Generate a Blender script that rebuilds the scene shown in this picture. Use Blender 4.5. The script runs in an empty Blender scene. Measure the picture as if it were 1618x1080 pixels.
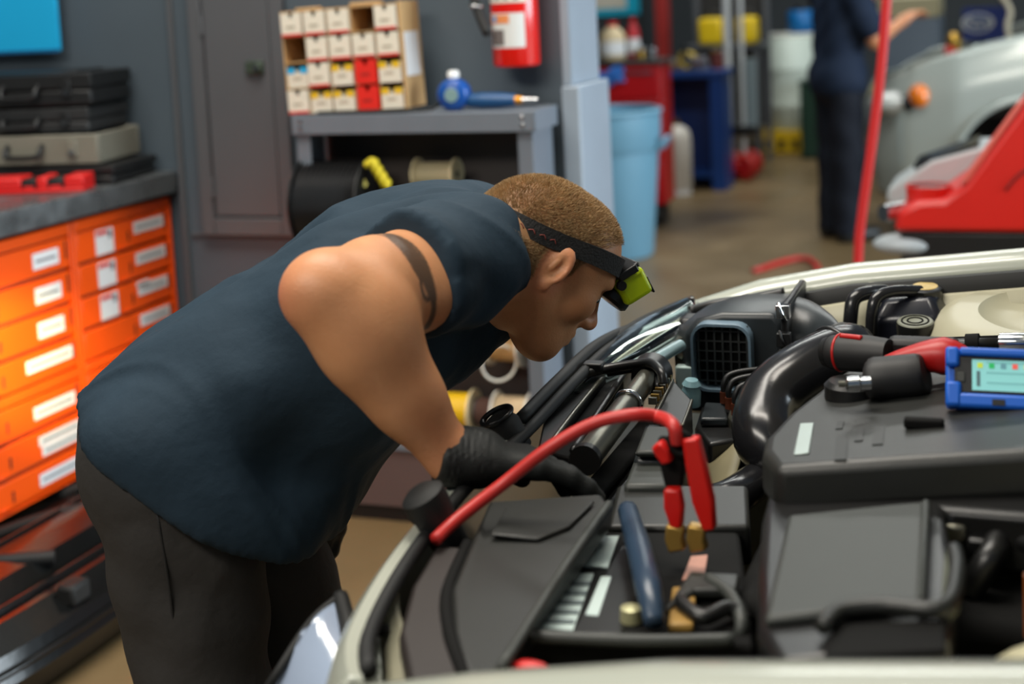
import bpy, bmesh, math, random
import numpy as np
from mathutils import Vector, Matrix
random.seed(7); np.random.seed(7)
SC = bpy.context.scene
COL = SC.collection
PI = math.pi

# ------------------------------------------------------------------ camera
CAM_H = 1.5; FPX = 2247.0
_P = math.radians(6.0); _R = math.radians(2.8); _YAW = math.radians(20.0)
_d = np.array([0, math.cos(_P), -math.sin(_P)]); _u0 = np.array([0, math.sin(_P), math.cos(_P)]); _r0 = np.array([1.0, 0, 0])
_r = _r0*math.cos(_R) - _u0*math.sin(_R); _u = _u0*math.cos(_R) + _r0*math.sin(_R)
CXP = 809.0; CYP = -10.0 + FPX*math.tan(_P)*math.cos(_R)
_Rz = np.array([[math.cos(_YAW), -math.sin(_YAW), 0], [math.sin(_YAW), math.cos(_YAW), 0], [0, 0, 1.0]])
CAM_O = np.array([0, 0, CAM_H])
cam_d = bpy.data.cameras.new('camera'); cam = bpy.data.objects.new('camera', cam_d); COL.objects.link(cam)
_rw, _uw, _dw = _Rz @ _r, _Rz @ _u, _Rz @ _d
cam.matrix_world = Matrix(((_rw[0], _uw[0], -_dw[0], 0), (_rw[1], _uw[1], -_dw[1], 0), (_rw[2], _uw[2], -_dw[2], CAM_H), (0, 0, 0, 1)))
cam_d.sensor_width = 36.0; cam_d.sensor_fit = 'HORIZONTAL'; cam_d.lens = FPX*36.0/1618.0
cam_d.shift_y = (CYP - 540.0)/1618.0; cam_d.shift_x = 0.0
cam_d.clip_start = 0.05; cam_d.clip_end = 100
cam_d.dof.use_dof = True; cam_d.dof.focus_distance = 2.06; cam_d.dof.aperture_fstop = 2.6
SC.camera = cam
# ------------------------------------------------------------------ view, world and lights
vs = SC.view_settings
vs.view_transform = 'Standard'; vs.look = 'None'; vs.gamma = 1.0; vs.use_curve_mapping = False
vs.exposure = 0.0
wd = bpy.data.worlds.new('world'); SC.world = wd; wd.use_nodes = True
wd.node_tree.nodes['Background'].inputs[0].default_value = (0.62, 0.80, 1.0, 1)
wd.node_tree.nodes['Background'].inputs[1].default_value = 0.14
def area(name, loc, target, sx, sy, power, col):
    l = bpy.data.lights.new(name, 'AREA'); l.shape = 'RECTANGLE'; l.size = sx; l.size_y = sy; l.energy = power; l.color = col
    o = bpy.data.objects.new(name, l); COL.objects.link(o); o.location = loc
    o.rotation_euler = (Vector(target) - Vector(loc)).to_track_quat('-Z', 'Y').to_euler()
    return o
# daylight through the open bay door on the right, rows of ceiling lamps, added fill
area('bay_door_daylight', (6.5, 4.5, 2.4), (-2.0, 4.0, 0.9), 5.0, 3.4, 760, (0.80, 0.92, 1.0))
area('ceiling_lamp_front', (-0.9, 1.9, 4.2), (-0.9, 1.9, 0), 2.4, 0.5, 85, (1.0, 0.93, 0.82))
area('ceiling_lamp_bench', (-1.6, 2.6, 4.2), (-1.9, 3.4, 0), 2.4, 0.5, 80, (1.0, 0.95, 0.86))
area('camera_side_fill', (-1.9, -0.6, 3.4), (-0.6, 2.0, 0.8), 2.4, 0.5, 80, (1.0, 0.94, 0.84))  # fill light added behind the camera to brighten the man's near side
area('ceiling_lamp_middle', (-0.8, 6.4, 4.4), (-0.8, 6.8, 0), 3.0, 0.6, 95, (0.98, 1.0, 0.95))
area('ceiling_lamp_rear', (-1.2, 10.4, 4.4), (-1.2, 10.6, 0), 3.0, 0.6, 120, (0.98, 1.0, 0.95))

# ------------------------------------------------------------------ helpers
def _ray(x, y): return _Rz @ (_d + _r*(x - CXP)/FPX - _u*(y - CYP)/FPX)
def PX(x, y, X): v = _ray(x, y); return Vector(CAM_O + v*(X/v[0]))
def PY(x, y, Y): v = _ray(x, y); return Vector(CAM_O + v*(Y/v[1]))
def PZ(x, y, Z): v = _ray(x, y); return Vector(CAM_O + v*((Z - CAM_H)/v[2]))
def lin(c): 
    c = c/255.0
    return c/12.92 if c <= 0.04045 else ((c + 0.055)/1.055)**2.4
def rgb(r, g, b): return (lin(r), lin(g), lin(b), 1.0)

_mats = {}
def mat(name, col, rough=0.5, metal=0.0, var=0.0, scale=12.0, bump=0.0, bscale=60.0, coat=0.0, spec=0.5, emit=0.0, trans=0.0, rvar=0.0):
    if name in _mats: return _mats[name]
    m = bpy.data.materials.new(name); m.use_nodes = True; nt = m.node_tree; b = nt.nodes['Principled BSDF']
    c = rgb(*col)
    b.inputs['Base Color'].default_value = c; b.inputs['Roughness'].default_value = rough; b.inputs['Metallic'].default_value = metal
    b.inputs['Coat Weight'].default_value = coat; b.inputs['Coat Roughness'].default_value = 0.1
    b.inputs['Specular IOR Level'].default_value = spec
    if trans: b.inputs['Transmission Weight'].default_value = trans
    if emit: b.inputs['Emission Color'].default_value = c; b.inputs['Emission Strength'].default_value = emit
    if var or bump or rvar:
        tc = nt.nodes.new('ShaderNodeTexCoord')
    if var or rvar:
        n = nt.nodes.new('ShaderNodeTexNoise'); n.inputs['Scale'].default_value = scale; n.inputs['Detail'].default_value = 5
        nt.links.new(tc.outputs['Object'], n.inputs['Vector'])
    if var:
        mx = nt.nodes.new('ShaderNodeMix'); mx.data_type = 'RGBA'
        mx.inputs['A'].default_value = tuple(max(0, x*(1 - var)) for x in c[:3]) + (1,)
        mx.inputs['B'].default_value = tuple(min(1, x*(1 + var)) for x in c[:3]) + (1,)
        nt.links.new(n.outputs['Fac'], mx.inputs['Factor']); nt.links.new(mx.outputs['Result'], b.inputs['Base Color'])
    if rvar:
        mr = nt.nodes.new('ShaderNodeMapRange'); mr.inputs['To Min'].default_value = max(0.02, rough - rvar); mr.inputs['To Max'].default_value = min(1, rough + rvar)
        mr.inputs['From Min'].default_value = 0.3; mr.inputs['From Max'].default_value = 0.7
        nt.links.new(n.outputs['Fac'], mr.inputs['Value']); nt.links.new(mr.outputs['Result'], b.inputs['Roughness'])
    if bump:
        n2 = nt.nodes.new('ShaderNodeTexNoise'); n2.inputs['Scale'].default_value = bscale; n2.inputs['Detail'].default_value = 4
        nt.links.new(tc.outputs['Object'], n2.inputs['Vector'])
        bp = nt.nodes.new('ShaderNodeBump'); bp.inputs['Strength'].default_value = bump; bp.inputs['Distance'].default_value = 0.01
        nt.links.new(n2.outputs['Fac'], bp.inputs['Height']); nt.links.new(bp.outputs['Normal'], b.inputs['Normal'])
    _mats[name] = m
    return m

def frame_from(d):
    d = Vector(d).normalized()
    a = Vector((0, 0, 1)) if abs(d.z) < 0.9 else Vector((1, 0, 0))
    x = a.cross(d).normalized(); y = d.cross(x)
    return x, y, d

class MB:
    def __init__(s): s.v = []; s.f = []
    def add(s, vs_, fs_, M=None):
        o = len(s.v)
        s.v += [tuple(M @ Vector(v)) if M is not None else tuple(v) for v in vs_]
        s.f += [tuple(i + o for i in f) for f in fs_]
        return s
    def box(s, x0, x1, y0, y1, z0, z1, M=None):
        v = [(x0,y0,z0),(x1,y0,z0),(x1,y1,z0),(x0,y1,z0),(x0,y0,z1),(x1,y0,z1),(x1,y1,z1),(x0,y1,z1)]
        return s.add(v, [(0,3,2,1),(4,5,6,7),(0,1,5,4),(1,2,6,5),(2,3,7,6),(3,0,4,7)], M)
    def cbox(s, c, size, M=None):
        return s.box(c[0]-size[0]/2, c[0]+size[0]/2, c[1]-size[1]/2, c[1]+size[1]/2, c[2]-size[2]/2, c[2]+size[2]/2, M)
    def hexa(s, b, t):            # 4 bottom + 4 top corners
        return s.add(list(b) + list(t), [(0,3,2,1),(4,5,6,7),(0,1,5,4),(1,2,6,5),(2,3,7,6),(3,0,4,7)])
    def loft(s, rings, caps=True, closed=True, M=None):
        n = len(rings[0]); v = [p for r in rings for p in r]; f = []
        for i in range(len(rings) - 1):
            for j in range(n if closed else n - 1):
                k = (j + 1) % n
                f.append((i*n + j, i*n + k, (i+1)*n + k, (i+1)*n + j))
        if caps and closed:
            f.append(tuple(range(n - 1, -1, -1))); f.append(tuple((len(rings) - 1)*n + j for j in range(n)))
        return s.add(v, f, M)
    def prism(s, poly, a, b, axis='z', M=None):
        if axis == 'z': R = [[(x, y, h) for x, y in poly] for h in (a, b)]
        elif axis == 'y': R = [[(x, h, y) for x, y in poly] for h in (a, b)]
        else: R = [[(h, x, y) for x, y in poly] for h in (a, b)]
        return s.loft(R, M=M)
    def cyl(s, p0, p1, r0, r1=None, n=20, caps=True, M=None):
        r1 = r0 if r1 is None else r1
        p0 = Vector(p0); p1 = Vector(p1); x, y, d = frame_from(p1 - p0)
        R = [[p + (x*math.cos(2*PI*i/n) + y*math.sin(2*PI*i/n))*r for i in range(n)] for p, r in ((p0, r0), (p1, r1))]
        return s.loft(R, caps, M=M)
    def lathe(s, prof, o=(0,0,0), ax=(0,0,1), n=24, M=None, caps=True):
        o = Vector(o); x, y, d = frame_from(ax)
        R = [[o + d*h + (x*math.cos(2*PI*i/n) + y*math.sin(2*PI*i/n))*max(r, 1e-4) for i in range(n)] for r, h in prof]
        return s.loft(R, caps, M=M)
    def tube(s, path, r, n=10, caps=True, sub=6, M=None):
        pts = [Vector(p) for p in path]
        rr = list(r) if isinstance(r, (list, tuple)) else [r]*len(pts)
        if sub > 1 and len(pts) > 2:
            P2 = []; R2 = []
            for i in range(len(pts) - 1):
                a = pts[max(i-1, 0)]; b = pts[i]; c = pts[i+1]; e = pts[min(i+2, len(pts)-1)]
                for k in range(sub):
                    t = k/sub
                    P2.append(0.5*((2*b) + (c - a)*t + (2*a - 5*b + 4*c - e)*t*t + (3*b - a - 3*c + e)*t**3)); R2.append(rr[i]*(1-t) + rr[i+1]*t)
            P2.append(pts[-1]); R2.append(rr[-1]); pts, rr = P2, R2
        R = []; px = None
        for i, p in enumerate(pts):
            d = (pts[min(i+1, len(pts)-1)] - pts[max(i-1, 0)]).normalized()
            if px is None: x, y, _ = frame_from(d)
            else:
                x = (px - d*px.dot(d)).normalized(); y = d.cross(x)
            px = x
            R.append([p + (x*math.cos(2*PI*j/n) + y*math.sin(2*PI*j/n))*rr[i] for j in range(n)])
        return s.loft(R, caps, M=M)
    def ell(s, c, r, nu=20, nv=12, M=None):
        R = []
        for i in range(nv + 1):
            t = PI*i/nv; q = max(math.sin(t), 0.02)
            R.append([(c[0] + r[0]*q*math.cos(2*PI*j/nu), c[1] + r[1]*q*math.sin(2*PI*j/nu), c[2] - r[2]*math.cos(t)) for j in range(nu)])
        return s.loft(R, True, M=M)
    def torus(s, c, ax, R0, r, n=32, m=10, M=None):
        c = Vector(c); x, y, d = frame_from(ax)
        rings = []
        for i in range(n + 1):
            a = 2*PI*i/n; e = x*math.cos(a) + y*math.sin(a)
            rings.append([c + e*(R0 + r*math.cos(2*PI*j/m)) + d*(r*math.sin(2*PI*j/m)) for j in range(m)])
        return s.loft(rings, False, M=M)
    def surf(s, fn, nu, nv, M=None):
        v = [fn(i/(nu-1), j/(nv-1)) for i in range(nu) for j in range(nv)]
        f = [(i*nv + j, (i+1)*nv + j, (i+1)*nv + j + 1, i*nv + j + 1) for i in range(nu-1) for j in range(nv-1)]
        return s.add(v, f, M)

WL = {}
def thing(name, label, cat, loc, group=None, rotz=0.0):
    o = bpy.data.objects.new(name, None); o.empty_display_size = 0.05; COL.objects.link(o)
    o.location = Vector(loc); o.rotation_euler = (0, 0, rotz); WL[o] = (Vector(loc), rotz)
    o['label'] = label; o['category'] = cat
    if group: o['group'] = group
    return o
def tag(o, label, cat, group=None):
    o['label'] = label; o['category'] = cat
    if group: o['group'] = group
    return o
def mesh_obj(name, verts, faces, m, parent=None, smooth=35.0, bevel=0.0, solid=0.0, sub=0, bseg=2, local=False, fixn=True):
    """one mesh object; verts in world coordinates (or in the parent's frame when local)"""
    V = np.array(verts, dtype=float).reshape(-1, 3)
    if parent is not None:
        L, rz = WL[parent]
        if not local:
            V = V - np.array(L)
            if rz:
                c, s_ = math.cos(-rz), math.sin(-rz)
                V = np.stack([V[:,0]*c - V[:,1]*s_, V[:,0]*s_ + V[:,1]*c, V[:,2]], 1)
        loc = Vector((0, 0, 0))
    else:
        mn, mx = V.min(0), V.max(0); loc = Vector(((mn[0]+mx[0])/2, (mn[1]+mx[1])/2, mn[2])); V = V - np.array(loc)
    me = bpy.data.meshes.new(name); me.from_pydata([tuple(v) for v in V], [], [tuple(f) for f in faces])
    if fixn:
        bm = bmesh.new(); bm.from_mesh(me); bmesh.ops.recalc_face_normals(bm, faces=bm.faces); bm.to_mesh(me); bm.free()
    me.materials.append(m)
    if smooth:
        me.polygons.foreach_set('use_smooth', [True]*len(me.polygons))
        if smooth < 180: me.set_sharp_from_angle(angle=math.radians(smooth))
    me.update()
    o = bpy.data.objects.new(name, me); COL.objects.link(o); o.location = loc
    if parent is not None: o.parent = parent; WL[o] = WL[parent]
    else: WL[o] = (Vector(loc), 0.0)
    if solid:
        md = o.modifiers.new('thickness', 'SOLIDIFY'); md.thickness = solid; md.offset = 0
    if bevel:
        md = o.modifiers.new('bevel', 'BEVEL'); md.width = bevel; md.segments = bseg; md.limit_method = 'ANGLE'; md.angle_limit = math.radians(40)
    if sub:
        md = o.modifiers.new('sub', 'SUBSURF'); md.levels = sub; md.render_levels = sub
    return o
def obj(name, mb, m, parent=None, **k): return mesh_obj(name, mb.v, mb.f, m, parent, **k)
def struct(name, mb, m, **k):
    o = obj(name, mb, m, **k); o['kind'] = 'structure'; return o
def Rz(a): return Matrix.Rotation(a, 4, 'Z')
def TR(loc, rz=0.0, rx=0.0, ry=0.0): return Matrix.Translation(Vector(loc)) @ Matrix.Rotation(rz, 4, 'Z') @ Matrix.Rotation(ry, 4, 'Y') @ Matrix.Rotation(rx, 4, 'X')
def rrect(w, h, r, n=5):
    P = []
    for cx, cy, a0 in ((w/2-r, h/2-r, 0), (-w/2+r, h/2-r, PI/2), (-w/2+r, -h/2+r, PI), (w/2-r, -h/2+r, 1.5*PI)):
        for i in range(n + 1):
            a = a0 + PI/2*i/n; P.append((cx + r*math.cos(a), cy + r*math.sin(a)))
    return P
def text_mesh(body, size, extrude=0.0, shear=0.0):
    cu = bpy.data.curves.new('t', 'FONT'); cu.body = body; cu.size = size; cu.extrude = extrude; cu.align_x = 'CENTER'; cu.align_y = 'CENTER'; cu.shear = shear
    ob = bpy.data.objects.new('t', cu); me = bpy.data.meshes.new_from_object(ob)
    v = [tuple(x.co) for x in me.vertices]; f = [tuple(p.vertices) for p in me.polygons]
    bpy.data.objects.remove(ob); bpy.data.curves.remove(cu); bpy.data.meshes.remove(me)
    return v, f
# ------------------------------------------------------------------ materials
M_floor = mat('stained concrete', (114, 94, 64), 0.42, var=0.35, scale=2.2, bump=0.12, bscale=30, rvar=0.15)
M_wall = mat('dark grey painted wall', (74, 85, 94), 0.48, var=0.12, scale=3, bump=0.03, bscale=40)
M_wall2 = mat('grey column paint', (140, 152, 164), 0.5, var=0.1, scale=5)
M_panel = mat('grey steel cabinet paint', (84, 86, 90), 0.42, var=0.08, scale=4)
M_far = mat('far wall paint', (52, 56, 58), 0.7, var=0.15, scale=2)
M_orange = mat('orange enamel', (246, 84, 4), 0.38, var=0.10, scale=7)
M_black = mat('black plastic', (22, 23, 24), 0.42, var=0.15, scale=25)
M_blackg = mat('glossy black plastic', (14, 15, 15), 0.2, var=0.2, scale=9, bump=0.1, bscale=14)
M_rubber = mat('black rubber', (17, 18, 18), 0.65, var=0.15, scale=30)
M_dkgap = mat('dark recess paint', (24, 14, 8), 0.8)
M_steel = mat('worn steel top', (120, 124, 126), 0.34, metal=0.7, var=0.3, scale=14, rvar=0.12)
M_label = mat('white label card', (226, 226, 226), 0.6, var=0.05, scale=40)
M_ink = mat('label ink', (110, 112, 118), 0.7)
M_redp = mat('red plastic', (205, 26, 24), 0.4, var=0.1, scale=12)
M_redink = mat('red print', (212, 50, 44), 0.55, var=0.1, scale=30)
M_chrome = mat('chrome', (210, 212, 214), 0.14, metal=1.0)
M_shelf = mat('grey shelf paint', (108, 116, 126), 0.45, var=0.1, scale=9)
M_shelfb = mat('shelf back panel', (60, 54, 52), 0.55, var=0.2, scale=5)
M_card = mat('cardboard', (196, 158, 108), 0.75, var=0.15, scale=14)
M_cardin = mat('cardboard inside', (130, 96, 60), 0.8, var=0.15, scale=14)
M_white = mat('white paperboard', (222, 216, 200), 0.6, var=0.05, scale=20)
M_yel = mat('yellow print', (226, 184, 20), 0.5, var=0.06, scale=20)
M_cyan = mat('cyan board', (20, 166, 220), 0.5, var=0.04, scale=6)
M_blue = mat('blue enamel', (14, 74, 152), 0.32, var=0.1, scale=18)
M_brass = mat('brass', (190, 150, 70), 0.3, metal=0.9)

# ------------------------------------------------------------------ the setting
def box1(x0, x1, y0, y1, z0, z1, M=None): return MB().box(x0, x1, y0, y1, z0, z1, M)
fl = struct('floor', box1(-9, 9, -4, 17, -0.2, 0), M_floor)
XE = PY(889, 100, 3.8).x
struct('wall_back', box1(-4.0, XE, 3.80, 4.05, 0, 4.6), M_wall)
struct('wall_left', box1(-4.2, -4.0, -4, 17, 0, 4.6), M_far)
struct('wall_far', box1(-4.0, 9, 15.6, 15.8, 0, 4.6), M_far)
XC = XE + 0.004
struct('trim_1', box1(-3.98, XE, 3.768, 3.80, 0.0, 0.11), mat('dark baseboard', (40, 32, 30), 0.6), bevel=0.004)
# corner column at the wall's end, with the thicker lower guard
cc = thing('corner_column', 'pale blue-grey column closing the end of the dark wall beside the trash can', 'column', (XE + 0.05, 3.92, 0))
zc = PY(893, 135, 3.8).z
obj('upper_post', box1(XE + 0.001, XE + 0.03, 3.785, 4.06, zc, 4.6), M_wall2, cc, bevel=0.004)
obj('lower_guard', box1(XE + 0.001, XE + 0.055, 3.77, 4.07, 0, zc), M_wall2, cc, bevel=0.006)
cable = MB().tube([PY(918, -40, 4.1), PY(928, 60, 4.1), PY(938, 170, 4.1), PY(950, 260, 4.1), PY(955, 330, 4.1), PY(957, 560, 4.1), (PY(957, 640, 4.1).x, 4.1, 0.03)], 0.011, 10)
tag(obj('hanging_cable', cable, M_rubber, smooth=180), 'black cable hanging down beside the pale corner column', 'cable')

# tall steel electrical panel let into the wall
ep = thing('electrical_panel', 'tall grey steel panel door with a small latch on the dark wall', 'panel', (-2.26, 3.79, 0.86))
x0 = PY(335, 200, 3.79).x; x1 = PY(438, 200, 3.79).x
obj('door_leaf', box1(x0, x1, 3.778, 3.799, 0.86, 2.2), M_panel, ep, bevel=0.003)
obj('frame', MB().box(x0-0.05, x0-0.004, 3.772, 3.799, 0.80, 2.26).box(x1+0.004, x1+0.05, 3.772, 3.799, 0.80, 2.26).box(x0-0.004, x1+0.004, 3.772, 3.799, 0.80, 0.855), M_panel, ep, bevel=0.003)
pl = PY(402, 107, 3.77)
lt = obj('latch', MB().box(pl.x-0.03, pl.x+0.03, 3.765, 3.778, pl.z-0.02, pl.z+0.02), mat('latch plate', (70, 82, 70), 0.4, metal=0.4), ep, bevel=0.004)
obj('latch_knob', MB().cyl((pl.x+0.012, 3.766, pl.z), (pl.x+0.012, 3.752, pl.z), 0.010), M_chrome, lt)
for q, zz in enumerate((0.95, 1.45)):
    obj('hinge', MB().cyl((x0-0.002, 3.772, zz-0.03), (x0-0.002, 3.772, zz+0.03), 0.006, n=10), M_panel, ep)
# long steel trim post left of it
xs = PY(281, 200, 3.79).x
tp = struct('trim_2', box1(xs-0.008, xs+0.008, 3.784, 3.80, 0, 2.6), M_panel, bevel=0.003)
struct('trim_3', box1(xs+0.02, PY(468, 300, 3.79).x, 3.790, 3.80, 0.797, 0.803), M_panel)

# ------------------------------------------------------------------ workbench
ZB = 1.0
wt = thing('worktop', 'long worn steel worktop above the orange drawers', 'worktop', (-2.95, 3.0, 0.94))
obj('top_sheet', box1(-3.45, -2.50, 1.9, 3.79, ZB-0.012, ZB), M_steel, wt, bevel=0.003)
obj('front_edge', box1(-2.512, -2.498, 1.9, 3.79, ZB-0.065, ZB-0.0005), M_steel, wt, bevel=0.003)
obj('under_frame', box1(-3.40, -2.56, 1.95, 3.78, ZB-0.065, ZB-0.013), mat('bench frame paint', (52, 36, 28), 0.6), wt)
for yy in (1.98, 3.74):
    obj('leg', box1(-3.38, -3.32, yy-0.03, yy+0.03, 0, ZB-0.065), M_panel, wt, bevel=0.004)

ROWS_A = [(0.888, 0.795), (0.793, 0.700), (0.698, 0.605), (0.603, 0.512)]
ROWS_B = [(0.482, 0.388), (0.386, 0.294), (0.292, 0.206)]
XF = -2.53
def drawer(par, y0, y1, z1, z0, k, style):
    d = obj('drawer', box1(XF-0.012, XF+0.004, y0+0.016, y1-0.016, z0+0.005, z1-0.004), M_orange, par, bevel=0.003)
    # dark pull slot at the far end, lock hole and dent near the middle
    obj('pull_slot', box1(XF+0.0045, XF+0.0062, y1-0.036, y1-0.030, z0+0.030, z1-0.012), M_dkgap, d)
    yl = y0 + (0.16 if style == 'A' else 0.26)
    obj('keyhole', MB().cyl((XF+0.004, yl, (z0+z1)/2+0.005), (XF+0.006, yl, (z0+z1)/2+0.005), 0.0045, n=8).box(XF+0.004, XF+0.0058, yl-0.003, yl+0.003, (z0+z1)/2-0.02, (z0+z1)/2), M_dkgap, d)
    lip = MB().box(XF+0.004, XF+0.009, yl-0.05, yl-0.014, z0+0.010, z0+0.016)
    obj('finger_lip', lip, M_orange, d, bevel=0.002)
    def card(ya, yb, za, zb, red=False, lines=True):
        c = obj('label_card', box1(XF+0.0045, XF+0.006, ya, yb, za, zb), M_label, d)
        if red: obj('card_header', box1(XF+0.0061, XF+0.0066, ya+0.004, yb-0.028, zb-0.016, zb-0.004), M_redink, c)
        if red: obj('card_picture', box1(XF+0.0061, XF+0.0066, yb-0.024, yb-0.008, zb-0.03, zb-0.006), M_ink, c)
        elif lines: obj('printed_line', box1(XF+0.0061, XF+0.0064, ya+0.012, yb-0.012, (za+zb)/2-0.004, (za+zb)/2+0.003), M_ink, c)
    zm = (z0+z1)/2
    if style == 'A':
        if k in (0, 1, 2): card(y1-0.175, y1-0.065, zm-0.022, zm+0.022)
        elif k == 3: card(y1-0.235, y1-0.040, zm-0.010, zm+0.024)
        elif k == 5: card(y1-0.20, y1-0.02, zm-0.03, zm-0.002); card(y1-0.21, y1-0.03, zm+0.0, zm+0.026)
        else: card(y1-0.22, y1-0.045, zm-0.018, zm+0.016)
    else:
        if k < 4:
            if k < 3: card(y0+0.10, y0+0.185, zm-0.036, zm+0.036, True)
            card(y1-0.20, y1-0.045, zm-0.004, zm+0.030)
            if k == 2: card(y1-0.205, y1-0.14, zm+0.022, zm+0.038, lines=False)
def cabinet(y0, y1, style, label):
    c = thing('drawer_cabinet', label, 'cabinet', (XF-0.25, (y0+y1)/2, 0.2), 'orange drawer cabinets under the worktop')
    body = MB().box(XF-0.5, XF-0.014, y0, y1, 0.2, 0.92)
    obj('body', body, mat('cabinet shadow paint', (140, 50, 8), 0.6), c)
    fr = MB()
    fr.box(XF-0.02, XF+0.006, y0, y0+0.014, 0.2, 0.92).box(XF-0.02, XF+0.006, y1-0.014, y1, 0.2, 0.92)
    fr.box(XF-0.02, XF+0.006, y0+0.014, y1-0.014, 0.89, 0.92).box(XF-0.02, XF+0.006, y0+0.014, y1-0.014, 0.484, 0.510).box(XF-0.02, XF+0.006, y0+0.014, y1-0.014, 0.2, 0.206)
    obj('face_frame', fr, M_orange, c, bevel=0.002)
    for k, (z1, z0) in enumerate(ROWS_A + ROWS_B): drawer(c, y0, y1, z1, z0, k, style)
    return c
cabinet(2.80, 3.288, 'A', 'orange cabinet of small drawers at the photo’s left edge, nearer of the two')
cabinet(3.292, 3.780, 'B', 'orange drawer cabinet with red and white stickers, next to the dark wall')

# equipment cases stacked at the far end of the bench
def case(c, w, d, h, rz, m, label, handle=True, latches=True, open_tray=False):
    t = thing('tool_case', label, 'case', (c[0], c[1], c[2]), 'equipment cases stacked on the worktop', rotz=rz)
    L = lambda n, mb, mm, p=t, **k: obj(n, mb, mm, p, local=True, **k)
    if open_tray:
        b = MB(); q = 0.010
        b.box(-w/2, w/2, -d/2, -d/2+q, 0, h).box(-w/2, w/2, d/2-q, d/2, 0, h).box(-w/2, -w/2+q, -d/2+q, d/2-q, 0, h).box(w/2-q, w/2, -d/2+q, d/2-q, 0, h).box(-w/2+q, w/2-q, -d/2+q, d/2-q, 0, q)
        L('shell', b, m, bevel=0.004)
        L('insert', MB().box(-w/2+0.02, w/2-0.02, -d/2+0.02, d/2-0.02, q, h-0.006), M_black)
        L('tool_roll', MB().cyl((-w*0.36, -d/2+0.010, h-0.010), (-w*0.18, -d/2+0.010, h-0.010), 0.009), M_yel)
    else:
        L('lower_shell', MB().box(-w/2, w/2, -d/2, d/2, 0, h*0.52), m, bevel=0.010, bseg=3)
        L('lid', MB().box(-w/2-0.003, w/2+0.003, -d/2-0.003, d/2+0.003, h*0.55, h).box(-w*0.36, w*0.36, -d*0.34, d*0.34, h, h+0.006), m, bevel=0.010, bseg=3)
        L('seam_gasket', MB().box(-w/2+0.006, w/2-0.006, -d/2+0.006, d/2-0.006, h*0.50, h*0.57), M_rubber)
    if handle:
        L('handle', MB().tube([(-0.055, -d/2, h*0.66), (-0.055, -d/2-0.02, h*0.5), (-0.045, -d/2-0.026, h*0.3), (0.045, -d/2-0.026, h*0.3), (0.055, -d/2-0.02, h*0.5), (0.055, -d/2, h*0.66)], 0.0075, 8, sub=4), M_black, smooth=180)
    if latches:
        for s in (-1, 1):
            l = L('latch', MB().box(s*w*0.33-0.014, s*w*0.33+0.014, -d/2-0.009, -d/2+0.004, h*0.28, h*0.82), M_black if not open_tray else m, bevel=0.002)
            L('latch_tab', MB().box(s*w*0.33-0.008, s*w*0.33+0.008, -d/2-0.013, -d/2-0.009, h*0.34, h*0.5), M_chrome, l)
    return t
cb = PZ(150, 283, 1.0)
M_caseg = mat('grey case plastic', (118, 116, 104), 0.55, var=0.1, scale=12)
M_cased = mat('charcoal case plastic', (40, 41, 42), 0.45, var=0.12, scale=16)
rzc = math.radians(9)
bx, by = -2.79, 3.60
case((bx+0.03, by-0.005, 1.0005), 0.45, 0.29, 0.055, rzc, M_black, 'thin black case at the bottom of the case stack on the worktop', latches=False, handle=False)
case((bx-0.02, by-0.012, 1.0625), 0.46, 0.28, 0.088, rzc, M_caseg, 'open pale grey tray with a handle in the middle of the case stack', open_tray=True)
case((bx-0.04, by+0.002, 1.1512), 0.42, 0.26, 0.076, rzc, M_cased, 'charcoal case second from the top of the case stack')
case((bx-0.035, by+0.0, 1.2340), 0.44, 0.27, 0.095, rzc+0.02, M_black, 'large black case on top of the case stack', latches=True)

# red plastic tool holder
p = PZ(70, 302, 1.0)
th = thing('tool_holder', 'bright red plastic tool holder with black inserts lying on the worktop', 'tool holder', (-2.66, 3.36, 1.0), rotz=math.radians(18))
L = lambda n, mb, mm, q=th, **k: obj(n, mb, mm, q, local=True, **k)
L('base', MB().box(-0.17, 0.13, -0.055, 0.055, 0.001, 0.012), M_redp, bevel=0.003)
for a, b in ((-0.17, -0.05), (-0.005, 0.025), (0.075, 0.13)):
    L('red_block', MB().box(a, b, -0.052, 0.052, 0.012, 0.046), M_redp, bevel=0.005)
for a, b in ((-0.048, -0.007), (0.027, 0.073)):
    s_ = L('black_insert', MB().box(a, b, -0.050, 0.046, 0.012, 0.040), M_black, bevel=0.004)
    L('red_stripe', MB().box(a+0.006, b-0.006, -0.0512, -0.0504, 0.014, 0.022), M_redp, s_)

# clutter at the bench's left end
gr = thing('air_grinder', 'dark air grinder with a pale hose fitting lying behind the red tool holder', 'power tool', (-2.98, 3.32, 1.0))
obj('motor_body', MB().cyl((-3.08, 3.26, 1.045), (-2.93, 3.34, 1.045), 0.028, 0.024), M_black, gr)
obj('gear_head', MB().cyl((-2.92, 3.345, 1.02), (-2.92, 3.345, 1.075), 0.03), M_steel, gr, bevel=0.004)
obj('guard', MB().cyl((-2.92, 3.345, 1.002), (-2.92, 3.345, 1.02), 0.05), M_black, gr)
obj('hose_fitting', MB().cyl((-3.08, 3.26, 1.045), (-3.115, 3.24, 1.05), 0.012), M_chrome, gr)
ol = thing('oil_jug', 'small clear bottle with a pale blue label at the left end of the bench', 'bottle', (-3.14, 3.42, 1.0))
obj('bottle', MB().lathe([(0.045, 0.001), (0.05, 0.01), (0.05, 0.12), (0.035, 0.16), (0.016, 0.18), (0.016, 0.20)], (-3.14, 3.42, 1.0)), mat('milky bottle', (120, 140, 150), 0.3), ol, smooth=60)
obj('cap', MB().cyl((-3.14, 3.42, 1.20), (-3.14, 3.42, 1.235), 0.02), M_redp, ol, bevel=0.003)
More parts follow.
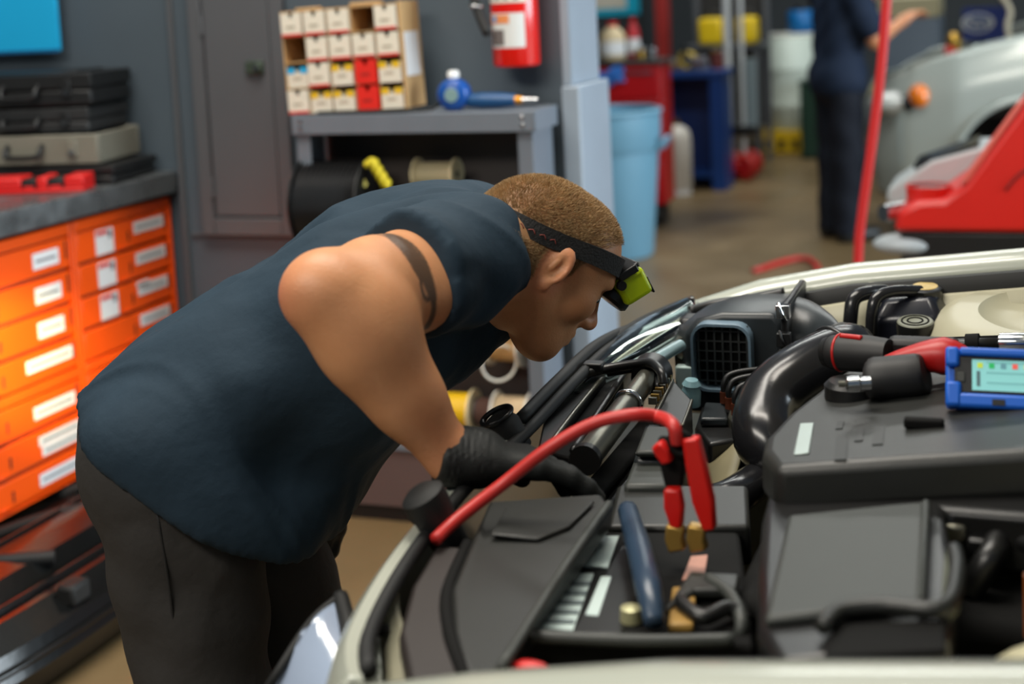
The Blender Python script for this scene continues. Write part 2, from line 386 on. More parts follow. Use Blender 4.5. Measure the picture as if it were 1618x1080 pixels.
obj('paper_label', MB().lathe([(0.0506, 0.03), (0.0506, 0.10)], (-3.14, 3.42, 1.0)), mat('pale label', (170, 190, 205), 0.6), ol, smooth=60)
ca = thing('coiled_lead', 'thin black lead coiled in front of the case stack', 'cable', (-2.80, 3.40, 1.0))
obj('coil', MB().torus((-2.805, 3.405, 1.008), (0.1, 0.1, 1), 0.035, 0.005).torus((-2.80, 3.40, 1.017), (-0.15, 0.1, 1), 0.032, 0.005), M_rubber, ca, smooth=180)
obj('plug', MB().cyl((-2.79, 3.435, 1.012), (-2.82, 3.437, 1.012), 0.009), M_chrome, ca)

# cyan board on the left wall portion (upper left)
yb = 3.74
a = PY(95, 80, yb); b2 = PY(-120, 96, yb)
sb = thing('notice_board', 'bright cyan board hanging at the upper left above the tool cases', 'sign', ((a.x+b2.x)/2, yb, a.z))
obj('board', box1(b2.x, a.x, yb-0.006, yb+0.010, a.z, a.z+0.45), M_cyan, sb, bevel=0.002)
obj('edge_strip', box1(b2.x, a.x+0.003, yb-0.008, yb-0.0062, a.z-0.004, a.z+0.006), mat('dark blue strip', (10, 90, 140), 0.5), sb)
obj('wall_bracket', box1(b2.x+0.05, a.x-0.05, yb+0.010, 3.80, a.z+0.2, a.z+0.24), M_panel, sb)

# black plastic car parts on the floor in front of the drawers
bp = thing('bumper_cover', 'glossy black plastic bumper cover leaning on the floor below the orange drawers', 'car part', (-2.2, 2.9, 0))
PROF = [(-2.60, .13), (-2.54, .175), (-2.46, .185), (-2.405, .225), (-2.34, .24), (-2.27, .225), (-2.24, .185), (-2.19, .18), (-2.13, .14), (-2.11, .08), (-2.14, .012)]
def bumper(u, v):
    k = v*(len(PROF)-1); i = min(int(k), len(PROF)-2); t = k - i
    x = PROF[i][0]*(1-t) + PROF[i+1][0]*t; z = PROF[i][1]*(1-t) + PROF[i+1][1]*t
    y = 2.05 + 1.42*u; e = abs(2*u - 1)
    return (x + 0.07*min(1.0, v*1.6) - 0.16*e**4, y, z*(1 - 0.25*e**6))
obj('outer_skin', MB().surf(bumper, 36, 31), M_blackg, bp, solid=0.006, smooth=25)
for vv, r in ((0.32, 0.010), (0.62, 0.012), (0.86, 0.009)):
    obj('character_rib', MB().tube([(bumper(u/12, vv)[0]+0.006, bumper(u/12, vv)[1], bumper(u/12, vv)[2]+0.004) for u in range(13)], r, 8, sub=2), M_blackg, bp, smooth=180)
for u in (0.30, 0.55, 0.78):
    q0 = Vector(bumper(u, 0.05)) + Vector((0.02, 0, 0.015)); q1 = Vector(bumper(u+0.14, 0.55)) + Vector((0.015, 0, 0.02))
    obj('stiffener', MB().tube([q0, q0.lerp(q1, 0.5) + Vector((0.02, 0, 0.03)), q1], 0.018, 8, sub=3), M_rubber, bp, smooth=60)
for u in (0.40, 0.66):
    q = Vector(bumper(u, 0.74)); obj('bracket_boss', MB().cbox((q.x+0.01, q.y, q.z+0.01), (0.05, 0.07, 0.05)), M_rubber, bp, bevel=0.01)
for k, (yy, dx, lab) in enumerate(((2.62, 0.0, 'curved black wheel-arch liner on the floor under the orange cabinets'), (3.20, -0.03, 'black plastic duct on the floor under the stickered orange cabinet'))):
    t = thing('arch_liner' if k == 0 else 'plastic_duct', lab, 'car part', (-2.72, yy, 0.0))
    if k == 0:
        def arch(u, v): 
            a = PI*(0.08 + 0.84*u); return (-2.85 + 0.14*v, yy - 0.26*math.cos(a), 0.015 + 0.15*math.sin(a))
        obj('shell', MB().surf(arch, 26, 10), M_blackg, t, solid=0.005, smooth=60)
        obj('rim', MB().tube([arch(i/10, 1.0) for i in range(11)], 0.010, 8, sub=3), M_blackg, t, smooth=180)
    else:
        obj('channel', MB().tube([(-2.98, 3.02, 0.06), (-2.93, 3.17, 0.09), (-2.88, 3.32, 0.08), (-2.85, 3.52, 0.06)], [0.05, 0.055, 0.05, 0.045], 14), M_blackg, t, smooth=60)
        obj('flange', MB().cyl((-2.986, 3.005, 0.064), (-2.98, 3.02, 0.064), 0.062), M_blackg, t)

# ------------------------------------------------------------------ shelf unit
YS, YW = 3.58, 3.765
SL = PY(468, 189, YS).x; SR = PY(838, 175, YS).x; ZT = PY(838, 175, YS).z
sh = thing('shelf_unit', 'low grey steel shelf unit standing against the dark wall behind the man', 'shelf', ((SL+SR)/2, YS, 0))
obj('top_panel', box1(SL-0.01, SR+0.012, YS-0.006, YW, ZT-0.004, ZT), M_shelf, sh)
obj('front_lip', box1(SL-0.01, SR+0.012, YS-0.012, YS-0.0062, ZT-0.055, ZT), M_shelf, sh, bevel=0.002)
obj('side_lip', box1(SR+0.0125, SR+0.016, YS-0.012, YW, ZT-0.055, ZT), M_shelf, sh, bevel=0.001)
for x, s in ((SL, 1), (SR, -1)):
    for y, q in ((YS, 1), (YW-0.004, -1)):
        pm = MB().box(min(x, x+s*0.04), max(x, x+s*0.04), min(y, y+q*0.003), max(y, y+q*0.003), 0, ZT-0.005).box(min(x, x-s*0.003), max(x, x-s*0.003), y if q > 0 else y-0.165, y+0.165 if q > 0 else y, 0, ZT-0.005) if q > 0 else MB().box(min(x, x+s*0.04), max(x, x+s*0.04), y-0.003, y, 0, ZT-0.005)
        po = obj('post', pm, M_shelf, sh, bevel=0.001)
        if q > 0:
            for dz in (0.016, 0.036):
                obj('bolt', MB().lathe([(0.006, 0), (0.006, 0.003), (0.003, 0.005)], (x + s*0.02, YS-0.012, ZT-dz), (0, -1, 0), 10), M_chrome, po)
obj('back_panel', box1(SL+0.002, SR-0.002, YW-0.008, YW-0.005, 0.10, ZT-0.006), M_shelfb, sh)
ZM = PY(780, 302, YS).z; ZL = PY(600, 700, YS).z; ZD = PY(800, 690, YS).z
for k, zz in enumerate((ZM-0.34, ZL)):
    obj('shelf_board', box1(SL+0.004, SR-0.004, YS+0.004, YW-0.012, zz-0.02, zz), M_shelf, sh, bevel=0.002)
obj('kick_panel', box1(SL+0.004, SR-0.004, YS+0.012, YS+0.02, 0.05, ZL-0.021), mat('mauve grey panel', (96, 78, 76), 0.5, var=0.08, scale=6), sh)
obj('toe_recess', box1(SL+0.004, SR-0.004, YS+0.03, YS+0.036, 0.0, 0.05), mat('dark toe strip', (30, 24, 22), 0.7), sh)
lb = box1(PY(700, 302, YS).x, SR-0.042, YS-0.002, YS+0.004, ZM-0.008, ZM+0.008)
st = obj('reflective_strip', lb, mat('pale reflective tape', (214, 220, 226), 0.35), sh)
obj('strip_edge', box1(PY(700, 302, YS).x, SR-0.042, YS-0.0035, YS-0.0021, ZM+0.005, ZM+0.009), mat('lime edge', (170, 205, 60), 0.4), st)
obj('upper_board', box1(PY(640, 300, YS).x, SR-0.004, YS+0.006, YW-0.012, ZM-0.02, ZM-0.009), M_shelf, sh)

# parts-bin rack
bw, bh, bd = 0.372, 0.292, 0.125
bl = PY(458, 186, YS+0.01)
rk_loc = Vector((bl.x, YS+0.008, ZT + 0.001))
tilt = math.radians(-1.9)
RM = TR(rk_loc + Vector((0, 0, 0.0)), ry=tilt)
rk = thing('bin_rack', 'cardboard rack of twenty pigeonholes standing on the grey shelf unit', 'rack', rk_loc)
t_ = 0.004; cw = (bw - 0.006)/5; ch = bh/4
fr = MB().box(0, t_, 0, bd, 0, bh, RM).box(t_, bw-0.006, bd-t_, bd, 0, bh, RM).box(t_, bw-0.006, 0, bd-t_, bh-t_, bh, RM).box(t_, bw-0.006, 0, bd-t_, 0, t_, RM)
obj('outer_case', fr, M_card, rk)
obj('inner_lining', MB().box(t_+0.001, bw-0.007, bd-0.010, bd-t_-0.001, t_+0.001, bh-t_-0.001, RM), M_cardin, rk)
sp = obj('side_flap', MB().box(bw-0.005, bw, -0.004, bd, 0, bh+0.004, RM), M_card, rk)
obj('flap_label', MB().box(bw+0.0002, bw+0.001, 0.01, bd-0.02, bh*0.30, bh*0.72, RM), M_label, sp)
obj('top_flap', MB().box(0.05, 0.11, 0.0, 0.05, bh, bh+0.007, RM).box(0.22, 0.30, 0.0, 0.05, bh, bh+0.010, RM), M_card, rk, bevel=0.002)
for i in range(1, 5):
    obj('divider', MB().box(i*cw-0.0015, i*cw+0.0015, 0.002, bd-0.011, t_, bh-t_, RM), M_card, rk)
for j in range(1, 4):
    obj('tier', MB().box(t_, bw-0.007, 0.003, bd-0.011, j*ch-0.0015, j*ch+0.0015, RM), M_card, rk)
rows = ['wwwew', 'ewwww', 'bwyry', 'wyyry']
pos = ['first', 'second', 'third', 'fourth', 'fifth']; rown = ['top', 'second', 'third', 'bottom']
kinds = {'w': 'white red-edged parts box in the rack', 'b': 'blue-banded parts box in the rack', 'y': 'yellow-banded parts box in the rack', 'r': 'solid red parts box in the rack'}
for j, rw in enumerate(rows):
    for i, k in enumerate(rw):
        if k == 'e': continue
        X0 = i*cw + 0.0045; X1 = (i+1)*cw - 0.0045; Z0 = (3-j)*ch + 0.0022; Z1 = Z0 + ch - (0.007 if k in 'wr' else 0.016)
        y0 = random.uniform(-0.010, -0.004) if k != 'b' else 0.004
        c0 = RM @ Vector(((X0+X1)/2, 0, Z0))
        t = thing('parts_box', kinds[k] + ', ' + pos[i] + ' in the ' + rown[j] + ' row', 'box', c0, 'parts boxes in the cardboard rack')
        mm = {'w': M_white, 'b': M_white, 'y': M_white, 'r': mat('red paperboard', (222, 34, 22), 0.5, var=0.05, scale=20)}[k]
        w2 = 0.008; xm = (X0+X1)/2
        poly = [(X0, Z0), (X1, Z0), (X1, Z1), (xm+w2, Z1), (xm+w2*0.5, Z1-0.014), (xm-w2*0.5, Z1-0.014), (xm-w2, Z1), (X0, Z1)]
        obj('front_wall', MB().prism(poly, y0, y0+0.002, 'y', RM), mm, t)
        obj('tray', MB().box(X0, X0+0.0015, y0+0.002, bd-0.02, Z0, Z1, RM).box(X1-0.0015, X1, y0+0.002, bd-0.02, Z0, Z1, RM).box(X0+0.0015, X1-0.0015, y0+0.002, bd-0.02, Z0, Z0+0.0015, RM), mm, t)
        obj('contents', MB().box(X0+0.002, X1-0.002, y0+0.003, bd-0.022, Z0+0.002, Z1-0.018, RM), M_black, t)
        if k == 'w': obj('red_edge', MB().box(X0, X1, y0-0.0006, y0-0.0001, Z0, Z0+0.007, RM), M_redink, t)
        if k in 'yb':
            bnd = MB().box(X0, xm-w2, y0-0.0006, y0-0.0001, Z1-0.017, Z1, RM).box(xm+w2, X1, y0-0.0006, y0-0.0001, Z1-0.017, Z1, RM)
            obj('colour_band', bnd, M_yel if k == 'y' else M_cyan, t)
        obj('print', MB().box(X0+0.016, X1-0.02, y0-0.0006, y0-0.0001, Z0+0.022, Z0+0.030, RM), mat('box print', (176, 168, 150) if k != 'r' else (150, 20, 14), 0.7) if k != 'r' else mat('box print red', (160, 22, 14), 0.7), t)

# blue refrigerant pump with brass nozzle lying on the shelf unit
bc = PY(718, 150, YS+0.06); bc.z = ZT + 0.0445
bt = thing('air_tool', 'round blue air tool with a white knob and a brass-tipped handle on the shelf unit', 'air tool', (bc.x, bc.y, ZT))
obj('drum', MB().lathe([(0.012, -0.034), (0.036, -0.032), (0.044, -0.022), (0.044, 0.022), (0.036, 0.032), (0.012, 0.034)], bc, (0.12, -1, 0), 28), M_blue, bt, smooth=50)
obj('face_badge', MB().lathe([(0.020, 0.0342), (0.019, 0.0352)], bc, (0.12, -1, 0), 20), mat('faded badge', (120, 150, 150), 0.5), bt)
obj('knob', MB().lathe([(0.010, 0.042), (0.016, 0.046), (0.017, 0.060), (0.012, 0.066)], bc, (0, 0, 1), 18), mat('white knob', (230, 232, 232), 0.4), bt, smooth=50)
he = Vector((PY(815, 160, YS+0.07).x, YS+0.07, ZT+0.024))
h0 = Vector((bc.x+0.035, bc.y+0.005, ZT+0.026))
hd = obj('handle', MB().tube([h0, h0.lerp(he, 0.3), h0.lerp(he, 0.7), he], [0.018, 0.022, 0.021, 0.016], 16, sub=3), mat('dark blue grip', (10, 70, 118), 0.4, var=0.1, scale=30), bt, smooth=60)
obj('brass_collar', MB().cyl(he, he + Vector((0.020, 0, 0)), 0.013, 0.010), mat('brass amber', (196, 132, 40), 0.35, metal=0.6), bt)
obj('steel_nipple', MB().lathe([(0.008, 0.02), (0.006, 0.03), (0.008, 0.034), (0.005, 0.045), (0.007, 0.05), (0.003, 0.064)], he, (1, 0, 0), 12), M_chrome, bt)
ck = MB().tube([(bl.x+0.10, YS+0.004-0.012, ZT+0.006), (bl.x+0.2, YS-0.006, ZT+0.007), (bl.x+0.34, YS-0.004, ZT+0.008), (bc.x-0.06, YS+0.02, ZT+0.008), (bc.x-0.045, YS+0.05, ZT+0.02)], 0.005, 8)
tag(obj('air_lead', ck, M_rubber, smooth=180), 'thin black lead along the shelf top in front of the parts boxes', 'cable')

# fire extinguisher on the wall
ec = PY(812, 100, 3.70)
zb_ = PY(810, 106, 3.70).z
fe = thing('fire_extinguisher', 'red fire extinguisher with white labels hanging on the dark wall', 'fire extinguisher', (ec.x, 3.715, zb_))
R_ = 0.066; o_ = (ec.x, 3.725, zb_)
obj('cylinder', MB().lathe([(0.05, 0), (R_-0.003, 0.004), (R_, 0.012), (R_, 0.33), (R_-0.012, 0.365), (0.035, 0.39), (0.02, 0.40)], o_, n=32), mat('red extinguisher enamel', (214, 22, 14), 0.22, var=0.05, scale=9, coat=0.4), fe, smooth=50)
def arc_patch(r, a0, a1, z0, z1, n=14): return MB().surf(lambda u, v: (o_[0] + r*math.cos(a0 + (a1-a0)*u), o_[1] + r*math.sin(a0 + (a1-a0)*u), zb_ + z0 + (z1-z0)*v), n, 3)
fa = -PI/2
lab = obj('instruction_label', arc_patch(R_+0.0008, fa-0.95, fa+0.75, 0.055, 0.150), mat('label paper', (214, 216, 214), 0.4), fe, smooth=60)
obj('label_picture', arc_patch(R_+0.0016, fa-0.85, fa-0.15, 0.062, 0.105), mat('grey picture', (104, 98, 96), 0.5), lab, smooth=60)
obj('label_heading', arc_patch(R_+0.0016, fa-0.9, fa+0.1, 0.122, 0.146), mat('orange heading', (226, 140, 84), 0.5), lab, smooth=60)
obj('label_dot', arc_patch(R_+0.0022, fa-0.72, fa-0.50, 0.126, 0.143), M_cyan, lab, smooth=60)
tg = obj('inspection_label', arc_patch(R_+0.0010, fa-1.1, fa+0.85, 0.178, 0.32), mat('tag paper', (222, 220, 206), 0.5), fe, smooth=60)
for k in range(4):
    obj('tag_text', arc_patch(R_+0.0018, fa-0.9+0.4*k, fa-0.72+0.4*k, 0.186, 0.198), M_ink, tg, smooth=60)
obj('valve_head', MB().cyl((o_[0], o_[1], zb_+0.40), (o_[0], o_[1], zb_+0.45), 0.018), M_chrome, fe)
obj('lever', MB().box(o_[0]-0.10, o_[0]+0.02, o_[1]-0.012, o_[1]+0.012, zb_+0.45, zb_+0.465), M_black, fe, bevel=0.003)
obj('discharge_hose', MB().tube([(o_[0]-0.02, o_[1]-0.01, zb_+0.43), (o_[0]-0.11, o_[1]-0.03, zb_+0.36), (o_[0]-0.095, o_[1]-0.06, zb_+0.2), (o_[0]-0.05, o_[1]-0.085, zb_+0.095)], [0.012, 0.012, 0.013, 0.014], 12), M_rubber, fe, smooth=180)
obj('hose_clip', MB().torus((o_[0]-0.088, o_[1]-0.066, zb_+0.175), (0.25, -0.1, 1), 0.016, 0.005, 18, 8), M_chrome, fe, smooth=180)
obj('wall_hook', MB().box(o_[0]-0.02, o_[0]+0.02, o_[1]+0.066, 3.80, zb_+0.34, zb_+0.40), M_black, fe)

# cable reel with yellow ties, spools
def spool(name, c, ax, r_fl, r_core, ln, m_fl, m_wire, label, cat, grp=None, turns=9):
    c = Vector(c); a = Vector(ax).normalized()
    t = thing(name, label, cat, (c.x, c.y, c.z - r_fl), grp)
    for s in (-1, 1):
        obj('flange', MB().lathe([(r_core*0.45, s*ln/2 - 0.003), (r_fl, s*ln/2 - 0.003), (r_fl, s*ln/2 + 0.003), (r_core*0.45, s*ln/2 + 0.003)], c, a, 28), m_fl, t, smooth=40)
    prof = []
    for k in range(turns*2 + 1):
        h = -ln/2 + 0.004 + (ln - 0.008)*k/(turns*2)
        prof.append((r_core if k % 2 else r_core*0.94, h))
    obj('windings', MB().lathe(prof, c, a, 26), m_wire, t, smooth=60)
    obj('bore', MB().cyl(c - a*(ln/2+0.004), c + a*(ln/2+0.004), r_core*0.3, n=14), M_black, t)
    return t
rc = PY(536, 320, YS+0.03)
spool('hose_reel', (rc.x, YS+0.03, rc.z), (1, 0.05, 0), 0.128, 0.122, 0.20, M_black, mat('wound black hose', (20, 20, 21), 0.35), 'fat black reel of wound hose hung in the shelf unit', 'reel', turns=12)
yt = thing('rope_tie', 'twist of yellow rope hanging on the hose reel', 'rope', (PY(595, 290, YS).x, YS-0.02, rc.z))
a_, b_, c_ = PY(588, 255, YS-0.012), PY(600, 272, YS-0.015), PY(608, 290, YS-0.012)
def braid(p0, p1, r, k): 
    d = (p1 - p0); x, y, _ = frame_from(d)
    mb = MB()
    for ph in (0, PI): mb.tube([p0 + d*(i/14) + (x*math.cos(ph + i*0.9) + y*math.sin(ph + i*0.9))*r*0.6 for i in range(15)], r*0.7, 7, sub=2)
    return mb
M_rope = mat('yellow rope', (206, 190, 36), 0.6, var=0.2, scale=60)
obj('braid', braid(a_, c_ + Vector((0.01, 0, -0.01)), 0.013, 0), M_rope, yt, smooth=180)
obj('knot', MB().ell(a_, (0.015, 0.013, 0.012)).ell(a_ + Vector((-0.014, 0, -0.008)), (0.012, 0.012, 0.012)), M_rope, yt, smooth=180)
obj('tail', braid(PY(565, 270, YS-0.012), PY(577, 295, YS-0.012), 0.008, 1), mat('pale rope', (200, 196, 110), 0.6), yt, smooth=180)
M_cream = mat('cream spool plastic', (214, 200, 160), 0.5)
M_whitep = mat('white spool plastic', (228, 226, 216), 0.45)
s1 = PY(692, 300, YS+0.09)
spool('wire_spool', (s1.x, YS+0.09, ZM-0.009+0.045), (1, -0.05, 0), 0.045, 0.034, 0.12, M_cream, mat('cream wire', (190, 176, 140), 0.5), 'cream wire spool showing above the man’s back on the upper shelf', 'spool', 'wire spools on the shelf unit')
ZR = PY(770, 640, YS+0.06).z
s2 = PY(722, 648, YS+0.06); s3 = PY(812, 645, YS+0.06)
rod = thing('spool_rod', 'steel rod carrying the yellow and pale wire spools', 'rod', ((s2.x+s3.x)/2, YS+0.06, ZR))
obj('bar', MB().cyl((SL+0.01, YS+0.06, s2.z), (SR-0.003, YS+0.06, s2.z), 0.006, n=12), M_steel, rod)
spool('wire_spool', (s2.x, YS+0.06, s2.z), (1, -0.0, 0), 0.064, 0.052, 0.105, M_cream, mat('yellow wire', (226, 182, 20), 0.45, var=0.1, scale=50), 'spool of bright yellow wire on the rod below the man’s chest', 'spool', 'wire spools on the shelf unit')
spool('wire_spool', (PY(768, 645, YS+0.06).x, YS+0.06, s2.z), (1, 0, 0), 0.040, 0.040, 0.05, M_shelfb, mat('brown wire', (92, 66, 58), 0.5), 'small spool of brown wire between the yellow and pale spools', 'spool', 'wire spools on the shelf unit')
spool('wire_spool', (s3.x, YS+0.06, s2.z), (1, -0.0, 0), 0.062, 0.050, 0.10, M_whitep, mat('pale wire', (206, 184, 150), 0.5, var=0.1, scale=50), 'spool of pale pinkish wire with white ends on the rod', 'spool', 'wire spools on the shelf unit')
s4 = PY(803, 545, YS+0.08)
spool('wire_spool', (s4.x, YS+0.08, s4.z), (1, -0.12, 0), 0.058, 0.045, 0.10, M_whitep, mat('tan wire', (200, 160, 104), 0.5, var=0.1, scale=50), 'tan wire spool with white ends below the man’s chin', 'spool', 'wire spools on the shelf unit')
lw = thing('loose_wire', 'loop of pale wire hanging from the tan spool', 'wire', (s4.x, YS+0.01, s4.z-0.1))
obj('loop', MB().torus((s4.x-0.005, YS+0.015, s4.z-0.035), (0.6, -0.8, 0), 0.05, 0.004, 30, 8), M_whitep, lw, smooth=180)
obj('rod_upper', MB().cyl((SL+0.01, YS+0.08, s4.z), (SR-0.003, YS+0.08, s4.z), 0.005, n=12), M_steel, rod)

cl_ = thing('added_glow_lamp', 'unseen black clip-on lamp added to cast a yellow glow on the drawers', 'lamp', (-2.46, 2.52, 0.86))  # lamp and fixture made up, out of view, for the drawers' yellow glow
obj('clamp', box1(-2.50, -2.46, 2.50, 2.54, 0.93, 1.02), M_black, cl_, bevel=0.004)
obj('gooseneck', MB().tube([(-2.46, 2.52, 0.95), (-2.30, 2.48, 0.95), (-2.15, 2.42, 0.86)], 0.006, 8), M_chrome, cl_, smooth=180)
obj('shade', MB().lathe([(0.018, 0.0), (0.03, 0.02), (0.055, 0.07)], (-2.15, 2.42, 0.86), (-0.45, 0.6, -0.3), 24, caps=False), M_black, cl_, solid=0.002, smooth=50)
_l = bpy.data.lights.new('added_glow_bulb', 'SPOT'); _l.energy = 110; _l.color = (1.0, 0.78, 0.30); _l.spot_size = math.radians(38); _l.spot_blend = 0.9; _l.shadow_soft_size = 0.02
_o2 = bpy.data.objects.new('added_glow_bulb', _l); COL.objects.link(_o2); _o2.location = (-2.162, 2.445, 0.842)
_o2.rotation_euler = (Vector((-2.53, 2.95, 0.62)) - Vector((-2.162, 2.445, 0.842))).to_track_quat('-Z', 'Y').to_euler()
# ------------------------------------------------------------------ far side of the workshop
# floor stain mask
nt = M_floor.node_tree
pb = nt.nodes['Principled BSDF']; src = pb.inputs['Base Color'].links[0].from_socket
geo = nt.nodes.new('ShaderNodeNewGeometry'); nz = nt.nodes.new('ShaderNodeTexNoise'); nz.inputs['Scale'].default_value = 1.6; nz.inputs['Detail'].default_value = 6
nt.links.new(geo.outputs['Position'], nz.inputs['Vector'])
sub_ = nt.nodes.new('ShaderNodeVectorMath'); sub_.operation = 'SUBTRACT'; st_c = PZ(1085, 350, 0.0); sub_.inputs[1].default_value = st_c
nt.links.new(geo.outputs['Position'], sub_.inputs[0])
scl = nt.nodes.new('ShaderNodeVectorMath'); scl.operation = 'MULTIPLY'; scl.inputs[1].default_value = (1.6, 0.75, 1); nt.links.new(sub_.outputs[0], scl.inputs[0])
ln_ = nt.nodes.new('ShaderNodeVectorMath'); ln_.operation = 'LENGTH'; nt.links.new(scl.outputs[0], ln_.inputs[0])
ad = nt.nodes.new('ShaderNodeMath'); ad.operation = 'ADD'; nt.links.new(ln_.outputs['Value'], ad.inputs[0]); nt.links.new(nz.outputs['Fac'], ad.inputs[1])
mr = nt.nodes.new('ShaderNodeMapRange'); mr.inputs['From Min'].default_value = 0.75; mr.inputs['From Max'].default_value = 1.25; mr.inputs['To Min'].default_value = 0.75; mr.inputs['To Max'].default_value = 0.0
nt.links.new(ad.outputs[0], mr.inputs['Value'])
mx = nt.nodes.new('ShaderNodeMix'); mx.data_type = 'RGBA'; mx.inputs['B'].default_value = rgb(46, 40, 34)
nt.links.new(mr.outputs['Result'], mx.inputs['Factor']); nt.links.new(src, mx.inputs['A']); nt.links.new(mx.outputs['Result'], pb.inputs['Base Color'])

# trash can
tc_ = PZ(968, 402, 0.0)
M_can = mat('blue grey can plastic', (110, 158, 182), 0.45, var=0.06, scale=6)
tcan = thing('trash_can', 'tall pale blue plastic trash can on the floor beyond the corner column', 'trash can', (tc_.x, tc_.y, 0))
obj('barrel', MB().lathe([(0.225, 0.001), (0.235, 0.02), (0.285, 0.62), (0.287, 0.70), (0.275, 0.70), (0.27, 0.62), (0.222, 0.03)], (tc_.x, tc_.y, 0), n=40), M_can, tcan, smooth=40)
obj('rim', MB().torus((tc_.x, tc_.y, 0.815), (0, 0, 1), 0.298, 0.014, 40, 10), M_can, tcan, smooth=180)
obj('upper_band', MB().lathe([(0.289, 0.60), (0.299, 0.62), (0.301, 0.80), (0.29, 0.81), (0.28, 0.70)], (tc_.x, tc_.y, 0), n=40), M_can, tcan, smooth=40)
for s in (-1, 1):
    obj('handle', MB().tube([(tc_.x+s*0.30, tc_.y-0.06, 0.60), (tc_.x+s*0.34, tc_.y-0.05, 0.66), (tc_.x+s*0.34, tc_.y+0.05, 0.66), (tc_.x+s*0.30, tc_.y+0.06, 0.60)], 0.012, 8), M_can, tcan, smooth=180)

# red tool cart behind it
rx0, rx1 = PY(925, 100, 8.6).x, PY(1044, 100, 8.6).x
rzt = PY(985, 96, 8.6).z
M_redc = mat('red cart enamel', (178, 16, 22), 0.35, var=0.1, scale=8)
rcart = thing('tool_cart', 'red steel tool cart behind the trash can with a blue cloth', 'tool cart', ((rx0+rx1)/2, 8.85, 0))
obj('chest', box1(rx0, rx1, 8.6, 8.86, 0.14, rzt-0.03), M_redc, rcart, bevel=0.01)
for k in range(4):
    z1 = rzt - 0.05 - k*0.2
    d = obj('drawer', box1(rx0+0.02, rx1-0.02, 8.585, 8.6, z1-0.185, z1), M_redc, rcart, bevel=0.004)
    obj('drawer_pull', box1(rx0+0.05, rx1-0.05, 8.575, 8.585, z1-0.035, z1-0.015), M_chrome, d)
obj('top_tray', box1(rx0-0.01, rx1+0.01, 8.58, 8.88, rzt-0.03, rzt), mat('dark rubber mat', (46, 40, 38), 0.6), rcart, bevel=0.006)
for x in (rx0+0.06, rx1-0.06):
    for y in (8.67, 8.79): obj('caster', MB().cyl((x-0.02, y, 0.065), (x+0.02, y, 0.065), 0.065).box(x-0.03, x+0.03, y-0.02, y+0.02, 0.10, 0.14), M_black, rcart)
cl = PY(958, 130, 8.56)
def cloth(u, v): return (cl.x - 0.11 + 0.22*u + 0.01*math.sin(v*9), 8.565 - 0.012*math.sin(u*13+v*5), cl.z + 0.05 + 0.05*u - 0.10*v + 0.012*math.sin(u*10))
tag(obj('shop_cloth', MB().surf(cloth, 16, 10), mat('blue cloth', (48, 110, 190), 0.8, var=0.15, scale=30), solid=0.008, smooth=60), 'bright blue cloth hung over the front of the red tool cart', 'cloth')

def bottle(name, label, cat, px, py, y, w, h, m, mc, z0):
    c = PY(px, py, y); t = thing(name, label, cat, (c.x, y, z0))
    obj('body', MB().lathe([(w*0.45, 0.001), (w*0.5, 0.01), (w*0.5, h*0.62), (w*0.34, h*0.8), (w*0.18, h*0.86), (w*0.18, h*0.9)], (c.x, y, z0), n=18), m, t, smooth=50)
    obj('cap', MB().cyl((c.x, y, z0+h*0.9), (c.x, y, z0+h), w*0.2, n=14), mc, t)
    obj('label_wrap', MB().lathe([(w*0.503, h*0.15), (w*0.503, h*0.5)], (c.x, y, z0), n=18), m if m is M_white else M_label, t, smooth=50)
    return t
bottle('spray_jug', 'cream plastic jug standing on the red tool cart', 'jug', 968, 60, 8.73, 0.16, 0.24, mat('cream jug', (212, 190, 150), 0.5), M_redp, rzt)
bottle('spray_bottle', 'red capped bottle behind the cream jug on the tool cart', 'bottle', 1000, 45, 8.80, 0.08, 0.26, mat('red bottle', (190, 40, 48), 0.4), M_redp, rzt)
bottle('solvent_bottle', 'small white bottle at the left end of the red tool cart', 'bottle', 938, 80, 8.72, 0.06, 0.16, M_white, M_label, rzt)
for k, (px, lab, mm) in enumerate(((1012, 'small brass tin beside the white bottle on the tool cart', M_brass), (1030, 'small grey tin at the right end of the tool cart', M_steel))):
    c = PY(px, 80, 8.75); t = thing('parts_tin', lab, 'tin', (c.x, 8.75, rzt))
    obj('tin', MB().cyl((c.x, 8.75, rzt+0.001), (c.x, 8.75, rzt+0.06), 0.03, n=18), mm, t, bevel=0.004); obj('lid', MB().cyl((c.x, 8.75, rzt+0.06), (c.x, 8.75, rzt+0.072), 0.032, n=18), M_chrome, t)

# blue bench further back
bx0, bx1 = PY(1043, 120, 10.14).x, PY(1142, 120, 10.14).x
bzt = PY(1090, 112, 10.14).z
M_bluec = mat('blue bench enamel', (16, 62, 130), 0.4, var=0.12, scale=6)
bb = thing('workbench', 'dark blue steel workbench with an open front far behind the trash can', 'workbench', ((bx0+bx1)/2, 10.28, 0))
obj('bench_top', box1(bx0-0.02, bx1+0.02, 10.12, 10.45, bzt-0.05, bzt), M_bluec, bb, bevel=0.006)
obj('side_panel', box1(bx0, bx0+0.03, 10.14, 10.43, 0, bzt-0.05), M_bluec, bb); obj('side_panel', box1(bx1-0.10, bx1, 10.14, 10.43, 0, bzt-0.05), M_bluec, bb)
obj('back_sheet', box1(bx0+0.03, bx1-0.10, 10.40, 10.42, 0, bzt-0.05), mat('deep blue sheet', (10, 40, 96), 0.5), bb)
obj('lower_shelf', box1(bx0+0.03, bx1-0.10, 10.16, 10.40, 0.10, 0.13), M_bluec, bb)
